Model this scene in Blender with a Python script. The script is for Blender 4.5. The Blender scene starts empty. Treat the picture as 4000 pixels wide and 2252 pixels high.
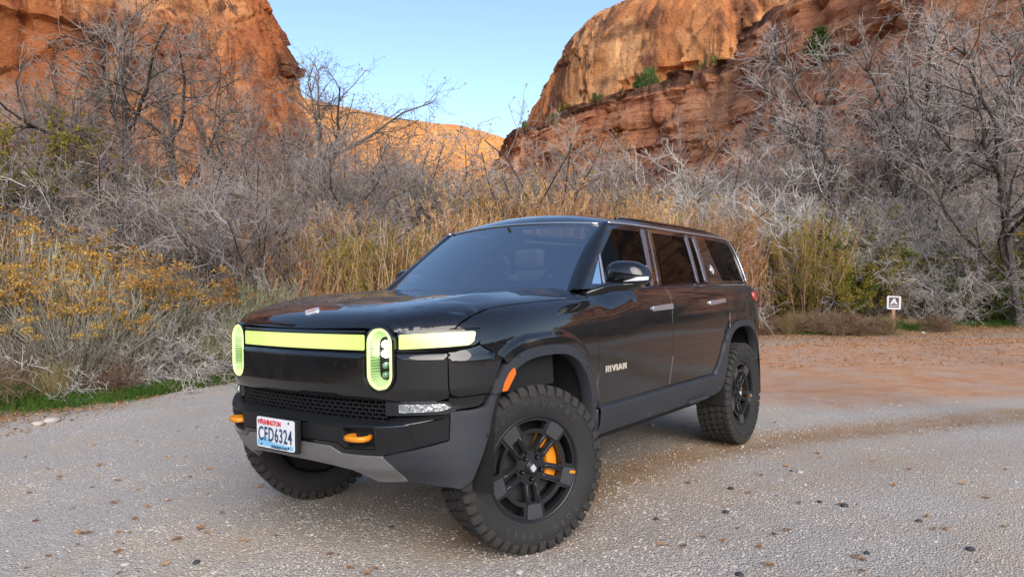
import bpy, bmesh, math, random
import numpy as np
from mathutils import Vector, Matrix, geometry as mgeo

random.seed(7)
RNG = np.random.default_rng(7)
SC = bpy.context.scene
COL = SC.collection
R = math.radians

# ---------------------------------------------------------------- camera
# world: x runs along the vehicle towards its tail, y towards its passenger side, z up; the front axle is at x = 0
CAM_P = np.array([-3.0673, -3.0916, 1.3503])
YAW, PITCH, ROLL = 0.6392, 0.0013, -0.0155
_f = np.array([math.cos(YAW) * math.cos(PITCH), math.sin(YAW) * math.cos(PITCH), math.sin(PITCH)])
_r = np.cross(_f, [0, 0, 1.]); _r /= np.linalg.norm(_r)
_u = np.cross(_r, _f)
CAM_R = math.cos(ROLL) * _r + math.sin(ROLL) * _u
CAM_U = -math.sin(ROLL) * _r + math.cos(ROLL) * _u
CAM_F = _f
cam_data = bpy.data.cameras.new('camera')
cam_data.sensor_width = 36.0
cam_data.lens = 2806.77 / 4000 * 36
cam_data.clip_start = 0.05
cam_data.clip_end = 3000
cam = bpy.data.objects.new('camera', cam_data)
COL.objects.link(cam)
m = Matrix.Identity(4)
for i in range(3):
    m[i][0], m[i][1], m[i][2], m[i][3] = CAM_R[i], CAM_U[i], -CAM_F[i], CAM_P[i]
cam.matrix_world = m
SC.camera = cam

# ---------------------------------------------------------------- sky and sun (open shade, soft light)
SUN_EL, SUN_AZ = R(27), R(-128)        # direction from the scene towards the light
world = bpy.data.worlds.new('World'); SC.world = world; world.use_nodes = True
nt = world.node_tree; nt.nodes.clear()
sky = nt.nodes.new('ShaderNodeTexSky'); sky.sky_type = 'NISHITA'; sky.sun_disc = False
sky.sun_elevation = SUN_EL; sky.sun_rotation = math.pi / 2 - SUN_AZ
sky.altitude = 1300; sky.air_density = 1.0; sky.dust_density = 1.5; sky.ozone_density = 1.4
bg = nt.nodes.new('ShaderNodeBackground'); bg.inputs['Strength'].default_value = 0.093
wo = nt.nodes.new('ShaderNodeOutputWorld')
nt.links.new(sky.outputs[0], bg.inputs[0]); nt.links.new(bg.outputs[0], wo.inputs[0])
sun_d = bpy.data.lights.new('sun', 'SUN'); sun_d.energy = 1.5; sun_d.angle = R(60); sun_d.color = (1.0, .88, .74)
sun = bpy.data.objects.new('sun', sun_d); COL.objects.link(sun)
_sd = Vector((math.cos(SUN_EL) * math.cos(SUN_AZ), math.cos(SUN_EL) * math.sin(SUN_AZ), math.sin(SUN_EL)))
sun.rotation_euler = _sd.to_track_quat('Z', 'Y').to_euler()
sun.location = _sd * 60

SC.view_settings.view_transform = 'Standard'
SC.view_settings.look = 'None'
SC.view_settings.exposure = 1.6
SC.view_settings.gamma = 1.0
SC.view_settings.use_curve_mapping = False
SC.render.engine = 'CYCLES'
SC.cycles.use_denoising = True
SC.cycles.max_bounces = 8
SC.cycles.transparent_max_bounces = 16
SC.cycles.caustics_reflective = False
SC.cycles.caustics_refractive = False

# ---------------------------------------------------------------- helpers
def setp(o, label=None, cat=None, group=None, kind=None):
    if label: o['label'] = label
    if cat: o['category'] = cat
    if group: o['group'] = group
    if kind: o['kind'] = kind
    return o

def empty(name, loc=(0, 0, 0), rz=0., parent=None):
    o = bpy.data.objects.new(name, None); COL.objects.link(o)
    o.location = loc; o.rotation_euler = (0, 0, rz); o.empty_display_size = .1
    if parent: o.parent = parent
    return o

def mk_mesh(name, verts, faces, mat=None, smooth=False):
    me = bpy.data.meshes.new(name)
    v = np.asarray(verts, dtype=np.float32)
    if isinstance(faces, np.ndarray) and faces.ndim == 2:
        n, k = faces.shape
        me.vertices.add(len(v)); me.vertices.foreach_set('co', v.ravel())
        me.loops.add(n * k); me.loops.foreach_set('vertex_index', faces.astype(np.int32).ravel())
        me.polygons.add(n); me.polygons.foreach_set('loop_start', np.arange(0, n * k, k, dtype=np.int32))
        me.polygons.foreach_set('loop_total', np.full(n, k, dtype=np.int32))
        me.update(calc_edges=True)
    else:
        me.from_pydata([tuple(map(float, q)) for q in v], [], [tuple(map(int, f)) for f in faces]); me.update()
    if mat is not None:
        for q in (mat if isinstance(mat, (list, tuple)) else [mat]): me.materials.append(q)
    me.polygons.foreach_set('use_smooth', np.full(len(me.polygons), bool(smooth)))
    return me

def add_obj(name, me, parent=None, loc=None, rot=None):
    o = bpy.data.objects.new(name, me); COL.objects.link(o)
    if parent is not None: o.parent = parent
    if loc is not None: o.location = loc
    if rot is not None: o.rotation_euler = rot
    return o

def flip_mirror(verts, faces):
    v = np.array(verts, float).copy(); v[:, 1] *= -1
    return v, [tuple(reversed(f)) for f in faces]

class MB:
    """collects boxes, tubes and other small shapes into one mesh"""
    def __init__(s): s.v = []; s.f = []
    def add(s, v, f):
        o = len(s.v); s.v += [tuple(map(float, q)) for q in v]; s.f += [tuple(int(i) + o for i in q) for q in f]; return s
    def box(s, c, d, M=None, bev=0.):
        hx, hy, hz = [q / 2 for q in d]
        if bev <= 0:
            v = [(sx * hx, sy * hy, sz * hz) for sx in (-1, 1) for sy in (-1, 1) for sz in (-1, 1)]
            f = [(0, 1, 3, 2), (4, 6, 7, 5), (0, 4, 5, 1), (2, 3, 7, 6), (0, 2, 6, 4), (1, 5, 7, 3)]
        else:
            bm = bmesh.new(); bmesh.ops.create_cube(bm, size=1.0)
            for q in bm.verts: q.co = Vector((q.co.x * d[0], q.co.y * d[1], q.co.z * d[2]))
            bmesh.ops.bevel(bm, geom=bm.edges[:], offset=bev, segments=2, affect='EDGES', profile=.5)
            bm.verts.index_update()
            v = [tuple(q.co) for q in bm.verts]; f = [[q.index for q in g.verts] for g in bm.faces]; bm.free()
        v = [Vector(q) for q in v]
        if M is not None: v = [M @ q for q in v]
        return s.add([q + Vector(c) for q in v], f)
    def tube(s, pts, rad, n=8, cap=True):
        pts = [Vector(q) for q in pts]; k = len(pts)
        if not hasattr(rad, '__len__'): rad = [rad] * k
        v = []; a = None
        for i, q in enumerate(pts):
            d = (pts[min(i + 1, k - 1)] - pts[max(i - 1, 0)]).normalized()
            if a is None: a = d.orthogonal().normalized()
            a = (a - d * a.dot(d)).normalized(); b = d.cross(a)
            for j in range(n):
                t = 2 * math.pi * j / n; v.append(q + (a * math.cos(t) + b * math.sin(t)) * rad[i])
        f = [(i * n + j, i * n + (j + 1) % n, (i + 1) * n + (j + 1) % n, (i + 1) * n + j) for i in range(k - 1) for j in range(n)]
        if cap: f += [tuple(reversed(range(n))), tuple((k - 1) * n + j for j in range(n))]
        return s.add(v, f)
    def lathe(s, prof, n=64, M=None):
        """prof: list of (radius, axial); axis is local y"""
        v = []; k = len(prof)
        for i in range(n):
            t = 2 * math.pi * i / n
            for r, y in prof: v.append(Vector((r * math.cos(t), y, r * math.sin(t))))
        if M is not None: v = [M @ q for q in v]
        f = [(i * k + j, i * k + j + 1, ((i + 1) % n) * k + j + 1, ((i + 1) % n) * k + j) for i in range(n) for j in range(k - 1)]
        return s.add(v, f)
    def obj(s, name, mat, parent=None, smooth=False, angle=None):
        me = mk_mesh(name, s.v, s.f, mat, smooth)
        if angle is not None:
            me.polygons.foreach_set('use_smooth', np.ones(len(me.polygons), bool)); me.set_sharp_from_angle(angle=R(angle))
        return add_obj(name, me, parent)

def rpoly(pts, r=.02, n=5):
    """polygon with rounded corners"""
    out = []; k = len(pts)
    for i in range(k):
        p0, p1, p2 = (np.array(pts[(i + j) % k][:2], float) for j in (-1, 0, 1))
        rr = pts[i][2] if len(pts[i]) > 2 else r
        a = p0 - p1; b = p2 - p1; la = np.linalg.norm(a); lb = np.linalg.norm(b)
        if rr <= 0 or la < 1e-6 or lb < 1e-6: out.append(p1); continue
        d = min(rr, la * .45, lb * .45); A = p1 + a / la * d; B = p1 + b / lb * d
        for t in np.linspace(0, 1, n): out.append((1 - t) ** 2 * A + 2 * t * (1 - t) * p1 + t * t * B)
    return np.array(out)

def resamp(P, step):
    P = np.array(P, float); out = []
    for i in range(len(P)):
        a, b = P[i], P[(i + 1) % len(P)]; L = np.linalg.norm(b - a)
        if L < 1e-7: continue
        n = max(1, int(math.ceil(L / step)))
        for t in range(n): out.append(a + (b - a) * t / n)
    return np.array(out)

def area2(P): x, y = P[:, 0], P[:, 1]; return .5 * np.sum(x * np.roll(y, -1) - np.roll(x, -1) * y)

def inset_poly(P, d):
    """move an outline inwards by d"""
    if d == 0: return P
    if area2(P) < 0: P = P[::-1]
    t1 = P - np.roll(P, 1, 0); t2 = np.roll(P, -1, 0) - P
    t1 /= np.linalg.norm(t1, axis=1)[:, None] + 1e-9; t2 /= np.linalg.norm(t2, axis=1)[:, None] + 1e-9
    n = np.stack([-(t1[:, 1] + t2[:, 1]), t1[:, 0] + t2[:, 0]], 1); l = np.linalg.norm(n, axis=1)[:, None]; n /= l + 1e-9
    c = np.clip((l[:, 0] / 2), .4, 1)
    return P + n * (d / c)[:, None]

def inside(P, pts):
    x, y = pts[:, 0], pts[:, 1]; r = np.zeros(len(pts), bool); j = len(P) - 1
    for i in range(len(P)):
        xi, yi, xj, yj = P[i, 0], P[i, 1], P[j, 0], P[j, 1]
        if yi != yj:
            c = ((yi > y) != (yj > y)) & (x < (xj - xi) * (y - yi) / (yj - yi) + xi); r ^= c
        j = i
    return r

def cdt(outline, holes=(), step=.03):
    rings = [np.asarray(outline)] + [np.asarray(h) for h in holes]
    pts = []; edges = []
    for rg in rings:
        o = len(pts); pts += [tuple(q) for q in rg]; n = len(rg)
        edges += [(o + i, o + (i + 1) % n) for i in range(n)]
    lo = rings[0].min(0); hi = rings[0].max(0)
    gx = np.arange(lo[0] + step * .5, hi[0], step); gy = np.arange(lo[1] + step * .5, hi[1], step)
    if len(gx) and len(gy):
        g = np.stack(np.meshgrid(gx, gy), -1).reshape(-1, 2); k = inside(rings[0], g)
        for h in rings[1:]: k &= ~inside(h, g)
        g = g[k]
        if len(g):
            allb = np.vstack(rings); keep = np.ones(len(g), bool)
            for c in range(0, len(g), 2000):
                d = np.min(np.hypot(g[c:c + 2000, None, 0] - allb[None, :, 0], g[c:c + 2000, None, 1] - allb[None, :, 1]), 1); keep[c:c + 2000] = d > step * .45
            pts += [tuple(q) for q in g[keep]]
    r = mgeo.delaunay_2d_cdt([Vector(q) for q in pts], edges, [], 0, 1e-7)
    V = np.array([tuple(q) for q in r[0]]); F = np.array([tuple(f) for f in r[2] if len(f) == 3])
    c = V[F].mean(1); k = inside(rings[0], c)
    for h in rings[1:]: k &= ~inside(h, c)
    F = F[k]
    a = V[F[:, 0]]; b = V[F[:, 1]]; d = V[F[:, 2]]
    s = (b[:, 0] - a[:, 0]) * (d[:, 1] - a[:, 1]) - (b[:, 1] - a[:, 1]) * (d[:, 0] - a[:, 0])
    F[s < 0] = F[s < 0][:, ::-1]; F = F[np.abs(s) > 1e-10]
    bnd = {}
    for f in F:
        for i in range(3):
            e = (f[i], f[(i + 1) % 3])
            if (e[1], e[0]) in bnd: del bnd[(e[1], e[0])]
            else: bnd[e] = 1
    return V, F, list(bnd)

def patch(name, outline, fn, mat, parent, holes=(), step=.035, gap=.0025, lip=.018, off=0., flip=False, mirror=False, cname=None):
    """a curved panel: outline in the (a, b) space of fn, with its own edge thickness and smooth surface normals"""
    out = inset_poly(resamp(np.array(outline, float)[:, :2], step * .6), gap)
    hs = [inset_poly(resamp(np.array(h, float)[:, :2], step * .6), -gap) for h in holes]
    V, F, B = cdt(out, hs, step)
    a, b = V[:, 0], V[:, 1]; e = 2e-3
    P = fn(a, b); N = np.cross(fn(a + e, b) - fn(a - e, b), fn(a, b + e) - fn(a, b - e))
    N /= np.linalg.norm(N, axis=1)[:, None] + 1e-12
    if flip: N = -N; F = F[:, ::-1]; B = [(q, p) for p, q in B]
    P = P + N * off
    n0 = len(P); verts = [P]; nor = [N]; faces = [tuple(f) for f in F]
    if lip:
        used = sorted({i for e_ in B for i in e_}); top = {v: n0 + k for k, v in enumerate(used)}; bot = {v: n0 + len(used) + k for k, v in enumerate(used)}
        verts += [P[used], P[used] - N[used] * lip]
        en = {v: np.zeros(3) for v in used}
        for p, q in B:
            t = P[q] - P[p]; o_ = np.cross(t, N[p]); o_ /= np.linalg.norm(o_) + 1e-12
            en[p] += o_; en[q] += o_
            faces.append((p if False else top[p], bot[p], bot[q], top[q]))
        ea = np.array([en[v] / (np.linalg.norm(en[v]) + 1e-12) for v in used])
        ta = ea + N[used] * .5; ta /= np.linalg.norm(ta, axis=1)[:, None]
        nor += [ta, ea]
    V3 = np.vstack(verts); N3 = np.vstack(nor)
    res = []
    for mi in ((False, True) if mirror else (False,)):
        v, n, f = V3.copy(), N3.copy(), faces
        if mi: v[:, 1] *= -1; n[:, 1] *= -1; f = [tuple(reversed(q)) for q in faces]
        me = mk_mesh(name, v, f, mat, True)
        me.normals_split_custom_set_from_vertices([tuple(q) for q in n])
        res.append(add_obj(name, me, parent if not isinstance(parent, tuple) else parent[1 if mi else 0]))
    return res if mirror else res[0]

def loft(name, curves, mat, parent, mirror=False, flip=False, smooth=True, angle=None):
    """surface through a list of curves with equal point counts"""
    C = np.array(curves, float); k, n = C.shape[:2]; v = C.reshape(-1, 3)
    f = [(i * n + j, i * n + j + 1, (i + 1) * n + j + 1, (i + 1) * n + j) for i in range(k - 1) for j in range(n - 1)]
    if flip: f = [tuple(reversed(q)) for q in f]
    res = []
    for mi in ((False, True) if mirror else (False,)):
        vv, ff = (v, f) if not mi else flip_mirror(v, f)
        me = mk_mesh(name, vv, ff, mat, smooth)
        if angle: me.set_sharp_from_angle(angle=R(angle))
        res.append(add_obj(name, me, parent))
    return res if mirror else res[0]

def copy_tree(o, parent=None):
    c = o.copy(); COL.objects.link(c); c.parent = parent
    for ch in list(o.children): copy_tree(ch, c)
    return c

def text_mesh(name, txt, size, extrude, mat, align='CENTER', bold=0., space=1.0, shear=0., xs=1.0):
    cu = bpy.data.curves.new(name, 'FONT'); cu.body = txt; cu.size = size; cu.extrude = extrude; cu.align_x = align; cu.align_y = 'CENTER'
    cu.offset = bold; cu.space_character = space; cu.resolution_u = 3; cu.shear = shear
    o = bpy.data.objects.new(name, cu); COL.objects.link(o)
    dg = bpy.context.evaluated_depsgraph_get(); me = bpy.data.meshes.new_from_object(o.evaluated_get(dg))
    bpy.data.objects.remove(o); bpy.data.curves.remove(cu)
    me.name = name; me.materials.clear(); me.materials.append(mat)
    if xs != 1.0:
        for q in me.vertices: q.co.x *= xs
    return me

# ---------------------------------------------------------------- materials
def new_mat(name):
    mt = bpy.data.materials.new(name); mt.use_nodes = True
    return mt, mt.node_tree, mt.node_tree.nodes['Principled BSDF']

def simple(name, col, rough=.5, metal=0., coat=0., emit=None, es=0., spec=.5, bump=None, var=0., vscale=8., rvar=0.):
    mt, t, b = new_mat(name)
    b.inputs['Base Color'].default_value = (*col, 1); b.inputs['Roughness'].default_value = rough; b.inputs['Metallic'].default_value = metal
    b.inputs['Coat Weight'].default_value = coat; b.inputs['Coat Roughness'].default_value = .03; b.inputs['Specular IOR Level'].default_value = spec
    if emit: b.inputs['Emission Color'].default_value = (*emit, 1); b.inputs['Emission Strength'].default_value = es
    tc = t.nodes.new('ShaderNodeTexCoord')
    if var or rvar:
        nz = t.nodes.new('ShaderNodeTexNoise'); nz.inputs['Scale'].default_value = vscale; nz.inputs['Detail'].default_value = 5
        t.links.new(tc.outputs['Object'], nz.inputs['Vector'])
        if var:
            mx = t.nodes.new('ShaderNodeMix'); mx.data_type = 'RGBA'
            mx.inputs[6].default_value = (*[q * (1 - var) for q in col], 1); mx.inputs[7].default_value = (*[min(1, q * (1 + var)) for q in col], 1)
            t.links.new(nz.outputs[0], mx.inputs[0]); t.links.new(mx.outputs[2], b.inputs['Base Color'])
        if rvar:
            mr = t.nodes.new('ShaderNodeMapRange'); mr.inputs[1].default_value = .3; mr.inputs[2].default_value = .7
            mr.inputs[3].default_value = max(0, rough - rvar); mr.inputs[4].default_value = min(1, rough + rvar)
            t.links.new(nz.outputs[0], mr.inputs[0]); t.links.new(mr.outputs[0], b.inputs['Roughness'])
    if bump:
        sc_, st = bump
        n2 = t.nodes.new('ShaderNodeTexNoise'); n2.inputs['Scale'].default_value = sc_; n2.inputs['Detail'].default_value = 4
        t.links.new(tc.outputs['Object'], n2.inputs['Vector'])
        bp_ = t.nodes.new('ShaderNodeBump'); bp_.inputs['Strength'].default_value = st; bp_.inputs['Distance'].default_value = .01
        t.links.new(n2.outputs[0], bp_.inputs['Height']); t.links.new(bp_.outputs[0], b.inputs['Normal'])
    return mt
def crom(P,n=40):
    P=np.array(P,float); Q=np.vstack([2*P[0]-P[1],P,2*P[-1]-P[-2]]); out=[]
    for i in range(1,len(Q)-2):
        t=np.linspace(0,1,n,endpoint=False)[:,None]; a,b,c,d=Q[i-1],Q[i],Q[i+1],Q[i+2]
        out.append(.5*((2*b)+(-a+c)*t+(2*a-5*b+4*c-d)*t*t+(-a+3*b-3*c+d)*t**3))
    out.append(P[-1:]); return np.vstack(out)
class Plan:
    def __init__(s,pts):
        # pts (x,|y|) from front centre to rear centre, driver side is -y
        c=crom(pts); x,y=c[:,0],c[:,1]; L=np.concatenate([[0],np.cumsum(np.hypot(np.diff(x),np.diff(y)))]); n=int(L[-1]/.008)
        t=np.linspace(0,L[-1],n); x=np.interp(t,L,x); y=np.interp(t,L,y); k=np.exp(-.5*(np.arange(-24,25)/8.)**2); k/=k.sum()
        xx=np.concatenate([x[24:0:-1],x,x[-2:-26:-1]]); yy=np.concatenate([-y[24:0:-1],y,-y[-2:-26:-1]])
        s.x=np.convolve(xx,k,'valid'); s.y=np.convolve(yy,k,'valid'); s.y[0]=0; s.y[-1]=0
        dl=np.hypot(np.diff(s.x),np.diff(s.y)); s.u=np.concatenate([[0],np.cumsum(dl)])
        tx=np.gradient(s.x,s.u); ty=np.gradient(s.y,s.u); l=np.hypot(tx,ty); s.nx=-ty/l; s.ny=tx/l
        k=np.ones(21)/21
        for nm in ('nx','ny'):
            a=getattr(s,nm); b=np.concatenate([np.full(10,a[0]),a,np.full(10,a[-1])]); setattr(s,nm,np.convolve(b,k,'valid'))
        s.nx[0]=-1; s.ny[0]=0
    def at(s,u):
        au=np.abs(u); f=lambda a:np.interp(au,s.u,a)
        return f(s.x),f(s.y),f(s.nx),f(s.ny)
    def ux(s,x): i=np.argmin(np.abs(s.x-x)); m=np.maximum.accumulate(s.x); return float(np.interp(x,m[:],s.u))
    def uy(s,y): h=np.argmax(s.y); return float(np.interp(y,s.y[:h],s.u[:h]))
FRONT=[(-.785,0),(-.777,.2),(-.757,.4),(-.73,.574),(-.70,.65),(-.668,.71),(-.60,.80),(-.52,.877),(-.43,.932),(-.33,.962),(-.2,.978),(0,.985)]
SIDE=[(.6,.986),(1.5,.988),(2.6,.986),(3.1,.980),(3.4,.966),(3.65,.935),(3.85,.885),(4.0,.82),(4.1,.72),(4.16,.55),(4.19,.3),(4.2,0)]
PB=Plan(FRONT+SIDE)
PX=Plan([(-.86,0),(-.852,.2),(-.835,.38),(-.81,.50),(-.775,.58),(-.735,.65),(-.70,.70),(-.63,.79),(-.545,.87),(-.45,.935),(-.33,.975),(-.2,.990),(0,.995)]+SIDE)
HD=np.array([-9,0,.01,.02,.036,.07,.11,.18,.27,.4,.57,.75,.9,1.1,1.28,1.45,1.65,1.9,9])
HZ=np.array([1.166,1.166,1.18,1.192,1.208,1.232,1.25,1.27,1.288,1.305,1.323,1.335,1.343,1.349,1.353,1.375,1.40,1.412,1.412])
_d=np.linspace(-.2,4,4201); _hc=crom(np.stack([HD[1:],HZ[1:]],1),24); _h=np.interp(_d,_hc[:,0],_hc[:,1]); _k=np.exp(-.5*(np.arange(-40,41)/14.)**2); _k/=_k.sum(); _hs=np.concatenate([_h[:40],np.convolve(_h,_k,'valid'),_h[-40:]]); _w=np.clip((_d-.03)/.06,0,1); _h=_h*(1-_w)+_hs*_w
def Hof(x,y,hood=False):
    ay=np.abs(y)*.9; hh=400
    xh=np.interp(ay,PB.y[:PB.y.argmax()],PB.x[:PB.y.argmax()])
    return np.interp(x-xh,_d,_h)
def rollinv(dz): dz=np.maximum(dz,0); return .3*np.exp(-dz/(.036+.12*dz))*np.clip(1-(dz-.3)/.5,0,1)
_rt=np.linspace(0,.8,4000); _rv=rollinv(_rt)
def roll(d): return np.interp(d,_rv[::-1],_rt[::-1])
def BODY(u,z,off=0.):
    u=np.asarray(u,float); z=np.asarray(z,float)
    x,y,nx,ny=PB.at(u); s=np.clip(ny**2,.02,1); s=np.where(x>1,1,s)
    ins=np.zeros_like(x+z)
    for k in range(16):
        px=x-nx*ins; py=y-ny*ins
        ins=.5*ins+.5*rollinv(np.clip((Hof(px,py)-z)/s,0,8)) if k else rollinv(np.clip((Hof(px,py)-z)/s,0,8))
    ins=ins+.03*np.clip((.78-z)/.25,0,1)**2-off
    sg=np.where(u<0,1,-1)   # u>0 driver side = -y
    return np.stack([x-nx*ins,sg*(y-ny*ins),z+0*x],-1)
BZ=[.40,.47,.50,.52,.55,.585,.60,.625,.66,.715,.725,.735,.745,.80,.9]
BI=[.16,.105,.07,.052,.036,.022,.016,.012,.008,.001,0,.004,.012,.02,.03]
def BUMP(u,z,off=0.):
    u=np.asarray(u,float); z=np.asarray(z,float)
    x,y,nx,ny=PX.at(u); w=np.clip(1-(np.abs(y)-.62)/.3,0.12,1)
    ins=np.interp(z,BZ,BI)*w-off
    sg=np.where(u<0,1,-1)
    return np.stack([x-nx*ins,sg*(y-ny*ins),z+0*x],-1)
def YB(x): return np.interp(x,[.5,.72,1.2,1.8,2.6,3.2,3.6,3.9],[.835,.852,.872,.884,.880,.862,.835,.79])
def GLASS(x,z,off=0.):
    x=np.asarray(x,float); z=np.asarray(z,float)
    t=(z-1.365)
    y=YB(x)-.34*t-.10*t*t+off
    return np.stack([x+0*z,-y,z+off*.35+0*x],-1)
def HOOD(x,y,off=0.):
    x=np.asarray(x,float); y=np.asarray(y,float); ay=np.abs(y)
    xs=PB.x[:PB.y.argmax()]; ys=PB.y[:PB.y.argmax()]
    # distance to side limit at this x
    W=np.where(x<0,np.interp(x,xs,ys),.986)
    m=PB.x<1.2; qx,qy,nx,ny=PB.x[m][::2],PB.y[m][::2],PB.nx[m][::2],PB.ny[m][::2]
    sh=x.shape; xf=x.ravel(); yf=ay.ravel(); d=np.zeros(xf.size); s=np.zeros(xf.size)
    for c in range(0,xf.size,3000):
        X=xf[c:c+3000,None]; Y=yf[c:c+3000,None]; i=np.argmin((X-qx)**2+(Y-qy)**2,1); d[c:c+3000]=np.maximum(0,-((X[:,0]-qx[i])*nx[i]+(Y[:,0]-qy[i])*ny[i])); s[c:c+3000]=ny[i]**2
    d=d.reshape(sh); s=np.clip(s,.02,1).reshape(sh)
    z=Hof(x,y)-s*roll(d)-.012*np.clip((ay-.0)/.7,0,1.2)**2+.012+off
    z=z-.012*(1-np.clip((ay-.0)/.7,0,1.2)**2)   # flat crown
    return np.stack([x,y,z],-1)
# ================================================================ the place
def hash2(ix, iy, seed=0):
    h = (ix.astype(np.int64) * 374761393 + iy.astype(np.int64) * 668265263 + seed * 1442695041) & 0x7fffffff
    h = ((h ^ (h >> 13)) * 1274126177) & 0x7fffffff
    return ((h ^ (h >> 16)) & 0xffff) / 65535.0
def vnoise(x, y, seed=0):
    ix, iy = np.floor(x), np.floor(y); fx, fy = x - ix, y - iy; fx = fx * fx * (3 - 2 * fx); fy = fy * fy * (3 - 2 * fy)
    a, b = hash2(ix, iy, seed), hash2(ix + 1, iy, seed); c, d = hash2(ix, iy + 1, seed), hash2(ix + 1, iy + 1, seed)
    return a + (b - a) * fx + (c - a) * fy + (a - b - c + d) * fx * fy
def fbm(x, y, oct=5, seed=0, gain=.5):
    s = 0; a = 1; t = 0
    for o in range(oct): s = s + a * vnoise(x * 2 ** o, y * 2 ** o, seed + o * 17); t += a; a *= gain
    return s / t
def cells(x, y, seed=0):
    """irregular blocks: id hash of the nearest cell and distance to its border"""
    ix, iy = np.floor(x), np.floor(y); d1 = np.full(x.shape, 9.); d2 = np.full(x.shape, 9.); h = np.zeros(x.shape)
    for a in (-1, 0, 1):
        for b in (-1, 0, 1):
            cx, cy = ix + a, iy + b; px_ = cx + .1 + .8 * hash2(cx, cy, seed); py_ = cy + .1 + .8 * hash2(cx, cy, seed + 1); d = np.hypot(px_ - x, py_ - y)
            nw = d < d1; d2 = np.where(nw, d1, np.minimum(d2, d)); h = np.where(nw, hash2(cx, cy, seed + 2), h); d1 = np.where(nw, d, d1)
    return h, d2 - d1
def ss(a, b, x): t = np.clip((x - a) / (b - a), 0, 1); return t * t * (3 - 2 * t)

def px_dir(px, py):
    """direction through a pixel of the 4000-pixel photograph"""
    d = CAM_F + (px - 2000) / 2806.77 * CAM_R - (py - 1126) / 2806.77 * CAM_U
    return d
def at(dx, depth):
    """ground position below display column dx (0..2575) at a depth in metres along the view"""
    d = px_dir(dx * 1.5534, 1126.); h = d[:2] / (d @ CAM_F); return CAM_P[:2] + h * depth
def zat(dy, depth, dx=1287):
    d = px_dir(dx * 1.5534, dy * 1.5534); return float(CAM_P[2] + d[2] / (d @ CAM_F) * depth)

# edge of the gravel lot, seen from the camera's left round to its right
EDGE = np.array([(-30, -2), (-14, 2.0), (-6, 4.2), (-2.0, 5.15), (-.27, 5.62), (.64, 5.98), (1.27, 6.37), (2.0, 6.83), (3.2, 7.0), (6, 7.1), (9, 6.2), (12, 4.8), (15.5, 2.9), (17, .6), (18.9, -1.2), (21.5, -2.8), (24, -6), (25, -12), (22, -20), (12, -27), (-5, -30), (-30, -28)])
def edge_dist(x, y):
    """signed distance to the lot edge; positive outside the lot"""
    x = np.asarray(x, float); y = np.asarray(y, float); best = np.full(x.shape, 1e9)
    for i in range(len(EDGE)):
        a = EDGE[i]; b = EDGE[(i + 1) % len(EDGE)]; ab = b - a; t = np.clip(((x - a[0]) * ab[0] + (y - a[1]) * ab[1]) / (ab @ ab), 0, 1)
        best = np.minimum(best, np.hypot(x - a[0] - t * ab[0], y - a[1] - t * ab[1]))
    ins = inside(EDGE, np.stack([x.ravel(), y.ravel()], 1)).reshape(x.shape)
    return np.where(ins, -best, best)
def poly_dist(P, x, y):
    best = np.full(np.shape(x), 1e9)
    for a, b in zip(P[:-1], P[1:]):
        a = np.array(a); ab = np.array(b) - a; t = np.clip(((x - a[0]) * ab[0] + (y - a[1]) * ab[1]) / (ab @ ab), 0, 1)
        best = np.minimum(best, np.hypot(x - a[0] - t * ab[0], y - a[1] - t * ab[1]))
    return best
def ground_z(x, y):
    x = np.asarray(x, float); y = np.asarray(y, float); d = edge_dist(x, y)
    bank = 1.1 * ss(.3, 9, d) + .9 * ss(8, 30, d)
    lump = .09 * ss(.0, 1.0, d) * (fbm(x * .8, y * .8, 3, 5) - .3)
    flat = .022 * (fbm(x * .35 + 9, y * .35, 3, 8) - .5) * ss(1.2, 3., np.hypot(np.clip(x, 0, 3.075) - x, y) + 0) * ss(.6, 2.5, np.hypot(x - np.clip(x, 0, 3.1), np.abs(y) - .87))
    return bank + lump + flat
def gz(x, y): return float(ground_z(np.array([x]), np.array([y]))[0])

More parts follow.
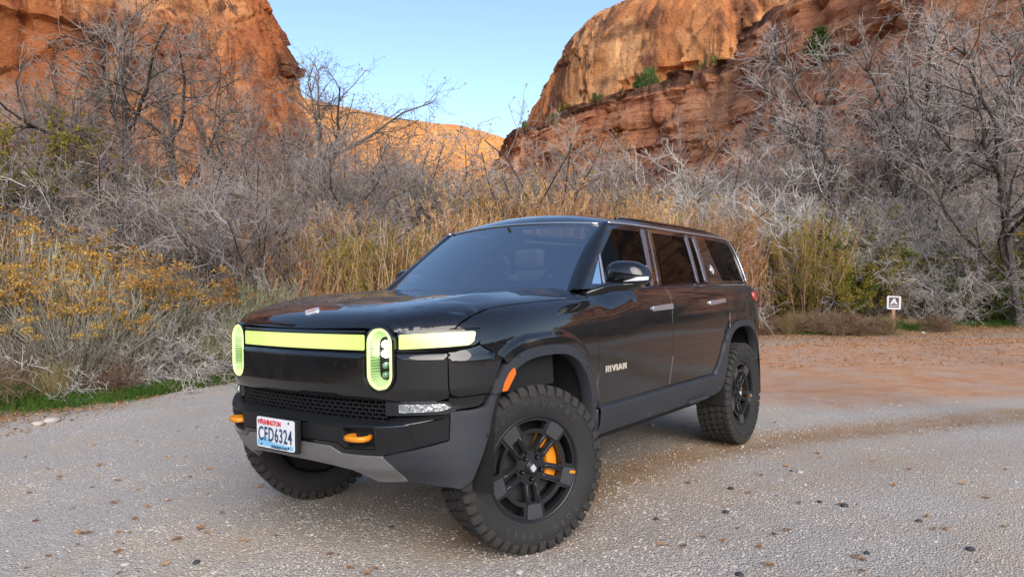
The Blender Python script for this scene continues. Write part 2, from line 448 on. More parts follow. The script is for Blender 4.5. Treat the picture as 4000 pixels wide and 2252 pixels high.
TRACK = [(.0, -.62), (1.26, -.58), (1.75, -.63), (2.26, -.72), (2.77, -.86), (3.55, -1.28), (4.7, -2.07), (5.92, -2.89), (8.5, -4.9), (12, -8)]
def ground_material():
    mt, t, b = new_mat('gravel_ground'); L = t.links; N = t.nodes.new
    tc = N('ShaderNodeTexCoord'); b.inputs['Roughness'].default_value = .92; b.inputs['Specular IOR Level'].default_value = .25
    at_d = N('ShaderNodeAttribute'); at_d.attribute_name = 'dirt'; at_o = N('ShaderNodeAttribute'); at_o.attribute_name = 'redsoil'; at_l = N('ShaderNodeAttribute'); at_l.attribute_name = 'litter'
    def noise(sc, det=6, rough=.6):
        n = N('ShaderNodeTexNoise'); n.inputs['Scale'].default_value = sc; n.inputs['Detail'].default_value = det; n.inputs['Roughness'].default_value = rough; L.new(tc.outputs['Object'], n.inputs['Vector']); return n
    def mix(a, b_, f):
        m_ = N('ShaderNodeMix'); m_.data_type = 'RGBA'
        for s, q in ((6, a), (7, b_)):
            if isinstance(q, tuple): m_.inputs[s].default_value = (*q, 1)
            else: L.new(q, m_.inputs[s])
        L.new(f, m_.inputs[0]); return m_.outputs[2]
    def rng(sock, a, b_, c=0., d=1.):
        m_ = N('ShaderNodeMapRange'); m_.inputs[1].default_value = a; m_.inputs[2].default_value = b_; m_.inputs[3].default_value = c; m_.inputs[4].default_value = d; L.new(sock, m_.inputs[0]); return m_.outputs[0]
    vo = N('ShaderNodeTexVoronoi'); vo.inputs['Scale'].default_value = 85; L.new(tc.outputs['Object'], vo.inputs['Vector'])
    vo2 = N('ShaderNodeTexVoronoi'); vo2.inputs['Scale'].default_value = 27; L.new(tc.outputs['Object'], vo2.inputs['Vector'])
    rb = N('ShaderNodeSeparateColor'); L.new(vo.outputs['Color'], rb.inputs[0])
    ramp = N('ShaderNodeValToRGB'); e = ramp.color_ramp.elements
    e[0].position = 0; e[0].color = (.27, .245, .225, 1); e[1].position = 1; e[1].color = (.66, .60, .53, 1)
    for p_, c_ in ((.2, (0.366, 0.329, 0.299)), (.45, (0.488, 0.445, 0.403)), (.7, (0.549, 0.494, 0.433)), (.86, (0.464, 0.384, 0.305))):
        q = ramp.color_ramp.elements.new(p_); q.color = (*c_, 1)
    L.new(rb.outputs[0], ramp.inputs[0])
    fine = mix(ramp.outputs[0], (.50, .465, .425), rng(vo.outputs['Distance'], 0, 1, .35, .35))
    big = noise(.55, 5); col = mix((0.439, 0.397, 0.348), fine, rng(big.outputs[0], .30, .52))
    # sandy patches
    n1 = noise(.9, 6, .65); patch_f = rng(n1.outputs[0], .49, .64, 0, .8); col = mix(col, (0.537, 0.433, 0.323), patch_f)
    n2 = noise(3.2, 6, .7)
    ad = N('ShaderNodeMath'); ad.operation = 'MULTIPLY'; L.new(at_d.outputs['Fac'], ad.inputs[0]); L.new(rng(n2.outputs[0], .28, .58, .45, 1.), ad.inputs[1])
    col = mix(col, (.37, .235, .13), ad.outputs[0])
    n3 = noise(1.3, 7, .7); ao = N('ShaderNodeMath'); ao.operation = 'MULTIPLY'; L.new(at_o.outputs['Fac'], ao.inputs[0]); L.new(rng(n3.outputs[0], .33, .58, .40, 1.), ao.inputs[1])
    red = mix((.60, .33, .165), (.50, .20, .08), rng(noise(3.0, 9, .72).outputs[0], .38, .62)); red = mix(red, (.40, .36, .32), rng(noise(38, 4, .7).outputs[0], .54, .66, 0, .6)); col = mix(col, red, ao.outputs[0])
    lit = mix((.22, .105, .045), (.42, .23, .10), rng(noise(16, 6, .7).outputs[0], .35, .65)); al = N('ShaderNodeMath'); al.operation = 'MULTIPLY'; L.new(at_l.outputs['Fac'], al.inputs[0]); L.new(rng(noise(5, 5, .7).outputs[0], .3, .55, .35, 1), al.inputs[1])
    col = mix(col, lit, al.outputs[0])
    # faint damp mottling
    n5 = noise(.23, 4); col = mix(col, mix(col, (.16, .155, .15), rng(n5.outputs[0], 0, 1, .22, .22)), rng(n5.outputs[0], .52, .68))
    L.new(col, b.inputs['Base Color'])
    bm = N('ShaderNodeBump'); bm.inputs['Strength'].default_value = .9; bm.inputs['Distance'].default_value = .012
    h = N('ShaderNodeMath'); h.operation = 'ADD'; inv = N('ShaderNodeMath'); inv.operation = 'SUBTRACT'; inv.inputs[0].default_value = 1; L.new(vo.outputs['Distance'], inv.inputs[1]); L.new(inv.outputs[0], h.inputs[0])
    mm = N('ShaderNodeMath'); mm.operation = 'MULTIPLY'; mm.inputs[1].default_value = 1.2; L.new(noise(24, 6, .7).outputs[0], mm.inputs[0]); L.new(mm.outputs[0], h.inputs[1])
    L.new(h.outputs[0], bm.inputs['Height']); L.new(bm.outputs[0], b.inputs['Normal'])
    return mt
def nonuni(lo, hi, c0, c1, fine, grow):
    a = list(np.arange(c0, c1, fine)); s = fine; q = c1
    while q < hi: a.append(q); s *= grow; q += s
    a.append(hi); s = fine; q = c0
    while q > lo: s *= grow; q -= s; a.insert(0, max(q, lo))
    return np.unique(np.array(a))
gxs = nonuni(-420, 520, -5, 14, .075, 1.09); gys = nonuni(-420, 520, -6, 8, .075, 1.09)
GX, GY = np.meshgrid(gxs, gys, indexing='ij'); fx, fy = GX.ravel(), GY.ravel()
ED = edge_dist(fx, fy)
GZ = ground_z(fx, fy)
# tyre ruts and scattered grit relief close to the camera
td = poly_dist(TRACK, fx, fy + 0)
GZ = GZ - .012 * np.exp(-(td / .16) ** 2) * (ED < 0) + .006 * (fbm(fx * 6, fy * 6, 3, 21) - .5) * (ED < 1)
# scalloped tread prints behind the turned front wheel
nx_, ny_ = gxs.size, gys.size
idx = np.arange(nx_ * ny_).reshape(nx_, ny_)
gf = np.stack([idx[:-1, :-1].ravel(), idx[1:, :-1].ravel(), idx[1:, 1:].ravel(), idx[:-1, 1:].ravel()], 1)
gme = mk_mesh('ground', np.stack([fx, fy, GZ], 1), gf, ground_material(), True)
dirt = np.clip(np.exp(-(td / .30) ** 2) * 1.3 + .5 * np.exp(-(poly_dist([(.4, -1.2), (1.6, -1.45), (3, -2.2), (5, -4)], fx, fy) / .5) ** 2) * .6, 0, 1) * (ED < .5)
dirt = np.maximum(dirt, .6 * np.exp(-(np.hypot(fx - .9, fy * .8) / 1.2) ** 2))
ro = np.array([(4.8, -.3), (6.4, 1.0), (11.6, 2.9), (16.0, 1.4), (19.5, -3.5), (23, -8), (15, -10), (8.6, -4.7), (6.2, -2.5), (4.9, -1.5)])
rin = inside(ro, np.stack([fx, fy], 1)); rd = poly_dist(list(map(tuple, ro)) + [tuple(ro[0])], fx, fy); reds = np.where(rin, ss(-.0, .9, rd), 0.) * .95
litt = ss(-3.2, .2, ED) * ss(4, 12, fx) * 1. + ss(-.6, .2, ED) * .4; litt = np.clip(litt, 0, 1) ** 2.2 * .9
litt = np.maximum(litt, ss(.0, .5, ED))
for nm, arr in (('dirt', dirt), ('redsoil', reds), ('litter', litt)):
    a = gme.attributes.new(nm, 'FLOAT', 'POINT'); a.data.foreach_set('value', arr.astype(np.float32))
ground = add_obj('ground', gme); setp(ground, 'grey gravel lot with tan dirt and a tyre track', 'ground', kind='structure')

# ---------------------------------------------------------------- gravel stones: one mass, set as small stones on points
def gravel_stones():
    n = 170000
    # denser near the camera, inside the picture's field
    r = 1.55 + 8.0 * RNG.random(n) ** 1.2; a = YAW + (RNG.random(n) - .5) * 1.75
    x = CAM_P[0] + r * np.cos(a); y = CAM_P[1] + r * np.sin(a)
    keep = (edge_dist(x, y) < -.15); clump = fbm(x * 1.1, y * 1.1, 4, 31); dd = np.exp(-(poly_dist(TRACK, x, y) / .2) ** 2)
    keep &= RNG.random(n) < np.clip((clump - .28) * 3.2, .12, 1) * (1 - .85 * dd)
    x, y = x[keep], y[keep]; z = ground_z(x, y) - .001
    me = mk_mesh('gravel', np.stack([x, y, z], 1), np.zeros((0, 3), int))
    sc = (.0032 + .0072 * RNG.random(len(x)) ** 3.2) * (1 + .8 * (RNG.random(len(x)) < .015))
    at_ = me.attributes.new('sz', 'FLOAT', 'POINT'); at_.data.foreach_set('value', sc.astype(np.float32))
    mt, t, b = new_mat('gravel_stone'); L = t.links; oi = t.nodes.new('ShaderNodeObjectInfo'); ramp = t.nodes.new('ShaderNodeValToRGB'); L.new(oi.outputs['Random'], ramp.inputs[0])
    e = ramp.color_ramp.elements; ramp.color_ramp.interpolation = 'CONSTANT'; e[0].color = (.40, .365, .33, 1); e[1].position = .975; e[1].color = (.10, .095, .10, 1)
    for p_, c_ in ((.12, (.48, .44, .395)), (.28, (.43, .385, .34)), (.42, (.55, .505, .45)), (.55, (.39, .36, .34)), (.66, (.49, .42, .335)), (.76, (.56, .53, .49)), (.83, (.46, .405, .35)), (.91, (.31, .285, .27))): q = ramp.color_ramp.elements.new(p_); q.color = (*c_, 1)
    L.new(ramp.outputs[0], b.inputs['Base Color']); b.inputs['Roughness'].default_value = .85; b.inputs['Specular IOR Level'].default_value = .3
    o = add_obj('gravel', me); setp(o, 'loose grey gravel stones covering the lot', 'gravel', kind='stuff')
    ng = bpy.data.node_groups.new('gravel_scatter', 'GeometryNodeTree'); ng.interface.new_socket('Geometry', in_out='INPUT', socket_type='NodeSocketGeometry'); ng.interface.new_socket('Geometry', in_out='OUTPUT', socket_type='NodeSocketGeometry')
    N = ng.nodes.new; gi = N('NodeGroupInput'); go = N('NodeGroupOutput'); ico = N('GeometryNodeMeshIcoSphere'); ico.inputs['Radius'].default_value = 1; ico.inputs['Subdivisions'].default_value = 1
    tr = N('GeometryNodeTransform'); tr.inputs['Scale'].default_value = (1, .8, .55); sm = N('GeometryNodeSetMaterial'); sm.inputs['Material'].default_value = mt
    ip = N('GeometryNodeInstanceOnPoints'); rv = N('FunctionNodeRandomValue'); rv.data_type = 'FLOAT_VECTOR'; rv.inputs[0].default_value = (-.5, -.5, 0); rv.inputs[1].default_value = (.5, .5, 6.28)
    na = N('GeometryNodeInputNamedAttribute'); na.data_type = 'FLOAT'; na.inputs['Name'].default_value = 'sz'
    l = ng.links.new; l(ico.outputs[0], tr.inputs[0]); l(tr.outputs[0], sm.inputs[0]); l(gi.outputs[0], ip.inputs['Points']); l(sm.outputs[0], ip.inputs['Instance']); l(rv.outputs[0], ip.inputs['Rotation']); l(na.outputs[0], ip.inputs['Scale']); l(ip.outputs[0], go.inputs[0])
    md = o.modifiers.new('scatter', 'NODES'); md.node_group = ng
gravel_stones()

# ---------------------------------------------------------------- cliffs
def rock_material(name, light, mid, dark, streak, strata, zs=1., varnish=.5, rim=None, crack=.8):
    mt, t, b = new_mat(name); L = t.links; N = t.nodes.new; tc = N('ShaderNodeTexCoord')
    b.inputs['Roughness'].default_value = .95; b.inputs['Specular IOR Level'].default_value = .15
    def noise(scale, det=6, rough=.6, vec=None):
        n = N('ShaderNodeTexNoise'); n.inputs['Scale'].default_value = 1; n.inputs['Detail'].default_value = det; n.inputs['Roughness'].default_value = rough
        mp = N('ShaderNodeMapping'); mp.inputs['Scale'].default_value = scale; L.new(vec or tc.outputs['Object'], mp.inputs[0]); L.new(mp.outputs[0], n.inputs['Vector']); return n.outputs[0]
    def mix(a, b_, f):
        m_ = N('ShaderNodeMix'); m_.data_type = 'RGBA'
        for s, q in ((6, a), (7, b_)):
            if isinstance(q, tuple): m_.inputs[s].default_value = (*q, 1)
            else: L.new(q, m_.inputs[s])
        L.new(f, m_.inputs[0]); return m_.outputs[2]
    def rng(sock, a, b_, c=0., d=1.):
        m_ = N('ShaderNodeMapRange'); m_.inputs[1].default_value = a; m_.inputs[2].default_value = b_; m_.inputs[3].default_value = c; m_.inputs[4].default_value = d; L.new(sock, m_.inputs[0]); return m_.outputs[0]
    def mul(a, b_):
        m_ = N('ShaderNodeMath'); m_.operation = 'MULTIPLY'; L.new(a, m_.inputs[0]); L.new(b_, m_.inputs[1]); return m_.outputs[0]
    col = mix(mid, light, rng(noise((.16, .16, .12), 7, .62), .38, .62))
    band = noise((.035, .035, strata), 5, .65); col = mix(col, dark, rng(band, .54, .68, 0, .75))
    fineband = noise((.08, .08, strata * 4.2), 4, .6); col = mix(col, light, rng(fineband, .56, .66, 0, .55)); col = mix(col, dark, rng(fineband, .40, .33, 0, .55))
    st = noise((.75, .75, .035), 5, .7); gate = noise((.11, .11, .075), 4, .6); col = mix(col, streak, mul(rng(st, .50, .58, 0, varnish), rng(gate, .42, .52)))
    pale = noise((.55, .55, .04), 4, .6); col = mix(col, light, mul(rng(pale, .62, .68, 0, .6), rng(gate, .55, .42)))
    bl = noise((.10, .10, .14), 3, .55); col = mix(col, streak, rng(bl, .60, .68, 0, varnish * .8))
    b2 = noise((.055, .055, .045), 6, .62); col = mix(col, dark, rng(b2, .47, .56, 0, varnish * .85))
    b3 = noise((.16, .16, .05), 7, .68); col = mix(col, streak, mul(rng(b3, .49, .57, 0, varnish * .9), rng(b2, .43, .53)))
    gr = noise((2.2, 2.2, 3.0), 6, .75); col = mix(col, dark, rng(gr, .56, .72, 0, .45)); col = mix(col, light, rng(gr, .44, .30, 0, .4))
    if rim:
        sx = N('ShaderNodeSeparateXYZ'); L.new(tc.outputs['Object'], sx.inputs[0]); wz = N('ShaderNodeMath'); wz.operation = 'MULTIPLY_ADD'; wz.inputs[1].default_value = 2.2; L.new(noise((.3, .3, .8), 5, .65), wz.inputs[0]); L.new(sx.outputs['Z'], wz.inputs[2])
        col = mix(col, (.075, .040, .032), mul(rng(wz.outputs[0], rim[0], rim[0] + .5, 0, .8), rng(wz.outputs[0], rim[1] + .8, rim[1])))
    cr = N('ShaderNodeTexVoronoi'); cr.feature = 'DISTANCE_TO_EDGE'; cr.inputs['Scale'].default_value = 1; mpc = N('ShaderNodeMapping'); mpc.inputs['Scale'].default_value = (.30, .30, .20 + strata * .9); wv = N('ShaderNodeVectorMath'); wv.operation = 'MULTIPLY_ADD'; wv.inputs[1].default_value = (2.4, 2.4, 2.4); nv = N('ShaderNodeTexNoise'); nv.inputs['Scale'].default_value = .35; nv.inputs['Detail'].default_value = 5; L.new(tc.outputs['Object'], nv.inputs['Vector']); L.new(nv.outputs['Color'], wv.inputs[0]); L.new(tc.outputs['Object'], wv.inputs[2]); L.new(wv.outputs[0], mpc.inputs[0]); L.new(mpc.outputs[0], cr.inputs['Vector'])
    crk = rng(cr.outputs['Distance'], .0, .035, crack, 0); col = mix(col, streak, mul(crk, rng(noise((.2, .2, .2), 4), .42, .58)))
    L.new(col, b.inputs['Base Color'])
    bm = N('ShaderNodeBump'); bm.inputs['Strength'].default_value = 1.0; bm.inputs['Distance'].default_value = .7
    ad = N('ShaderNodeMath'); ad.operation = 'ADD'; L.new(noise((1.6, 1.6, 2.6), 10, .72), ad.inputs[0]); L.new(fineband, ad.inputs[1]); L.new(ad.outputs[0], bm.inputs['Height']); L.new(bm.outputs[0], b.inputs['Normal'])
    return mt
ROCK_A = rock_material('orange_sandstone', (.70, .34, .15), (.56, .21, .074), (.36, .112, .043), (.085, .036, .027), .20, varnish=.95)
ROCK_B = rock_material('red_ledge_rock', (.74, .40, .235), (.60, .25, .12), (.42, .15, .075), (.12, .048, .036), .55, varnish=.4, rim=(25.6, 27.6))
ROCK_C = rock_material('pale_dome_sandstone', (.76, .40, .19), (.64, .275, .105), (.47, .17, .063), (.095, .048, .037), .13, varnish=.9, crack=.12)
ROCK_D = rock_material('far_mesa_rock', (.74, .36, .13), (.66, .28, .085), (.54, .20, .06), (.36, .125, .045), .10, varnish=.25, crack=.1)

def cliff(name, plan, top, batter, mat, ds=.55, dz=.55, rough=1., blocks=1., strat=.5, seed=1, label='', round_top=0., base=-3., cap=14., alcove=(), cell=(.11, .07)):
    """rock wall along a plan line (camera sees it from the right-hand side of the line's travel)"""
    P = crom(plan, 16); L = np.concatenate([[0], np.cumsum(np.hypot(*np.diff(P, axis=0).T))]); n = int(L[-1] / ds) + 1
    s = np.linspace(0, L[-1], n); x = np.interp(s, L, P[:, 0]); y = np.interp(s, L, P[:, 1]); tx = np.gradient(x, s); ty = np.gradient(y, s); l = np.hypot(tx, ty); nx, ny = ty / l, -tx / l
    k = 15; ker = np.ones(k) / k; pad = lambda a: np.convolve(np.concatenate([np.full(k // 2, a[0]), a, np.full(k // 2, a[-1])]), ker, 'valid'); nx, ny = pad(nx), pad(ny)
    sl = s / L[-1]; T = np.array([float(top(q)) for q in sl]) + 1.3 * (fbm(s * .22, s * 0, 4, seed + 3) - .5) * blocks
    m = int((np.max(T) - base) / dz) + 1; v = np.linspace(0, 1, m)
    S, V = np.meshgrid(s, v, indexing='ij'); Z = base + V * (T[:, None] - base)
    # wall relief: broad bays, joints, ledges and fine fracture
    d = 2.6 * rough * (fbm(S * .045, Z * .03, 3, seed) - .5) + 1.5 * rough * (fbm(S * .16, Z * .06, 4, seed + 1) - .5)
    jn = np.abs(fbm(S * .11, Z * .02, 3, seed + 2) - .5); d -= 1.5 * blocks * np.exp(-(jn / .022) ** 2)
    ph = Z * strat + 1.6 * (fbm(S * .035, Z * .04, 3, seed + 4)) ; stp = np.floor(ph) + ss(.72, 1., ph - np.floor(ph)); d -= .42 * blocks * (np.floor(ph) * 0 + 1.0 * (hash2(np.floor(ph), np.floor(S * .07 + 3.7 * hash2(np.floor(ph), np.floor(ph) * 0, seed + 9)), seed + 5) - .4) * 2.0) * ss(0, .15, ph - np.floor(ph)) * ss(1., .8, ph - np.floor(ph))
    wx = S + 3.5 * (fbm(S * .12, Z * .12, 3, seed + 12) - .5); wz = Z + 3.0 * (fbm(S * .12, Z * .12, 3, seed + 13) - .5)
    h1, e1 = cells(wx * cell[0], wz * cell[1], seed + 20); d += 1.5 * blocks * (h1 - .5); d -= .55 * blocks * np.exp(-(e1 / .035) ** 2)
    h2, e2 = cells(wx * cell[0] * 2.7 + 5, wz * cell[1] * 2.7, seed + 24); d += .62 * blocks * (h2 - .5) * (h1 > .3); d -= .28 * blocks * np.exp(-(e2 / .06) ** 2)
    h3, e3 = cells(wx * cell[0] * 7 + 2, wz * cell[1] * 8, seed + 28); d += .26 * blocks * (h3 - .5) * (h2 > .35)
    blk = hash2(np.floor(S * .13 + .3 * np.floor(Z * .11)), np.floor(Z * .11 + .2 * vnoise(S * .1, Z * .1, seed)), seed + 6); d += .8 * blocks * (blk > .62) - .9 * blocks * (blk < .16)
    d += .55 * rough * (fbm(S * .6, Z * .75, 4, seed + 7) - .5)
    d -= np.interp(Z, batter[0], batter[1])
    for (sa, za, ws_, hs_, dep) in alcove:
        q = ((S / L[-1] - sa) / ws_) ** 2 + ((Z - za) / hs_) ** 2; d -= dep * np.clip(1 - q, 0, 1) ** .5 * (Z < za + hs_ * .9)
    if round_top: e = np.clip((Z - (T[:, None] - round_top)) / round_top, 0, 1); d -= round_top * .75 * (1 - np.sqrt(np.clip(1 - e * e, 0, 1)))
    X = x[:, None] + nx[:, None] * d; Y = y[:, None] + ny[:, None] * d
    # flat cap running back from the rim
    Xc = X[:, -1:] - nx[:, None] * cap; Yc = Y[:, -1:] - ny[:, None] * cap; Zc = Z[:, -1:] + 1.0 * (fbm(s * .2, s * 0 + 3, 3, seed + 8) - .3)[:, None]
    X = np.hstack([X, Xc]); Y = np.hstack([Y, Yc]); Z = np.hstack([Z, Zc]); m += 1
    idx = np.arange(n * m).reshape(n, m)
    f = np.stack([idx[:-1, :-1].ravel(), idx[1:, :-1].ravel(), idx[1:, 1:].ravel(), idx[:-1, 1:].ravel()], 1)
    me = mk_mesh(name, np.stack([X.ravel(), Y.ravel(), Z.ravel()], 1), f, mat, True); me.set_sharp_from_angle(angle=R(38))
    o = add_obj(name, me); setp(o, label, 'cliff', kind='structure'); return o
def pl(*a): return [tuple(at(*q)) for q in a]
# left wall: from off frame on the left to its corner, then away
cliff('cliff', pl((-1500, 30), (-700, 46), (-150, 58), (250, 68), (560, 78), (715, 83), (775, 87), (788, 94), (720, 112), (560, 150)), lambda q: 42 + 3 * math.sin(q * 9), ([0, 14, 20, 25, 26, 30, 33, 36, 42], [-1.5, -.4, 0, 1.2, 1.2, 1.3, 3.4, 4.8, 8]), ROCK_A, ds=.32, dz=.3, seed=11, strat=.22, label='orange sandstone cliff wall rising behind the bare trees on the shadowed side', alcove=((.34, 23, .018, 3.0, 3.2), (.52, 31, .02, 2.2, 2.6), (.60, 21, .03, 2.4, 2.4)))
# ledge band on the right: level top, running from far to near
cliff('red_ledge_cliff', pl((1215, 150), (1285, 118), (1345, 108), (1450, 98), (1570, 90), (1700, 83), (1845, 77), (1850, 71), (1930, 65), (2030, 57), (2200, 50), (2450, 43), (2800, 38), (3500, 36), (4600, 40), (5400, 48)), lambda q: float(np.interp(q, [0, .05, .1, .5, .57, .66, .72, 1], [22, 25.2, 26.3, 25.6, 26, 25, 30, 24])), ([-3, 4, 9, 14, 19, 24, 26, 40], [-11, -7.5, -5, -2.6, -1.0, 0, .3, 2.0]), ROCK_B, ds=.34, dz=.26, cell=(.07, .20), seed=37, strat=.62, blocks=.9, label='dark red layered ledge cliff running along the canyon below the pale dome', cap=30, alcove=((.24, 19, .010, 1.6, 2.2), (.31, 20.5, .008, 1.2, 1.8), (.36, 13, .02, 2.0, 2.6), (.29, 9.5, .02, 1.2, 2.2)))
# pale dome set back above the ledge
cliff('dome_cliff', pl((1270, 210), (1340, 158), (1385, 140), (1455, 130), (1600, 120), (1750, 112), (1950, 104), (2200, 98), (2600, 92)), lambda q: float(np.interp(q, [0, .10, .19, .25, .285, .33, .42, .53, .62, .8, 1], [27, 29, 31.5, 34.0, 42, 46, 50.5, 53, 54.5, 50, 46])), ([20, 28, 31, 34, 40, 46, 52, 56], [-6, -3, -2.2, -.2, 0, .8, 2.4, 5]), ROCK_C, ds=.42, dz=.4, cell=(.08, .06), seed=53, strat=.16, blocks=.75, round_top=11, base=15, label='pale rounded sandstone dome above the red ledge with dark streaks', cap=26, alcove=((.40, 42, .02, 2.2, 2.0), (.52, 45, .02, 2.6, 1.8)))
# far sunlit mesa closing the canyon
cliff('far_mesa', pl((420, 330), (640, 300), (820, 268), (1000, 252), (1120, 250), (1200, 255), (1290, 268), (1420, 300)), lambda q: float(np.interp(q, [0, .22, .40, .58, .68, .74, .80, 1], [92, 92, 76, 64, 60.5, 60.0, 57, 50])), ([0, 30, 40, 50, 60, 85], [-42, -26, -18, -10, -3, 6]), ROCK_D, ds=2.2, dz=1.8, seed=71, strat=.10, blocks=.8, rough=1.8, round_top=9, label='far orange mesa slope closing the canyon', cap=50)
# the canyon wall behind the camera, out of frame
cliff('canyon_wall_behind', [(60, -62), (20, -58), (-22, -60), (-60, -40), (-78, -5), (-80, 30), (-66, 60)][::-1] if False else [(-66, 62), (-80, 30), (-78, -5), (-60, -44), (-22, -66), (20, -70), (50, -62)], lambda q: float(np.interp(q, [0, .3, .45, .6, .75, 1], [15, 10, 8, 7, 7, 8])), ([0, 10, 20, 40], [-4, -1, 0, 3]), ROCK_A, ds=1.2, dz=1.0, seed=91, strat=.2, label='sandstone canyon wall across the lot', cap=20)
# ================================================================ vegetation
def norm(a): return a / (np.linalg.norm(a, axis=-1, keepdims=True) + 1e-9)
def grow(start, dirs, length, segs, rng, wob=.25, up=0., grav=0.):
    """polylines (N, segs+1, 3)"""
    N = len(start); P = np.zeros((N, segs + 1, 3)); P[:, 0] = start; d = norm(dirs); step = (length / segs)[:, None]
    for i in range(segs):
        d = norm(d + rng.normal(0, wob, (N, 3)) + np.array([0, 0, up - grav * i / segs])); P[:, i + 1] = P[:, i] + d * step
    return P
def children(P, n_per, rng, t0=.25, t1=1., ang=(25, 65)):
    """starting points and directions of side shoots on the polylines P"""
    N, S, _ = P.shape; k = np.repeat(np.arange(N), n_per); t = (t0 + (t1 - t0) * rng.random(len(k))) * (S - 1) * .999; i = t.astype(int); f = (t - i)[:, None]
    st = P[k, i] * (1 - f) + P[k, i + 1] * f; d = norm(P[k, i + 1] - P[k, i]); r = norm(np.cross(d, rng.normal(size=d.shape))); a = np.radians(rng.uniform(ang[0], ang[1], len(k)))[:, None]
    return st, norm(d * np.cos(a) + r * np.sin(a)), t / (S - 1), k
def tubes(P, r0, r1, sides=3):
    """thin tapered tubes"""
    N, S, _ = P.shape; r0 = np.broadcast_to(np.asarray(r0, float), (N,)); r1 = np.broadcast_to(np.asarray(r1, float), (N,))
    d = norm(np.gradient(P, axis=1)); ref = np.where(np.abs(d[:, :1, 2:3]) > .9, np.array([1., 0, 0]), np.array([0, 0, 1.])); a = norm(np.cross(d, np.broadcast_to(ref, d.shape))); b = np.cross(d, a)
    w = np.linspace(0, 1, S)[None, :]; r = (r0[:, None] * (1 - w) + r1[:, None] * w)[..., None]
    th = 2 * np.pi * np.arange(sides) / sides
    V = P[:, :, None, :] + r[:, :, None] * (a[:, :, None, :] * np.cos(th)[None, None, :, None] + b[:, :, None, :] * np.sin(th)[None, None, :, None])
    base = (np.arange(N) * S * sides)[:, None, None] + (np.arange(S - 1) * sides)[None, :, None] + np.arange(sides)[None, None, :]
    nxt = (np.arange(N) * S * sides)[:, None, None] + (np.arange(S - 1) * sides)[None, :, None] + ((np.arange(sides) + 1) % sides)[None, None, :]
    F = np.stack([base, nxt, nxt + sides, base + sides], -1).reshape(-1, 4)
    return V.reshape(-1, 3), F
def cards(C, D, L, W, rng, fold=.0):
    """leaf blades: centre, direction, length, width; two-triangle kites with a random roll"""
    N = len(C); D = norm(D); r = norm(np.cross(D, rng.normal(size=D.shape))); L = np.broadcast_to(L, (N,))[:, None]; W = np.broadcast_to(W, (N,))[:, None]
    V = np.stack([C, C + D * L * .45 + r * W, C + D * L, C + D * L * .45 - r * W], 1).reshape(-1, 3)
    return V, np.arange(4 * N).reshape(N, 4)
def join(parts):
    V = []; F = []; o = 0
    for v, f in parts: V.append(v); F.append(f + o); o += len(v)
    return np.vstack(V), np.vstack(F)
def veg_mat(name, c0, c1, rough=.85, trans=0., hue=.0, c2=None, zgrad=None):
    mt, t, b = new_mat(name); L = t.links; N = t.nodes.new; oi = N('ShaderNodeObjectInfo'); tc = N('ShaderNodeTexCoord'); b.inputs['Roughness'].default_value = rough; b.inputs['Specular IOR Level'].default_value = .2
    n = N('ShaderNodeTexNoise'); n.inputs['Scale'].default_value = 2.2; n.inputs['Detail'].default_value = 6; n.inputs['Roughness'].default_value = .75; L.new(tc.outputs['Object'], n.inputs['Vector'])
    mr = N('ShaderNodeMapRange'); mr.inputs[1].default_value = .35; mr.inputs[2].default_value = .65; L.new(n.outputs[0], mr.inputs[0])
    mx = N('ShaderNodeMix'); mx.data_type = 'RGBA'; mx.inputs[6].default_value = (*c0, 1); mx.inputs[7].default_value = (*c1, 1); L.new(mr.outputs[0], mx.inputs[0]); col = mx.outputs[2]
    if c2:
        n2 = N('ShaderNodeTexNoise'); n2.inputs['Scale'].default_value = 9; n2.inputs['Detail'].default_value = 3; L.new(tc.outputs['Object'], n2.inputs['Vector']); m2 = N('ShaderNodeMapRange'); m2.inputs[1].default_value = .52; m2.inputs[2].default_value = .64; L.new(n2.outputs[0], m2.inputs[0])
        mx2 = N('ShaderNodeMix'); mx2.data_type = 'RGBA'; mx2.inputs[7].default_value = (*c2, 1); L.new(col, mx2.inputs[6]); L.new(m2.outputs[0], mx2.inputs[0]); col = mx2.outputs[2]
    hs = N('ShaderNodeHueSaturation'); mv = N('ShaderNodeMapRange'); mv.inputs[3].default_value = .72; mv.inputs[4].default_value = 1.3; L.new(oi.outputs['Random'], mv.inputs[0]); L.new(mv.outputs[0], hs.inputs['Value'])
    mh = N('ShaderNodeMapRange'); mh.inputs[3].default_value = .5 - .014 - hue; mh.inputs[4].default_value = .5 + .014 + hue; L.new(oi.outputs['Random'], mh.inputs[0]); L.new(mh.outputs[0], hs.inputs['Hue']); L.new(col, hs.inputs['Color'])
    L.new(hs.outputs[0], b.inputs['Base Color'])
    if trans:
        o = t.nodes['Material Output']; tl = N('ShaderNodeBsdfTranslucent'); L.new(hs.outputs[0], tl.inputs[0]); ms = N('ShaderNodeMixShader'); ms.inputs[0].default_value = trans; L.new(b.outputs[0], ms.inputs[1]); L.new(tl.outputs[0], ms.inputs[2]); L.new(ms.outputs[0], o.inputs[0])
    return mt
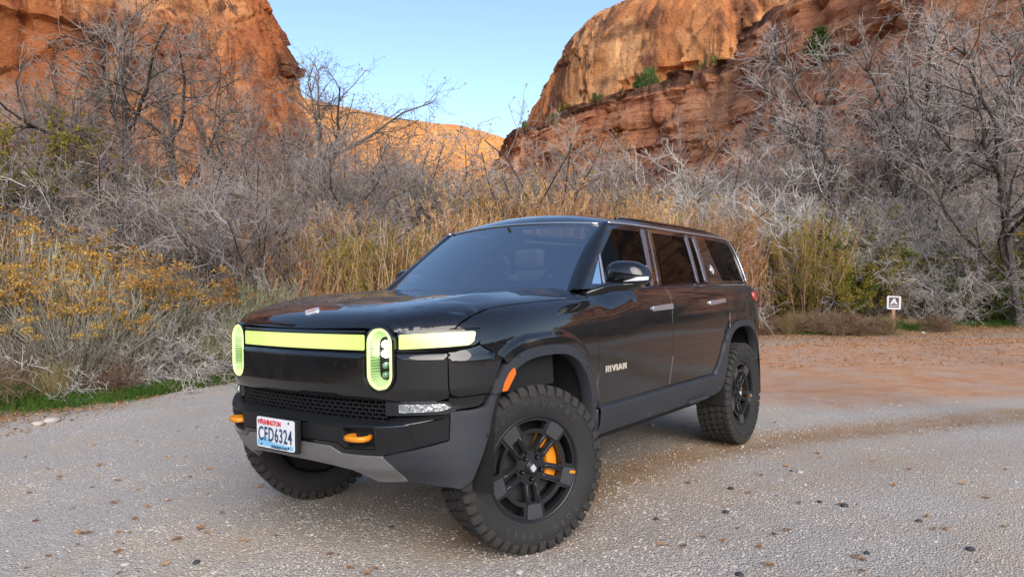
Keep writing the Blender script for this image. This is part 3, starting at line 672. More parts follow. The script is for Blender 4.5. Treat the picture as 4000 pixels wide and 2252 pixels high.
VM = dict(
    bark=veg_mat('grey_bark', (.035, .029, .026), (.13, .115, .105)), bark_pale=veg_mat('pale_bark', (.20, .185, .175), (.36, .34, .33)),
    twig=veg_mat('grey_twig', (.22, .195, .178), (.40, .36, .34)), twig_dark=veg_mat('brown_twig', (.145, .115, .10), (.29, .245, .225)),
    twig_pale=veg_mat('silver_twig', (.29, .265, .24), (.48, .445, .415)),
    dryleaf=veg_mat('dry_leaf', (.22, .115, .04), (.36, .215, .09), trans=.25), tan=veg_mat('tan_willow', (.44, .25, .115), (.60, .38, .20), trans=.3, c2=(.56, .33, .07)),
    rust=veg_mat('rust_stem', (.36, .20, .13), (.50, .32, .23)), gold=veg_mat('golden_flower', (.38, .19, .035), (.55, .33, .085), trans=.2, c2=(.30, .14, .035)),
    sage=veg_mat('sage_stem', (.20, .205, .12), (.36, .35, .22)), straw=veg_mat('straw_stem', (.21, .185, .145), (.38, .345, .29)), sagegreen=veg_mat('grey_green_leaf', (.10, .115, .055), (.20, .21, .115)),
    yellowleaf=veg_mat('yellow_green_leaf', (.19, .17, .025), (.36, .27, .04), trans=.35, c2=(.15, .15, .03)), green=veg_mat('green_leaf', (.075, .12, .022), (.15, .20, .035), trans=.3),
    grass=veg_mat('green_grass', (.045, .115, .018), (.10, .20, .03), trans=.25), drygrass=veg_mat('dry_grass', (.25, .185, .085), (.42, .33, .17), trans=.2), juniper=veg_mat('juniper_green', (.045, .075, .022), (.10, .14, .04)),
    litter=veg_mat('litter_leaf', (.26, .135, .055), (.46, .28, .13), c2=(.34, .15, .06)),
    scrub=veg_mat('brown_scrub', (.12, .075, .045), (.25, .165, .105)))
def proto(meshes):
    """list of (part name, (V, F), material) -> mesh datablocks"""
    return [(nm, mk_mesh(nm, v, f, VM[mt], False)) for nm, (v, f), mt in meshes]
def bare_tree(seed, h=8.0, lean=(0, 0), spread=.5, leaves=0, twigmat='twig', nst=1, fork=.22, dens=1., droop=0.):
    r = np.random.default_rng(seed); N0 = nst
    base = np.stack([r.normal(0, .15 if nst > 1 else 0, N0), r.normal(0, .15 if nst > 1 else 0, N0), np.zeros(N0) - .3], 1); d0 = np.stack([lean[0] + r.normal(0, .10 + .14 * (nst > 1), N0), lean[1] + r.normal(0, .10 + .14 * (nst > 1), N0), np.ones(N0)], 1)
    T = grow(base, d0, np.full(N0, h * .62), 8, r, .10, .05)
    s1, d1, t1, _ = children(T, int(9 * dens) if nst == 1 else int(6 * dens), r, fork, 1., (28, 62)); B1 = grow(s1, d1, h * (.52 - .22 * t1) * r.uniform(.8, 1.15, len(t1)), 7, r, .16, .09)
    s2, d2, t2, _ = children(B1, 9, r, .18, 1., (25, 65)); B2 = grow(s2, d2, h * .20 * (1.1 - .55 * t2) * r.uniform(.6, 1.2, len(t2)), 5, r, .22, .05 - droop)
    s3, d3, t3, _ = children(B2, 7, r, .12, 1., (25, 75)); B3 = grow(s3, d3, h * .075 * r.uniform(.6, 1.3, len(t3)), 4, r, .26, .03 - droop)
    s4, d4, t4, _ = children(B3, 4, r, .15, 1., (25, 80)); B4 = grow(s4, d4, h * .034 * r.uniform(.5, 1.4, len(t4)), 2, r, .25, .02)
    th = h * .0135 * (1 if nst == 1 else .62)
    parts = [('trunk', join([tubes(T, th, th * .38, 7)]), 'bark'), ('branches', join([tubes(B1, th * .46, th * .13, 5), tubes(B2, th * .16, th * .07, 4)]), 'bark'), ('crown', join([tubes(B3, .0058, .0035), tubes(B4, .0042, .0024)]), twigmat)]
    if leaves:
        k = r.integers(0, len(B4), leaves); parts.append(('leaves', cards(B4[k, -1], r.normal(size=(leaves, 3)) - np.array([0, 0, .5]), r.uniform(.04, .09, leaves), r.uniform(.012, .028, leaves), r), 'dryleaf'))
    return proto(parts)
def bare_shrub(seed, h=3.2, n=16, spread=.75, twig='twig', stem='bark', leaves=0, leafmat='dryleaf', dens=1., arch=.10):
    r = np.random.default_rng(seed); a = r.random(n) * 6.283; sp = spread * r.random(n) ** .7
    S = grow(np.stack([np.cos(a) * .25 * sp, np.sin(a) * .25 * sp, np.full(n, -.15)], 1), np.stack([np.cos(a) * sp, np.sin(a) * sp, np.ones(n)], 1), h * r.uniform(.65, 1.08, n), 7, r, .15, .02, arch)
    s2, d2, t2, _ = children(S, int(9 * dens), r, .12, 1., (25, 70)); B2 = grow(s2, d2, h * .34 * (1.15 - .6 * t2) * r.uniform(.6, 1.2, len(t2)), 5, r, .22, .04)
    s3, d3, t3, _ = children(B2, 6, r, .12, 1., (25, 75)); B3 = grow(s3, d3, h * .12 * r.uniform(.5, 1.3, len(t3)), 3, r, .27, .02)
    s4, d4, t4, _ = children(B3, 3, r, .1, 1., (25, 80)); B4 = grow(s4, d4, h * .05 * r.uniform(.5, 1.4, len(t4)), 2, r, .25)
    parts = [('stems', tubes(S, h * .0075, h * .0022, 5), stem), ('twigs', join([tubes(B2, h * .0026, h * .0014, 3), tubes(B3, .0048, .0032), tubes(B4, .0038, .0022)]), twig)]
    if leaves:
        k = r.integers(0, len(B4), leaves); parts.append(('leaves', cards(B4[k, -1], r.normal(size=(leaves, 3)), r.uniform(.028, .058, leaves), r.uniform(.008, .018, leaves), r), leafmat))
    return proto(parts)
def willow(seed, h=3.0, n=70, mat='tan', stem='rust', dens=1.):
    """upright feathery plumes with narrow dry leaves"""
    r = np.random.default_rng(seed); a = r.random(n) * 6.283; q = r.random(n) ** .6
    S = grow(np.stack([np.cos(a) * .7 * q, np.sin(a) * .7 * q, np.full(n, -.1)], 1), np.stack([np.cos(a) * .28 * q, np.sin(a) * .28 * q, np.ones(n)], 1), h * r.uniform(.55, 1.05, n), 7, r, .07, .05)
    s2, d2, t2, _ = children(S, int(12 * dens), r, .28, 1., (14, 38)); B2 = grow(s2, d2, h * .17 * (1.2 - .6 * t2) * r.uniform(.6, 1.2, len(t2)), 3, r, .12, .12)
    s3, d3, t3, _ = children(B2, 9, r, .05, 1., (15, 55)); m_ = len(s3)
    return proto([('stems', join([tubes(S, .011, .004, 4), tubes(B2, .0045, .0025)]), stem), ('leaves', cards(s3, d3, r.uniform(.06, .13, m_), r.uniform(.006, .013, m_), r), mat)])
def rabbitbrush(seed, h=1.5, n=190, flowers=True, fl=1.):
    r = np.random.default_rng(seed); a = r.random(n) * 6.283; q = r.random(n) ** .55
    S = grow(np.stack([np.cos(a) * .10 * q, np.sin(a) * .10 * q, np.full(n, -.08)], 1), np.stack([np.cos(a) * .85 * q, np.sin(a) * .85 * q, np.ones(n)], 1), h * r.uniform(.6, 1.08, n) * (1.05 - .2 * q), 6, r, .10, .05, .10)
    s2, d2, t2, _ = children(S, 5, r, .42, 1., (14, 35)); B2 = grow(s2, d2, h * .22 * (1.1 - .5 * t2) * r.uniform(.6, 1.2, len(t2)), 3, r, .12, .12)
    s3, d3, t3, _ = children(B2, 2 if flowers else 5, r, .3, 1., (20, 60)); m_ = len(s3)
    parts = [('stems', join([tubes(S, .0085, .0035, 4), tubes(B2, .0036, .0024)]), 'straw' if flowers else 'sage'), ('leaves', cards(s3, d3, r.uniform(.03, .06, m_), r.uniform(.0025, .0045, m_), r), 'sage')]
    if flowers:
        hi = S[:, -1, 2] > h * .62; tips = np.vstack([S[hi][:, -1], B2[(r.random(len(B2)) < .20 * fl) & (B2[:, -1, 2] > h * .66)][:, -1]]); tips = tips[fbm(tips[:, 0] * 2.6 + 40, tips[:, 1] * 2.6 + tips[:, 2] + 40, 2, seed) > .485]; k = 34; C = np.repeat(tips, k, 0) + r.normal(0, 1, (len(tips) * k, 3)) * np.array([.046, .046, .024]); D = r.normal(size=C.shape) + np.array([0, 0, .6])
        parts.append(('flowers', cards(C, D, r.uniform(.018, .038, len(C)), r.uniform(.008, .015, len(C)), r), 'gold'))
    return proto(parts)
def leafy(seed, h=2.4, n=16, mat='yellowleaf', nl=5200, ls=.06, stem='bark', spread=.7):
    r = np.random.default_rng(seed); a = r.random(n) * 6.283; sp = spread * r.random(n) ** .7
    S = grow(np.stack([np.cos(a) * .2, np.sin(a) * .2, np.full(n, -.15)], 1), np.stack([np.cos(a) * sp, np.sin(a) * sp, np.ones(n)], 1), h * r.uniform(.6, 1.05, n), 6, r, .16, .03, .08)
    s2, d2, t2, _ = children(S, 9, r, .2, 1., (25, 65)); B2 = grow(s2, d2, h * .30 * (1.1 - .5 * t2), 4, r, .2, .05); s3, d3, t3, _ = children(B2, 5, r, .1, 1., (25, 70)); B3 = grow(s3, d3, h * .10 * r.uniform(.5, 1.3, len(t3)), 2, r, .2)
    k = r.integers(0, len(B3), nl); f = r.random(nl)[:, None]; C = B3[k, 0] * (1 - f) + B3[k, -1] * f + r.normal(0, .02, (nl, 3))
    return proto([('stems', join([tubes(S, h * .008, h * .003, 4), tubes(B2, h * .0026, h * .0014), tubes(B3, .004, .0025)]), stem), ('leaves', cards(C, r.normal(size=(nl, 3)) + np.array([0, 0, .2]), ls * r.uniform(.6, 1.3, nl), ls * .28 * r.uniform(.7, 1.3, nl), r), mat)])
def tuft(seed, h=.5, n=130, mat='drygrass', w=.0045, lean=.55):
    r = np.random.default_rng(seed); a = r.random(n) * 6.283; q = r.random(n) ** .7; S = grow(np.stack([np.cos(a) * .09 * q, np.sin(a) * .09 * q, np.full(n, -.02)], 1), np.stack([np.cos(a) * lean * q, np.sin(a) * lean * q, np.ones(n)], 1), h * r.uniform(.5, 1.1, n), 4, r, .08, 0, .30)
    return proto([('blades', tubes(S, w, .0012, 3), mat)])
def tumble(seed, h=.6, n=60):
    r = np.random.default_rng(seed); a = r.random(n) * 6.283; q = r.random(n) ** .5; S = grow(np.stack([np.cos(a) * .1 * q, np.sin(a) * .1 * q, np.full(n, -.03)], 1), np.stack([np.cos(a) * 1.3 * q, np.sin(a) * 1.3 * q, np.full(n, .9)], 1), h * r.uniform(.5, 1.1, n), 5, r, .2, .03, .12)
    s2, d2, t2, _ = children(S, 9, r, .2, 1., (25, 70)); B2 = grow(s2, d2, h * .32 * r.uniform(.5, 1.2, len(t2)), 3, r, .28); s3, d3, t3, _ = children(B2, 4, r, .1, 1., (25, 80)); B3 = grow(s3, d3, h * .10 * r.uniform(.5, 1.2, len(t3)), 2, r, .28)
    return proto([('stems', tubes(S, .005, .002, 3), 'scrub'), ('twigs', join([tubes(B2, .0026, .0016), tubes(B3, .0022, .0013)]), 'scrub')])
def juniper(seed, h=2.5):
    r = np.random.default_rng(seed); T = grow(np.array([[0, 0, -.3]]), np.array([[.1, 0, 1.]]), np.array([h * .8]), 6, r, .12); s1, d1, t1, _ = children(T, 34, r, .12, 1., (40, 75)); B1 = grow(s1, d1, h * .42 * (1.15 - .75 * t1) * r.uniform(.7, 1.15, len(t1)), 4, r, .16, .10)
    s2, d2, t2, _ = children(B1, 7, r, .25, 1., (25, 60)); k = 26; C = np.repeat(s2, k, 0) + r.normal(0, h * .036, (len(s2) * k, 3))
    return proto([('trunk', tubes(T, h * .03, h * .008, 6), 'bark'), ('crown', join([tubes(B1, h * .009, h * .003, 3), cards(C, r.normal(size=C.shape) + np.array([0, 0, .6]), h * .05 * r.uniform(.6, 1.3, len(C)), h * .012, r)]), 'juniper')])

def plant(name, pr, x, y, rz, sc=1., label='', cat='shrub', group=None, z=None, tilt=(0, 0)):
    e = empty(name, (float(x), float(y), gz(x, y) if z is None else z), rz); e.rotation_euler = (tilt[0], tilt[1], rz)
    e.scale = (sc, sc, sc) if np.isscalar(sc) else sc
    for nm, me in pr: add_obj(nm, me, e)
    setp(e, label, cat, group); return e
vr = random.Random(21)
def rr(a, b): return vr.uniform(a, b)
PT = [bare_tree(s, 8.0, leaves=l, dens=dn, twigmat=tm) for s, l, dn, tm in ((1, 900, 1.0, 'twig_dark'), (2, 700, .9, 'twig_dark'), (3, 0, 1.1, 'twig'))]
PM_ = [bare_tree(s, 7.0, nst=3, leaves=l, dens=1., twigmat=tm) for s, l, tm in ((4, 1200, 'twig_dark'), (5, 0, 'twig'))]
PS = [bare_shrub(10, 3.2), bare_shrub(11, 3.0, twig='twig_pale', spread=.9), bare_shrub(12, 3.3, twig='twig_dark', leaves=2000), bare_shrub(13, 2.9, n=13, twig='twig', leaves=500, spread=1.0, arch=.25), bare_shrub(14, 2.8, twig='twig_dark', leaves=600)]
PSil = [bare_shrub(15, 3.0, n=12, twig='twig_pale', stem='bark_pale', spread=1.1, arch=.35), bare_shrub(16, 3.4, n=10, twig='twig_pale', stem='bark_pale', spread=.8, arch=.2)]
PW = [willow(20, 3.0), willow(21, 2.7, 60), willow(22, 2.8, 60, mat='yellowleaf')]
PR = [rabbitbrush(30), rabbitbrush(31, 1.35, 150, fl=.75), rabbitbrush(32, 1.5, 150, flowers=False)]
PL = [leafy(40, nl=9500, ls=.075), leafy(41, 2.2, mat='green', nl=7000, ls=.07), leafy(42, 4.6, n=24, nl=34000, ls=.062)]
PG = [tuft(50), tuft(51, .45, 120, 'grass', .0042), tuft(52, .7, 150, 'drygrass', .004, .4)]
PB_ = [tumble(60), tumble(61, .7)]
PJ = [juniper(70), juniper(71, 2.2)]
PD = [bare_shrub(17, 1.5, n=26, twig='twig_pale', stem='straw', spread=2.2, arch=.55, dens=.45)]

# big trees on the left, ahead of the orange cliff
for dx, dep, k, h, tl, lab in (
    (300, 17, 0, 1.12, (0, -.16), 'tall bare grey tree leaning out of the thicket before the orange cliff'),
    (255, 21, 2, 1.02, (.1, -.10), 'slender pale-branched bare tree before the shadowed orange wall'),
    (500, 21, 1, 1.12, (0, .04), 'dark bare tree with brown leaf tufts against the middle of the orange wall'),
    (430, 15.5, 0, .72, (.05, .1), 'short dark forked bare tree standing in the grey thicket'),
    (640, 20, 3, 1.20, (0, .12), 'many-stemmed bare tree at the corner of the orange wall'),
    (715, 23, 1, 1.18, (-.05, .22), 'bare tree at the wall corner leaning its crown into the open sky'),
    (880, 24, 3, .78, (0, .1), 'bare bushy tree standing clear against the sky by the far mesa'),
    (1040, 27, 1, .70, (0, 0), 'small bare tree below the far mesa slope'),
    (1130, 25, 0, .66, (0, .05), 'small dark bare tree in front of the canyon gap'),
    (780, 19, 4, .86, (0, -.1), 'grey many-stemmed bare tree beside the wall corner'),
    (120, 19, 4, 1.0, (0, -.05), 'grey bare tree behind the yellow-green bush'),
    (1290, 30, 3, .66, (0, 0), 'low bare tree at the foot of the red ledge'),
    (1420, 29, 4, .66, (0, 0), 'low grey bare tree before the red ledge')):
    pr = (PT + PM_)[k]; x, y = at(dx, dep); plant('bare_tree', pr, x, y, rr(0, 6.28), h, lab, 'tree', 'bare trees round the lot', tilt=tl)
# right side cottonwoods
for dx, dep, k, h, tl, lab in (
    (2165, 27, 2, 1.32, (0, .0), 'big grey cottonwood with a dark forked trunk before the red slope'),
    (2560, 21, 2, 1.35, (0, -.12), 'pale thick-limbed bare cottonwood leaning over the sign'),
    (1930, 30, 4, 1.15, (0, 0), 'silvery bare tree standing high against the red ledge'),
    (1740, 27, 4, .92, (0, 0), 'grey many-stemmed bare tree behind the vehicle roof'),
    (2360, 30, 4, 1.20, (0, 0), 'grey bare tree between the two cottonwoods'),
    (2760, 24, 2, 1.3, (0, -.1), 'bare cottonwood beyond the edge of the lot'),
    (2075, 29, 2, 1.55, (0, .05), 'tall bare cottonwood crown filling the red slope left of the forked trunk'),
    (2290, 27, 2, 1.55, (0, -.03), 'tall bare cottonwood with a spreading grey crown above the sign'),
    (2480, 26, 0, 1.50, (0, -.05), 'tall dusky bare tree between the sign and the leaning cottonwood'),
    (2420, 30, 4, 1.7, (0, 0), 'broad many-stemmed bare tree high on the red slope'),
    (2620, 27, 2, 1.75, (0, -.06), 'tallest bare cottonwood at the end of the lot'),
    (1600, 29, 3, .74, (0, 0), 'dusky bare tree under the red ledge behind the roof')):
    pr = (PT + PM_)[k]; x, y = at(dx, dep); plant('bare_tree', pr, x, y, rr(0, 6.28), h, lab, 'tree', 'bare trees round the lot', tilt=tl)
# grey thicket
LOOK = ['upright bare grey shrub', 'wide bare silvery shrub', 'brown shrub with clinging dry leaves', 'open arching grey shrub', 'dense brown shrub with sparse leaves']
SORT = ['upright grey', 'wide silvery', 'leaf-clad brown', 'open arching', 'dense brown']
WHERE = {'L': 'between the orange wall and the rabbitbrush', 'C': 'between the tan willows and the red ledge', 'R': 'between the sign and the red slope'}
class _L(dict):
    def __getitem__(s, q): return LOOK[k] + ' ' + WHERE[q]
LBT = _L()
for i in range(58):
    dx = rr(-150, 900); dep = rr(12.5, 21); k = vr.choice([0, 2, 3, 2, 0, 4, 1]); x, y = at(dx, dep)
    if edge_dist(np.array([x]), np.array([y]))[0] < 2.2: continue
    plant('bare_shrub', PS[k], x, y, rr(0, 6.28), rr(.85, 1.3), LBT['L'], 'shrub', SORT[k] + ' shrubs below the orange wall')
for i in range(44):
    dx = rr(880, 1750); dep = rr(20, 30); k = vr.choice([0, 2, 3, 2, 4]); x, y = at(dx, dep)
    plant('bare_shrub', PS[k], x, y, rr(0, 6.28), rr(1.15, 1.85), LBT['C'], 'shrub', SORT[k] + ' shrubs below the red ledge')
for i in range(66):
    dx = rr(1750, 2750); dep = rr(23, 31); k = vr.choice([0, 1, 1, 3, 2, 3, 4]); x, y = at(dx, dep)
    if edge_dist(np.array([x]), np.array([y]))[0] < 1.5: continue
    plant('bare_shrub', PS[k], x, y, rr(0, 6.28), rr(.95, 1.8), LBT['R'], 'shrub', SORT[k] + ' shrubs behind the sign')
for i in range(26):
    dx = rr(1850, 2620); dep = rr(21.5, 25); x, y = at(dx, dep)
    if edge_dist(np.array([x]), np.array([y]))[0] < 1.2: continue
    plant('silver_shrub', PSil[i % 2], x, y, rr(0, 6.28), rr(.8, 1.15), ('low silvery shrub with drooping arched stems behind the sign', 'tall silvery shrub with upright pale stems behind the sign')[i % 2], 'shrub', ('drooping silver shrubs', 'upright silver shrubs')[i % 2])
for i in range(9):
    x, y = at(rr(1500, 1900), rr(21, 24)); plant('silver_shrub', PSil[i % 2], x, y, rr(0, 6.28), rr(.9, 1.2), ('silvery arching shrub showing above the vehicle roof', 'upright silvery shrub showing above the vehicle roof')[i % 2], 'shrub', ('arching silver shrubs above the roof', 'upright silver shrubs above the roof')[i % 2])
# tan willows behind the vehicle
for i in range(96):
    dx = rr(640, 1820); dep = rr(13.8, 17.5) if dx < 1220 else rr(18.5, 24); x, y = at(dx, dep)
    if edge_dist(np.array([x]), np.array([y]))[0] < 1.2: continue
    k = vr.choice([0, 1, 0, 1, 2]); plant('tan_willow', PW[k], x, y, rr(0, 6.28), rr(.62, 1.0) * (1.0 if dx < 1220 else 1.4), ('tall tan feathery willow clump behind the vehicle', 'shorter thin tan willow clump behind the vehicle', 'yellowish feathery willow clump among the tan ones behind the vehicle')[k], 'shrub', ('tall tan willows', 'short tan willows', 'yellowish willows')[k])
for dx, dep, s in ((985, 15, 1.02), (1000, 15.6, .9), (2010, 20.8, 1.05), (2040, 21.3, .9), (1985, 21.5, 1.1), (1965, 20.9, .8), (2030, 22, 1.2), (965, 15.8, .95), (800, 14.6, .8), (750, 14.2, .75), (1290, 20, 1.2), (1400, 21, 1.2), (1560, 21.5, 1.25), (480, 12.2, .5)):
    x, y = at(dx, dep); plant('golden_willow', PW[2], x, y, rr(0, 6.28), s, 'bright golden-yellow upright willow clump standing out of the tan ones', 'shrub', 'golden willows')
# yellow-green leafy bushes
x, y = at(20, 14.6); plant('leafy_bush', PL[2], x, y, 0, .98, 'tall yellow-green leafy bush below the shadowed orange wall', 'bush')
for dx, dep, k, s in ((2080, 20.6, 0, .8), (2115, 21.6, 1, .75), (1985, 20.9, 0, .62), (2040, 21.5, 0, 1.0), (2480, 23, 0, 1.25), (2390, 24, 0, 1.3), (2560, 23.5, 0, 1.4), (2330, 22.5, 1, .8), (2520, 21.8, 1, .7), (2120, 22.5, 0, 1.15), (1960, 20.8, 0, .6), (2180, 22.0, 0, 1.0), (2075, 22.8, 1, 1.3), (2440, 22.0, 1, .9), (2300, 23.2, 0, 1.25), (2230, 23.5, 1, 1.2), (2500, 24, 0, 1.6), (2580, 22.4, 1, 1.0), (2150, 24, 0, 1.5)):
    x, y = at(dx, dep); plant('leafy_bush', PL[k], x, y, rr(0, 6), s, ('yellowing leafy bush among silver twigs behind the sign', 'green leafy bush among silver twigs behind the sign')[k], 'bush', ('yellow bushes behind the sign', 'green bushes behind the sign')[k])
for dx, dep, k, s in ((840, 13, 1, .45), (800, 12.5, 0, .4), (905, 13.5, 1, .5), (950, 14, 1, .4)):
    x, y = at(dx, dep); plant('leafy_bush', PL[k], x, y, rr(0, 6), s, 'small green leafy bush at the foot of the tan willows', 'bush', 'small green bushes beside the hood')
for dx, dep, k, s in ((380, 15.2, 0, .85), (520, 15.0, 0, .7), (610, 15.6, 0, .8), (700, 15.0, 1, .6), (460, 16.5, 1, .95), (870, 16.0, 0, .8), (1090, 17.5, 0, .85), (1180, 18.5, 0, .8), (230, 14.4, 0, .9), (1480, 20.5, 0, .9)):
    x, y = at(dx, dep); plant('leafy_bush', PL[k], x, y, rr(0, 6), s, ('olive-yellow leafy bush showing through the bare twigs below the orange wall', 'green leafy bush showing through the bare twigs below the orange wall')[k], 'bush', ('olive bushes in the thicket', 'green bushes in the thicket')[k])
# rabbitbrush along the left edge
for i, (dx, dep, s, k) in enumerate(((20, 10.6, 1.45, 0), (90, 11.4, 1.35, 0), (150, 10.2, 1.2, 0), (215, 10.0, 1.15, 0), (255, 10.5, 1.0, 2), (280, 10.9, 1.3, 0), (340, 11.3, 1.35, 0), (360, 11.0, .9, 2), (400, 11.8, 1.1, 0), (110, 10.3, 1.0, 2), (425, 11.5, .85, 2), (30, 10.0, .95, 2), (190, 10.9, 1.25, 2), (455, 11.9, 1.15, 0), (300, 10.2, .95, 1), (180, 9.6, .9, 1), (60, 9.6, .95, 1), (-30, 9.8, 1.2, 0), (-70, 10.8, 1.3, 0), (520, 12.5, 1.0, 1), (130, 12.2, 1.5, 0), (10, 12.0, 1.6, 0), (420, 13.0, 1.1, 1), (500, 13.4, 1.0, 1), (-120, 9.5, 1.3, 0), (-200, 9.4, 1.2, 0))):
    x, y = at(dx, dep); plant('rabbitbrush', PR[k], x, y, rr(0, 6.28), s * rr(.95, 1.05), ('tall rabbitbrush thick with golden dried flower heads beside the gravel', 'shorter rabbitbrush with sparse golden heads beside the gravel', 'flowerless grey-green brush standing among the golden rabbitbrush')[k], 'shrub', ('tall rabbitbrush', 'short rabbitbrush', 'flowerless brush')[k])
for i, (dx, dep, s, k) in enumerate(((600, 12.6, 1.0, 2), (650, 12.9, 1.1, 2), (560, 12.0, .8, 2), (700, 13.2, 1.1, 1), (745, 13.0, 1.0, 2), (620, 13.6, 1.1, 1), (780, 13.8, 1.0, 1))):
    x, y = at(dx, dep); plant('sagebrush', PR[k], x, y, rr(0, 6.28), s, 'pale green broom-like brush growing beside the hood', 'shrub', 'green brush beside the hood')
for i in range(34):
    dx = rr(-120, 640); x, y = at(dx, 8.9 + max(0, dx) * .0046 + rr(0, 1.4))
    if edge_dist(np.array([x]), np.array([y]))[0] < .55: continue
    plant('flattened_brush', PD[0], x, y, rr(0, 6.28), rr(.75, 1.2), 'pale flattened dead stems sprawling under the rabbitbrush', 'shrub', 'flattened dead brush')
for i in range(14):
    dx = rr(330, 620); x, y = at(dx, 10.6 + (dx - 330) * .004 + rr(0, .6))
    plant('green_brush', PR[2], x, y, rr(0, 6.28), rr(.40, .58), 'low grey-green brush in front of the sprawling dead stems', 'shrub', 'low grey-green brush')
# low growth along the lot edges
def edge_pt(t, off):
    L = np.concatenate([[0], np.cumsum(np.hypot(*np.diff(EDGE, axis=0).T))]); x = np.interp(t, L, EDGE[:, 0]); y = np.interp(t, L, EDGE[:, 1]); x2 = np.interp(t + .1, L, EDGE[:, 0]); y2 = np.interp(t + .1, L, EDGE[:, 1]); n = np.array([-(y2 - y), x2 - x]); n /= np.linalg.norm(n) + 1e-9; return x + n[0] * off, y + n[1] * off
for dx, dep, k, s in ((40, 9.0, 0, .75), (20, 8.7, 1, .7), (100, 9.1, 0, .6), (275, 9.6, 0, .9), (255, 9.7, 1, .8), (210, 9.5, 0, .55), (-40, 8.6, 1, .9)):
    x, y = at(dx, dep); plant('dry_scrub', PB_[k], x, y, rr(0, 6.28), s, 'low brown dry scrub at the gravel edge under the rabbitbrush', 'shrub', 'dry scrub by the rabbitbrush')
for dx, dep, k, s in ((2010, 19.5, 1, 1.05), (2060, 19.3, 0, 1.15), (2110, 19.0, 1, 1.2), (2160, 18.8, 0, 1.15), (2200, 18.9, 1, 1.0), (1950, 19.8, 0, .9), (2355, 19.6, 1, .95), (2090, 20, 0, 1.0), (1920, 19.4, 1, .8)):
    x, y = at(dx, dep); plant('dry_scrub', PB_[k], x, y, rr(0, 6.28), s, 'low brown dry scrub at the lot edge in front of the sign', 'shrub', 'dry scrub near the sign')
for i in range(34):
    dx = rr(-20, 330); x, y = at(dx, 8.35 + max(dx, 0) * .0052 + rr(-.1, .7)); 
    if edge_dist(np.array([x]), np.array([y]))[0] < .02: continue
    k = vr.choice([0, 1, 1, 2]); plant('grass_tuft', PG[k], x, y, rr(0, 6.28), rr(.5, .9), ('dry straw grass tuft', 'green grass tuft', 'tall thin dry grass tuft')[k] + ' at the gravel edge under the rabbitbrush', 'grass tuft', ('dry tufts', 'green tufts', 'tall tufts')[k] + ' under the rabbitbrush')
for dx, dep, k, s in ((1975, 19.2, 2, .85), (1990, 19.5, 2, .9), (2030, 19.6, 0, .9), (2085, 19.7, 2, .8), (2240, 20.2, 2, .7), (2290, 20.5, 0, .7), (1960, 19.6, 0, .9)):
    x, y = at(dx, dep); plant('grass_tuft', PG[k], x, y, rr(0, 6.28), s, 'pale dry grass tuft standing by the lot edge near the sign', 'grass tuft', 'grass tufts near the sign')
# green grass: one mass
def grass_mass():
    r = np.random.default_rng(5); cs_ = []
    for dx, dep, w, n in ((375, 10.05, .5, 2600), (330, 9.75, .45, 1900), (430, 10.45, .45, 2400), (480, 10.8, .4, 1600), (540, 11.2, .4, 1000), (240, 9.35, .4, 1300), (150, 9.05, .45, 1300), (60, 8.8, .5, 1300), (2265, 20.6, .7, 2200), (2330, 20.4, .5, 1200), (2440, 21.8, 1.0, 3000), (2530, 22.2, 1.0, 2400), (2360, 23, .8, 1800), (2010, 19.6, .5, 900), (2200, 19.2, .4, 700)):
        c = at(dx, dep); cs_.append(np.stack([r.normal(c[0], w * .6, n), r.normal(c[1], w * .6, n)], 1))
    C = np.vstack(cs_); C = C[edge_dist(C[:, 0], C[:, 1]) > -.25]; n = len(C); P0 = np.stack([C[:, 0], C[:, 1], ground_z(C[:, 0], C[:, 1])], 1); a = r.random(n) * 6.28
    S = grow(P0, np.stack([np.cos(a) * .5, np.sin(a) * .5, np.ones(n)], 1), r.uniform(.06, .19, n), 2, r, .15); v, f = tubes(S, .0042, .001, 3)
    o = add_obj('green_grass', mk_mesh('green_grass', v, f, VM['grass'])); setp(o, 'short bright green grass growing along the edge of the lot', 'grass', kind='stuff')
grass_mass()
# undergrowth far back that reads as one brown-grey mass
def undergrowth():
    r = np.random.default_rng(9); n = 1700; dx = r.uniform(-300, 2900, n); dep = np.where(dx < 850, r.uniform(14, 26, n), r.uniform(21, 36, n)); P = np.array([at(a, b) for a, b in zip(dx, dep)]); k = edge_dist(P[:, 0], P[:, 1]) > 2.5; P = P[k]; n = len(P)
    b = np.stack([P[:, 0], P[:, 1], ground_z(P[:, 0], P[:, 1]) - .1], 1); a = r.random(n) * 6.28; S = grow(b, np.stack([np.cos(a) * .6, np.sin(a) * .6, np.ones(n)], 1), r.uniform(1.0, 3.0, n), 5, r, .2, .02, .1); s2, d2, t2, _ = children(S, 6, r, .1, 1., (25, 70)); B2 = grow(s2, d2, r.uniform(.3, .9, len(t2)), 3, r, .25)
    s3, d3, t3, _ = children(B2, 3, r, .1, 1., (25, 70)); B3 = grow(s3, d3, r.uniform(.12, .4, len(t3)), 2, r, .25)
    v, f = join([tubes(S, .012, .005), tubes(B2, .006, .004), tubes(B3, .005, .003)])
    o = add_obj('undergrowth', mk_mesh('undergrowth', v, f, VM['twig_dark'])); setp(o, 'tangled brown-grey undergrowth filling the thicket', 'undergrowth', kind='stuff')
undergrowth()
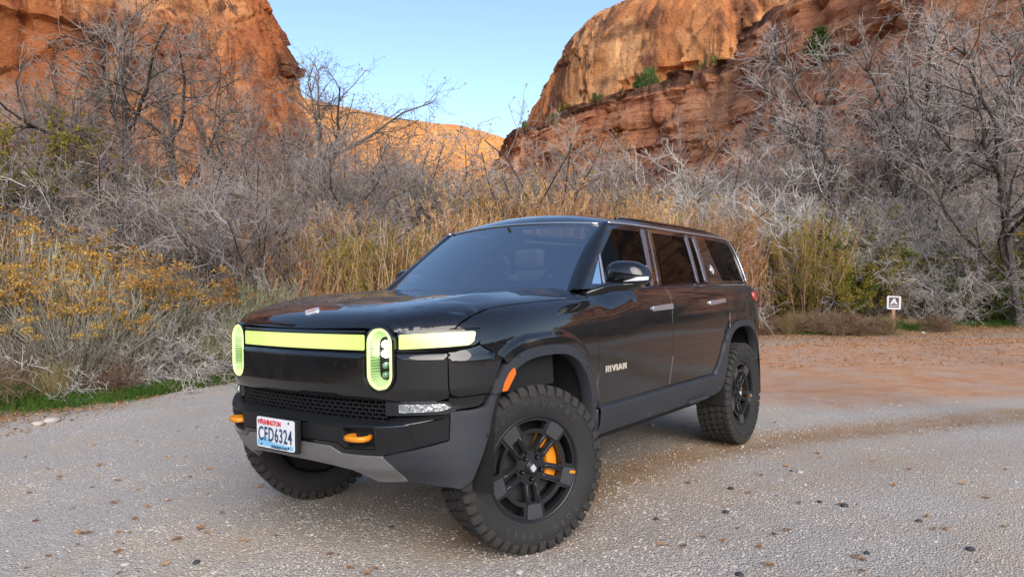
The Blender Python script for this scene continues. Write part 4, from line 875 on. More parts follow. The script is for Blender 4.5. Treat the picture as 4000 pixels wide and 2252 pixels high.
# growth on the rock ledge
JL = 'green juniper standing on the red ledge below the pale dome'
for dx, dep, s, k, z in ((1625, 92, 1.6, 0, 26.6), (1640, 91, 1.9, 0, 26.4), (1610, 92, 1.3, 1, 26.5), (1655, 90.5, 1.3, 1, 26.4), (1505, 101, 1.35, 0, 27.0), (1500, 101, 1.0, 1, 26.9)):
    x, y = at(dx, dep); plant('juniper', PJ[k], x, y, rr(0, 6), s, JL, 'tree', 'junipers on the ledge', z=z - 1.0)
x, y = at(1326, 122); plant('juniper', PJ[0], x, y, 1., 1.15, 'small blue-green juniper on the skyline at the foot of the dome', 'tree', z=27.6)
x, y = at(2075, 46); plant('green_shrub', PJ[1], x, y, 2., 1.3, 'green shrub clinging to the red slope behind the cottonwood', 'shrub', z=15.5)
for i in range(16):
    dx = rr(1380, 1860); dep = float(np.interp(dx, [1330, 1450, 1570, 1700, 1850], [110, 100, 92, 85, 79])) + rr(0, 2); x, y = at(dx, dep); plant('ledge_shrub', PL[i % 2], x, y, rr(0, 6), rr(.45, .8), 'low yellow-green shrub on the rim of the red ledge', 'shrub', 'shrubs on the red ledge rim', z=25.9 + rr(0, .4))
# out-of-frame growth along the right of the lot (mirrored in the doors)
for i in range(26):
    t = rr(0, 1); x = float(np.interp(t, [0, .5, 1], [27, 27, 14])) + rr(-1, 4); y = float(np.interp(t, [0, .5, 1], [-7, -17, -31])) - rr(0, 3); plant('roadside_shrub', PS[i % 5], x, y, rr(0, 6), rr(.9, 1.3), 'bare shrub along the far side of the lot out past the sign', 'shrub', 'shrubs beyond the sign')

# the thicket goes on out of frame to the left (mirrored in the nose)
for i in range(34):
    t = rr(0, 1); x = -2.5 - 15 * t + rr(-.6, .6); y = float(np.interp(x, [-20, -14, -6, -2], [.5, 2.0, 4.2, 5.2])) + rr(1.0, 4.5); plant('roadside_shrub', PS[i % 5] if i % 3 else PR[0], x, y, rr(0, 6), rr(.8, 1.2), 'shrub in the thicket along the near end of the lot past the yellow-green bush', 'shrub', 'shrubs past the yellow-green bush')
# ================================================================ the vehicle
def paint_mat():
    mt, t, b = new_mat('black_paint'); L = t.links
    tc = t.nodes.new('ShaderNodeTexCoord'); geo = t.nodes.new('ShaderNodeSeparateXYZ'); L.new(tc.outputs['Object'], geo.inputs[0])
    b.inputs['Roughness'].default_value = .5; b.inputs['Specular IOR Level'].default_value = .15; b.inputs['Coat Weight'].default_value = 1.0; b.inputs['Coat Roughness'].default_value = .012; b.inputs['Coat IOR'].default_value = 1.62
    # fine road dust, thicker towards the sills
    nz = t.nodes.new('ShaderNodeTexNoise'); nz.inputs['Scale'].default_value = 5; nz.inputs['Detail'].default_value = 8; nz.inputs['Roughness'].default_value = .65
    mp = t.nodes.new('ShaderNodeMapping'); mp.inputs['Scale'].default_value = (.5, 1, 1.6); L.new(tc.outputs['Object'], mp.inputs[0]); L.new(mp.outputs[0], nz.inputs['Vector'])
    hr = t.nodes.new('ShaderNodeMapRange'); hr.inputs[1].default_value = 1.15; hr.inputs[2].default_value = .62; L.new(geo.outputs['Z'], hr.inputs[0])
    ml = t.nodes.new('ShaderNodeMath'); ml.operation = 'MULTIPLY'; L.new(nz.outputs[0], ml.inputs[0]); L.new(hr.outputs[0], ml.inputs[1])
    vo = t.nodes.new('ShaderNodeTexVoronoi'); vo.inputs['Scale'].default_value = 34; L.new(tc.outputs['Object'], vo.inputs['Vector'])
    sp = t.nodes.new('ShaderNodeMath'); sp.operation = 'LESS_THAN'; sp.inputs[1].default_value = .085; L.new(vo.outputs['Distance'], sp.inputs[0])
    n3 = t.nodes.new('ShaderNodeTexNoise'); n3.inputs['Scale'].default_value = 9; L.new(tc.outputs['Object'], n3.inputs['Vector'])
    s3 = t.nodes.new('ShaderNodeMath'); s3.operation = 'GREATER_THAN'; s3.inputs[1].default_value = .55; L.new(n3.outputs[0], s3.inputs[0])
    sm = t.nodes.new('ShaderNodeMath'); sm.operation = 'MULTIPLY'; L.new(sp.outputs[0], sm.inputs[0]); L.new(s3.outputs[0], sm.inputs[1])
    sh = t.nodes.new('ShaderNodeMapRange'); sh.inputs[1].default_value = 1.1; sh.inputs[2].default_value = 1.0; sh.inputs[4].default_value = .45; L.new(geo.outputs['Z'], sh.inputs[0])
    s4 = t.nodes.new('ShaderNodeMath'); s4.operation = 'MULTIPLY'; L.new(sm.outputs[0], s4.inputs[0]); L.new(sh.outputs[0], s4.inputs[1])
    d1 = t.nodes.new('ShaderNodeMath'); d1.operation = 'MULTIPLY_ADD'; d1.inputs[1].default_value = .06; L.new(ml.outputs[0], d1.inputs[0]); L.new(s4.outputs[0], d1.inputs[2])
    d2 = t.nodes.new('ShaderNodeMath'); d2.operation = 'ADD'; d2.inputs[1].default_value = .004; d2.use_clamp = True; L.new(d1.outputs[0], d2.inputs[0])
    mx = t.nodes.new('ShaderNodeMix'); mx.data_type = 'RGBA'; mx.inputs[6].default_value = (.004, .0042, .005, 1); mx.inputs[7].default_value = (.20, .175, .155, 1)
    L.new(d2.outputs[0], mx.inputs[0]); L.new(mx.outputs[2], b.inputs['Base Color'])
    cw = t.nodes.new('ShaderNodeMapRange'); cw.inputs[2].default_value = .5; cw.inputs[3].default_value = 1.; cw.inputs[4].default_value = .35; L.new(d2.outputs[0], cw.inputs[0]); L.new(cw.outputs[0], b.inputs['Coat Weight'])
    cr = t.nodes.new('ShaderNodeMapRange'); cr.inputs[2].default_value = .3; cr.inputs[3].default_value = .012; cr.inputs[4].default_value = .16; L.new(d2.outputs[0], cr.inputs[0]); L.new(cr.outputs[0], b.inputs['Coat Roughness'])
    return mt

def glass_mat(name, tint, fres=1.45):
    mt = bpy.data.materials.new(name); mt.use_nodes = True; t = mt.node_tree; t.nodes.clear(); L = t.links
    o = t.nodes.new('ShaderNodeOutputMaterial'); mx = t.nodes.new('ShaderNodeMixShader'); fr = t.nodes.new('ShaderNodeFresnel'); fr.inputs[0].default_value = fres
    tr = t.nodes.new('ShaderNodeBsdfTransparent'); tr.inputs[0].default_value = (*tint, 1); gl = t.nodes.new('ShaderNodeBsdfGlossy'); gl.inputs['Roughness'].default_value = .0
    L.new(fr.outputs[0], mx.inputs[0]); L.new(tr.outputs[0], mx.inputs[1]); L.new(gl.outputs[0], mx.inputs[2]); L.new(mx.outputs[0], o.inputs[0])
    return mt

def clad_mat():
    mt, t, b = new_mat('grey_cladding'); L = t.links; tc = t.nodes.new('ShaderNodeTexCoord')
    b.inputs['Roughness'].default_value = .55
    n = t.nodes.new('ShaderNodeTexNoise'); n.inputs['Scale'].default_value = 3.5; n.inputs['Detail'].default_value = 7; L.new(tc.outputs['Object'], n.inputs['Vector'])
    # scuffs: thin pale scratches running along the sill
    mp = t.nodes.new('ShaderNodeMapping'); mp.inputs['Scale'].default_value = (9, 9, 46); mp.inputs['Rotation'].default_value = (0, .35, 0); L.new(tc.outputs['Object'], mp.inputs[0])
    vo = t.nodes.new('ShaderNodeTexNoise'); vo.inputs['Scale'].default_value = 1; vo.inputs['Detail'].default_value = 3; L.new(mp.outputs[0], vo.inputs['Vector'])
    gt = t.nodes.new('ShaderNodeMapRange'); gt.inputs[1].default_value = .665; gt.inputs[2].default_value = .70; L.new(vo.outputs[0], gt.inputs[0])
    sx = t.nodes.new('ShaderNodeSeparateXYZ'); L.new(tc.outputs['Object'], sx.inputs[0])
    hz = t.nodes.new('ShaderNodeMapRange'); hz.inputs[1].default_value = .655; hz.inputs[2].default_value = .60; L.new(sx.outputs['Z'], hz.inputs[0])
    hx = t.nodes.new('ShaderNodeMapRange'); hx.inputs[1].default_value = 1.75; hx.inputs[2].default_value = 1.0; L.new(sx.outputs['X'], hx.inputs[0])
    hw = t.nodes.new('ShaderNodeMapRange'); hw.inputs[1].default_value = .5; hw.inputs[2].default_value = .62; L.new(sx.outputs['X'], hw.inputs[0])
    m1 = t.nodes.new('ShaderNodeMath'); m1.operation = 'MULTIPLY'; L.new(gt.outputs[0], m1.inputs[0]); L.new(hz.outputs[0], m1.inputs[1])
    m2 = t.nodes.new('ShaderNodeMath'); m2.operation = 'MULTIPLY'; L.new(m1.outputs[0], m2.inputs[0]); L.new(hx.outputs[0], m2.inputs[1])
    m3 = t.nodes.new('ShaderNodeMath'); m3.operation = 'MULTIPLY'; L.new(m2.outputs[0], m3.inputs[0]); L.new(hw.outputs[0], m3.inputs[1])
    c1 = t.nodes.new('ShaderNodeMix'); c1.data_type = 'RGBA'; c1.inputs[6].default_value = (.019, .022, .028, 1); c1.inputs[7].default_value = (.033, .036, .043, 1); L.new(n.outputs[0], c1.inputs[0])
    c2 = t.nodes.new('ShaderNodeMix'); c2.data_type = 'RGBA'; c2.inputs[7].default_value = (.22, .21, .2, 1); L.new(c1.outputs[2], c2.inputs[6]); L.new(m3.outputs[0], c2.inputs[0]); L.new(c2.outputs[2], b.inputs['Base Color'])
    n2 = t.nodes.new('ShaderNodeTexNoise'); n2.inputs['Scale'].default_value = 420; L.new(tc.outputs['Object'], n2.inputs['Vector'])
    bp_ = t.nodes.new('ShaderNodeBump'); bp_.inputs['Strength'].default_value = .12; bp_.inputs['Distance'].default_value = .002; L.new(n2.outputs[0], bp_.inputs['Height']); L.new(bp_.outputs[0], b.inputs['Normal'])
    return mt

EM = .27                                   # lit lamps against the picture's exposure
M = dict(
    paint=paint_mat(), clad=clad_mat(),
    gloss=simple('gloss_black_trim', (.006, .006, .007), .06, coat=.6, rvar=.03),
    matte=simple('matte_black_plastic', (.008, .0085, .010), .55, bump=(300, .1), var=.2),
    dark=simple('dark_cavity', (.006, .006, .006), .8, var=.2),
    silver=simple('silver_skid_paint', (.20, .20, .205), .38, metal=.35, var=.08, vscale=20, bump=(500, .05)),
    satin=simple('satin_trim', (.62, .65, .70), .30, metal=.9, var=.05),
    chrome=simple('bright_trim', (.62, .64, .68), .12, metal=1., var=.03),
    rubber=simple('tyre_rubber', (.018, .0175, .017), .78, var=.35, vscale=14, bump=(160, .25)),
    letter=simple('sidewall_letter', (.045, .044, .043), .7, var=.3, vscale=60), rubberdust=simple('dusty_tread', (.030, .028, .026), .85, var=.4, vscale=22, bump=(120, .3)),
    rim=simple('dark_rim_paint', (.030, .031, .034), .28, metal=.45, var=.12, vscale=20),
    blade=simple('rim_blade_insert', (.062, .062, .067), .38, metal=.3, var=.15, vscale=16),
    barrel=simple('rim_barrel', (.03, .032, .037), .35, metal=.6, var=.2),
    orange=simple('orange_lacquer', (.72, .25, .012), .38, var=.12, vscale=30),
    amber=simple('amber_marker', (.75, .14, .005), .25, coat=.6, var=.1, vscale=40),
    disc=simple('brake_disc', (.075, .073, .072), .45, metal=.6, var=.2, vscale=40),
    bar=simple('lit_bar_lens', (.3, .4, .08), .2, emit=(.72, .96, .20), es=EM),
    barhot=simple('lit_bar_lens_hot_end', (.3, .4, .08), .2, emit=(.83, 1.0, .34), es=EM * 1.25),
    ring=simple('lit_lamp_ring', (.4, .5, .2), .2, emit=(.82, 1.0, .36), es=EM * 1.15),
    bowl=simple('lamp_reflector', (.20, .32, .14), .25, metal=.6, emit=(.26, .52, .14), es=.08, var=.1), fin=simple('lamp_fins', (.4, .5, .25), .3, emit=(.62, .9, .42), es=.14),
    led=simple('lit_led', (1, 1, 1), .2, emit=(.95, 1., .9), es=2.6),
    lampin=simple('lamp_inner', (.30, .42, .33), .18, metal=.6, var=.25, vscale=40),
    roofglass=glass_mat('roof_glass', (.62, .66, .70), 1.5), clear=glass_mat('clear_lens', (.97, .99, .97), 1.4),
    wind=glass_mat('windscreen_glass', (.95, .97, .98), 8.0),
    tint=simple('privacy_glass', (.003, .0028, .0028), .01, coat=0., spec=.03, rvar=.004),
    frit=simple('glass_frit', (.012, .013, .016), .03, spec=.7, rvar=.01),
    fog=simple('fog_lamp_reflector', (.62, .65, .68), .14, metal=.9, bump=(60, .5), var=.2, vscale=60),
    red=simple('red_lens', (.55, .02, .02), .12, coat=1., emit=(.9, .02, .03), es=.12, var=.1),
    cabin=simple('cabin_grey', (.22, .225, .235), .7, var=.2), cabin2=simple('cabin_black', (.016, .016, .018), .7, var=.2), seatw=simple('wheel_leather', (.30, .31, .33), .5, var=.1), seatm=simple('seat_vinyl', (.11, .11, .115), .5, var=.15),
    platewhite=simple('plate_white', (.74, .77, .80), .4, var=.04, vscale=30), plateblue=simple('plate_blue_ink', (.22, .50, .74), .4, var=.25, vscale=40),
    inknavy=simple('ink_navy', (.02, .05, .13), .4, var=.1), inkred=simple('ink_red', (.62, .05, .07), .4, var=.1),
    badge=simple('badge_metal', (.62, .56, .46), .45, metal=.2, var=.1), pillar=simple('pillar_trim_metal', (.26, .29, .34), .25, metal=.85, var=.05), badgew=simple('badge_white', (.72, .74, .78), .2, metal=.5, var=.05),
    signal=simple('clear_white_lens', (.72, .76, .80), .12, coat=1., var=.05), mirrorg=simple('mirror_glass', (.7, .74, .78), .02, metal=1., rvar=.01),
)
def grade_lens(mt, y0, y1, c0, c1, e0, e1):
    t = mt.node_tree; b = t.nodes['Principled BSDF']; tc = t.nodes.new('ShaderNodeTexCoord'); sx = t.nodes.new('ShaderNodeSeparateXYZ'); t.links.new(tc.outputs['Object'], sx.inputs[0]); ab = t.nodes.new('ShaderNodeMath'); ab.operation = 'ABSOLUTE'; t.links.new(sx.outputs['Y'], ab.inputs[0])
    mr = t.nodes.new('ShaderNodeMapRange'); mr.interpolation_type = 'SMOOTHSTEP'; mr.inputs[1].default_value = y0; mr.inputs[2].default_value = y1; t.links.new(ab.outputs[0], mr.inputs[0])
    nz = t.nodes.new('ShaderNodeTexNoise'); nz.inputs['Scale'].default_value = 14; nz.inputs['Detail'].default_value = 3; t.links.new(tc.outputs['Object'], nz.inputs['Vector'])
    mx = t.nodes.new('ShaderNodeMix'); mx.data_type = 'RGBA'; mx.inputs[6].default_value = (*c0, 1); mx.inputs[7].default_value = (*c1, 1); t.links.new(mr.outputs[0], mx.inputs[0]); t.links.new(mx.outputs[2], b.inputs['Emission Color'])
    st = t.nodes.new('ShaderNodeMapRange'); st.inputs[3].default_value = e0; st.inputs[4].default_value = e1; t.links.new(mr.outputs[0], st.inputs[0])
    m2 = t.nodes.new('ShaderNodeMath'); m2.operation = 'MULTIPLY'; n2 = t.nodes.new('ShaderNodeMapRange'); n2.inputs[3].default_value = .85; n2.inputs[4].default_value = 1.15; t.links.new(nz.outputs[0], n2.inputs[0]); t.links.new(st.outputs[0], m2.inputs[0]); t.links.new(n2.outputs[0], m2.inputs[1]); t.links.new(m2.outputs[0], b.inputs['Emission Strength'])
grade_lens(M['barhot'], .68, .88, (.78, .97, .36), (.96, 1., .66), EM * 1.0, EM * 1.2)
grade_lens(M['bar'], .10, .50, (.82, .98, .36), (.72, .96, .28), EM * 1.0, EM * .92)
suv = empty('suv'); setp(suv, 'black electric SUV parked on gravel with lit green light bar and orange tow hooks', 'suv')

def AR(x, z, cx): return (np.abs((x - cx) / .447) ** 3 + (np.clip(z - .43, 0, 9) / .575) ** 3) ** (1 / 3)
def arch_curve(cx, A, t0=180, t1=0, n=34, zmin=None):
    """points on the arch outline at level A"""
    P = []
    for t in np.radians(np.linspace(t0, t1, n)):
        c, s = math.cos(t), math.sin(t); k = A / (abs(c / .447) ** 3 + (max(s, 0) / .575) ** 3) ** (1 / 3)
        P.append((cx + c * k, .43 + s * k))
    return P
FX, RX = .06, 3.09
def sstep(a, b, x): t = np.clip((x - a) / (b - a), 0, 1); return t * t * (3 - 2 * t)
def SKIN(u, z):
    """painted body side with the raised brow round each wheel arch"""
    P = BODY(u, z); x = P[..., 0]
    fl = np.maximum(.013 * sstep(1.215, 1.165, AR(x, z, FX)), .005 * sstep(1.20, 1.13, AR(x, z, RX)))
    # the brow only reaches the doors a little
    fl = fl * np.where((x > .56) & (x < 2.2), sstep(.72, .56, x), 1.)
    P = P.copy(); P[..., 1] += np.where(np.asarray(u) > 0, -1, 1) * fl
    return P
def ux(x): return PB.ux(x)
def SP(pts): return [(ux(q[0]), q[1]) + tuple(q[2:]) for q in pts]
def FP(pts, pl=PB): return [(math.copysign(pl.uy(abs(q[0])), -q[0]), q[1]) + tuple(q[2:]) for q in pts]

# ---- panels
SHUT = [(-.523, 1.168), (-.50, 1.191), (-.424, 1.228), (-.286, 1.258), (-.161, 1.2695), (.0, 1.278), (.131, 1.284), (.391, 1.289), (.628, 1.291)]
DOORF = [(.628, 1.291), (.622, 1.19), (.622, 1.075), (.606, .85), (.572, .757), (.566, .662)]
DOORM = [(1.657, 1.358), (1.668, 1.31), (1.662, 1.196), (1.652, 1.084), (1.643, .86), (1.60, .74), (1.575, .668)]
DOORR = [(2.706, 1.373), (2.70, 1.31), (2.745, 1.217), (2.815, 1.135)]
arcF = [q for q in arch_curve(FX, 1.085, 140, -4, 30) if q[0] > -.30]
fender = SP(SHUT + DOORF[1:] + [(.552, .64)]) + SP(arcF[::-1]) + SP([(-.30, 1.02), (-.418, 1.093), (-.405, 1.168)])
fenders = patch('fender', fender, SKIN, M['paint'], suv, mirror=True, step=.012)
belt = lambda x: float(np.interp(x, [.6, 1.5, 2.7, 3.6], [1.336, 1.359, 1.373, 1.378]))
fdoor = SP([(.668, 1.336)] + [(x, belt(x)) for x in np.linspace(.8, 1.6, 5)] + DOORM + DOORF[::-1])
front_doors = patch('front_door', fdoor, SKIN, M['paint'], suv, mirror=True)
arcR = arch_curve(RX, 1.09, 132, -3, 30)
rdoor = SP([(x, belt(x)) for x in np.linspace(2.706, 1.657, 5)] + DOORM[1:] + [(2.41, .668), (2.427, .676), (2.49, .72), (2.564, .802), (2.63, .89), (2.701, .965), (2.755, 1.03)] + DOORR[::-1][:-1])
rear_doors = patch('rear_door', rdoor, SKIN, M['paint'], suv, mirror=True)
quarter = SP([(2.706, 1.373), (3.0, 1.378), (3.4, 1.38), (3.7, 1.38)]) + [(ux(4.1), 1.37), (ux(4.1), .62)] + SP([(3.60, .62)] + [q for q in arch_curve(RX, 1.09, 0, 128, 28) if q[0] > 2.78] + DOORR[::-1][:-1])
quarters = patch('quarter_panel', quarter, SKIN, M['paint'], suv, mirror=True, step=.02)
tail_fn = lambda u, z: BODY(u, z)
patch('tailgate', [(ux(4.1), 1.37), (ux(4.1), .62), (PB.u[-1], .62), (PB.u[-1], 1.37)], tail_fn, M['paint'], suv, mirror=True)
# shoulder shelf between belt and glass
for sgn in (0,):
    xs = np.linspace(.60, 3.95, 60)
    c0 = [BODY(np.array([ux(x)]), np.array([belt(x)]))[0] for x in xs]
    c1 = [np.array([x, -(float(YB(x)) - .015), belt(x) + .012]) for x in xs]
    loft('belt_trim', [c0, c1], M['gloss'], suv, mirror=True)
# hood
hs = [BODY(np.array([ux(q[0])]), np.array([q[1]]))[0] for q in SHUT]
hb = [(q[0], q[1]) for q in hs]                            # driver side edge from front to cowl
nose = []
for y in np.linspace(-.80, .80, 41):
    x = float(np.interp(abs(y), PB.y[:PB.y.argmax()], PB.x[:PB.y.argmax()])); nose.append((x + .004, y))
rear = [(.60, -.80), (.56, -.6), (.53, -.3), (.52, 0), (.53, .3), (.56, .6), (.60, .80)]
hood_out = [(q[0], q[1]) for q in hb[::-1]] + nose + [(q[0], -q[1]) for q in hb] + rear[::-1]
def HOODF(x, y):
    P = HOOD(x, y); ay = np.abs(y)
    # shallow raised shoulders either side of a flat centre
    P[..., 2] += .010 * sstep(.30, .46, ay) * sstep(.80, .62, ay) * sstep(-.62, -.1, x) * sstep(.7, .45, x)
    return P
hood = patch('hood', hood_out, HOODF, M['paint'], suv, step=.03, gap=.003, lip=.02)
em = HOODF(np.array([-.694, -.640]), np.array([0., 0.]))
edir = em[1] - em[0]; eang = math.atan2(edir[2], edir[0])
def diamond(name, parent, s, mat1, mat2, Mx, depth=.006):
    mb = MB(); a, b = s
    def ring(k, z): return [(-a * k, 0, z), (0, -b * k, z), (a * k, 0, z), (0, b * k, z)]
    P = rpoly([(-a, 0), (0, -b), (a, 0), (0, b)], min(a, b) * .35, 4); n = len(P)
    v = [(q[0], q[1], 0) for q in P] + [(q[0] * .93, q[1] * .93, depth) for q in P]
    f = [(i, (i + 1) % n, n + (i + 1) % n, n + i) for i in range(n)] + [tuple(n + i for i in range(n))]
    mb.add([Mx @ Vector(q) for q in v], f); o = mb.obj(name, mat1, parent)
    Q = np.array([(-a * .55, b * .08), (-a * .05, b * .2), (a * .55, -b * .08), (a * .05, -b * .2)])
    m2 = MB(); m2.add([Mx @ Vector((q[0], q[1], depth + .0012)) for q in Q], [(0, 3, 2, 1)]); m2.obj('emblem_arrow', mat2, o if parent is None or parent.parent is None else parent)
    return o
Mx = Matrix.Translation(Vector(em.mean(0)) + Vector((0, 0, .001))) @ Matrix.Rotation(-eang, 4, 'Y')
mbE = MB(); Pq = rpoly([(-.05, 0), (0, -.062), (.05, 0), (0, .062)], .016, 4); n_ = len(Pq)
mbE.add([Mx @ Vector((q[0], q[1], -.004)) for q in Pq] + [Mx @ Vector((q[0] * .93, q[1] * .93, .006)) for q in Pq], [(i, (i + 1) % n_, n_ + (i + 1) % n_, n_ + i) for i in range(n_)] + [tuple(n_ + i for i in range(n_))])
embl = mbE.obj('hood_emblem', M['badgew'], hood)
mbE = MB(); mbE.add([Mx @ Vector(q) for q in [(-.028, .006, .0072), (-.003, .016, .0072), (.028, -.006, .0072), (.003, -.016, .0072)]], [(0, 3, 2, 1)])
mbE.obj('emblem_arrow', M['orange'], hood)

# ---- front: lamp recesses, fascia, light bar
LY, LZ, LW, LH = .5735, 1.0325, .073, .1445
ul = PB.uy(LY)
def stadium(w, h, n=12, cu=0., cz=0.):
    P = []
    for t in np.linspace(0, math.pi, n): P.append((cu + w * math.cos(t), cz + (h - w) + w * math.sin(t)))
    for t in np.linspace(math.pi, 2 * math.pi, n): P.append((cu + w * math.cos(t), cz - (h - w) + w * math.sin(t)))
    return np.array(P)
holeL = stadium(LW + .014, LH + .014, 14, ul, LZ); holeR = stadium(LW + .014, LH + .014, 14, -ul, LZ)
def FASC(u, z):
    P = BODY(u, z); x, y, nx, ny = PB.at(u); o = .014 * sstep(1.060, 1.044, z) - .03 * np.clip((.90 - z) / .08, 0, 1) ** 2
    P = P.copy(); P[..., 0] += nx * o; P[..., 1] += np.where(np.asarray(u) < 0, 1, -1) * ny * o
    return P
uc = ux(-.554)
fas = [(-uc, 1.060), (uc, 1.060), (uc, .90), (uc + .004, .87), (uc, .838), (FP([(-.80, 0)])[0][0], .828)] + FP([(-.62, .826), (-.585, .832), (0, .832), (.585, .832), (.62, .826), (.80, .828)]) + [(-uc, .838), (-uc - .004, .87), (-uc, .90)]
def clip_out(h): return h
fascia = patch('front_fascia', fas, FASC, M['paint'], suv, holes=[h for h in (np.array([q for q in holeL]), np.array([q for q in holeR]))] if False else (), step=.03) if False else None
# the fascia stops at the lamps: cut the stadium shapes out of its upper edge
def cut(zt, zb, pad):
    """outline between zb and zt with the lamp shapes notched out of it"""
    def notch(c, top):
        S = stadium(LW + pad, LH + pad, 22, c, LZ)
        return S
    return notch
def notched_lower(y0, y1, top, bottom_pts, pad=.0125):
    out = []
    w, h = LW + pad, LH + pad
    def arc(c):        # from the inner upper side down round the lamp foot and up again, for increasing u
        zs = [(c - w, top)] + [(c + w * math.cos(t), LZ - (h - w) + w * math.sin(t)) for t in np.linspace(math.pi, 2 * math.pi, 18)] + [(c + w, top)]
        return zs
    return [(y0, top)] + arc(-ul) + arc(ul) + [(y1, top)] + bottom_pts
fas = notched_lower(-uc, uc, 1.060, [(uc, .90), (uc + .006, .875), (uc + .002, .845), (PB.uy(.80), .828), (PB.uy(.62), .826), (PB.uy(.585), .832), (0, .832), (-PB.uy(.585), .832), (-PB.uy(.62), .826), (-PB.uy(.80), .828), (-uc - .002, .845), (-uc - .006, .875), (-uc, .90)])
fascia = patch('front_fascia', fas, FASC, M['paint'], suv, step=.03)
# corner panels below the ends of the bar
corner = [(uc, 1.062), (ux(-.50), 1.075), (ux(-.45), 1.083), (ux(-.418), 1.093)] + SP([(-.30, 1.018), (-.318, .985), (-.352, .91), (-.372, .858)]) + [(ux(-.45), .853), (ux(-.52), .849), (uc + .008, .865), (uc + .002, .90)]
patch('corner_panel', rpoly([tuple(q) for q in corner], .012), FASC, M['paint'], suv, mirror=True)
# bumper cover strip below the corner panel
strip = [(uc + .002, .845), (ux(-.52), .846), (ux(-.45), .850), (ux(-.375), .853), (ux(-.385), .82), (ux(-.42), .798), (ux(-.52), .788), (PB.uy(.845), .788), (PB.uy(.84), .822)]
patch('bumper_strip', rpoly(strip, .006), FASC, M['paint'], suv, mirror=True)
# light bar housing: from tip to tip, notched by the lamps
ut = ux(-.403)
w_, h_ = LW + .0125, LH + .0125
def bar_out():
    def top(c): return [(c + w_ * math.cos(t), LZ + (h_ - w_) + w_ * math.sin(t)) for t in np.linspace(math.pi, 0, 16)]
    P = [(-ut, 1.166), (-ux(-.47), 1.168), (-ul - w_ - .03, 1.166)]
    return P
bar_fn = lambda u, z: BODY(u, z, 0) 
def seg(name, pts, off=0., mirror=False, mat='gloss'):
    return patch(name, pts, BODY, M[mat], suv, off=off, step=.03, gap=.0012, lip=.02, mirror=mirror)
zt, zb = 1.166, 1.060
mid = [(-ul + w_, zb), (ul - w_, zb), (ul - w_, zt), (-ul + w_, zt)]
def clipz(z, lim): return min(z, lim)
bar = seg('light_bar', mid)
endp = [(ul + w_, zb + .002), (ux(-.554), 1.063), (ux(-.49), 1.078), (ux(-.44), 1.090), (ux(-.415), 1.105), (ux(-.400), 1.150), (ux(-.404), 1.166), (ux(-.45), 1.168), (ul + w_ + .02, zt), (ul + w_, zt)]
bar_ends = seg('light_bar_end', rpoly(endp, .008), mirror=True)
mid_l = rpoly([(-PB.uy(.486), 1.072), (PB.uy(.486), 1.072), (PB.uy(.486), 1.145), (-PB.uy(.486), 1.145)], .008)
o = patch('light_bar_lens', mid_l, BODY, M['bar'], bar, off=.003, step=.03, gap=0, lip=.004)
end_l = rpoly([(PB.uy(.662), 1.078), (PB.uy(.845), 1.086), (ux(-.47), 1.091), (ux(-.445), 1.108), (ux(-.432), 1.150), (ux(-.445), 1.155), (PB.uy(.845), 1.153), (PB.uy(.662), 1.146)], .008)
patch('light_bar_lens', end_l, BODY, M['barhot'], (bar_ends[0], bar_ends[1]), off=.003, step=.03, gap=0, lip=.004, mirror=True)

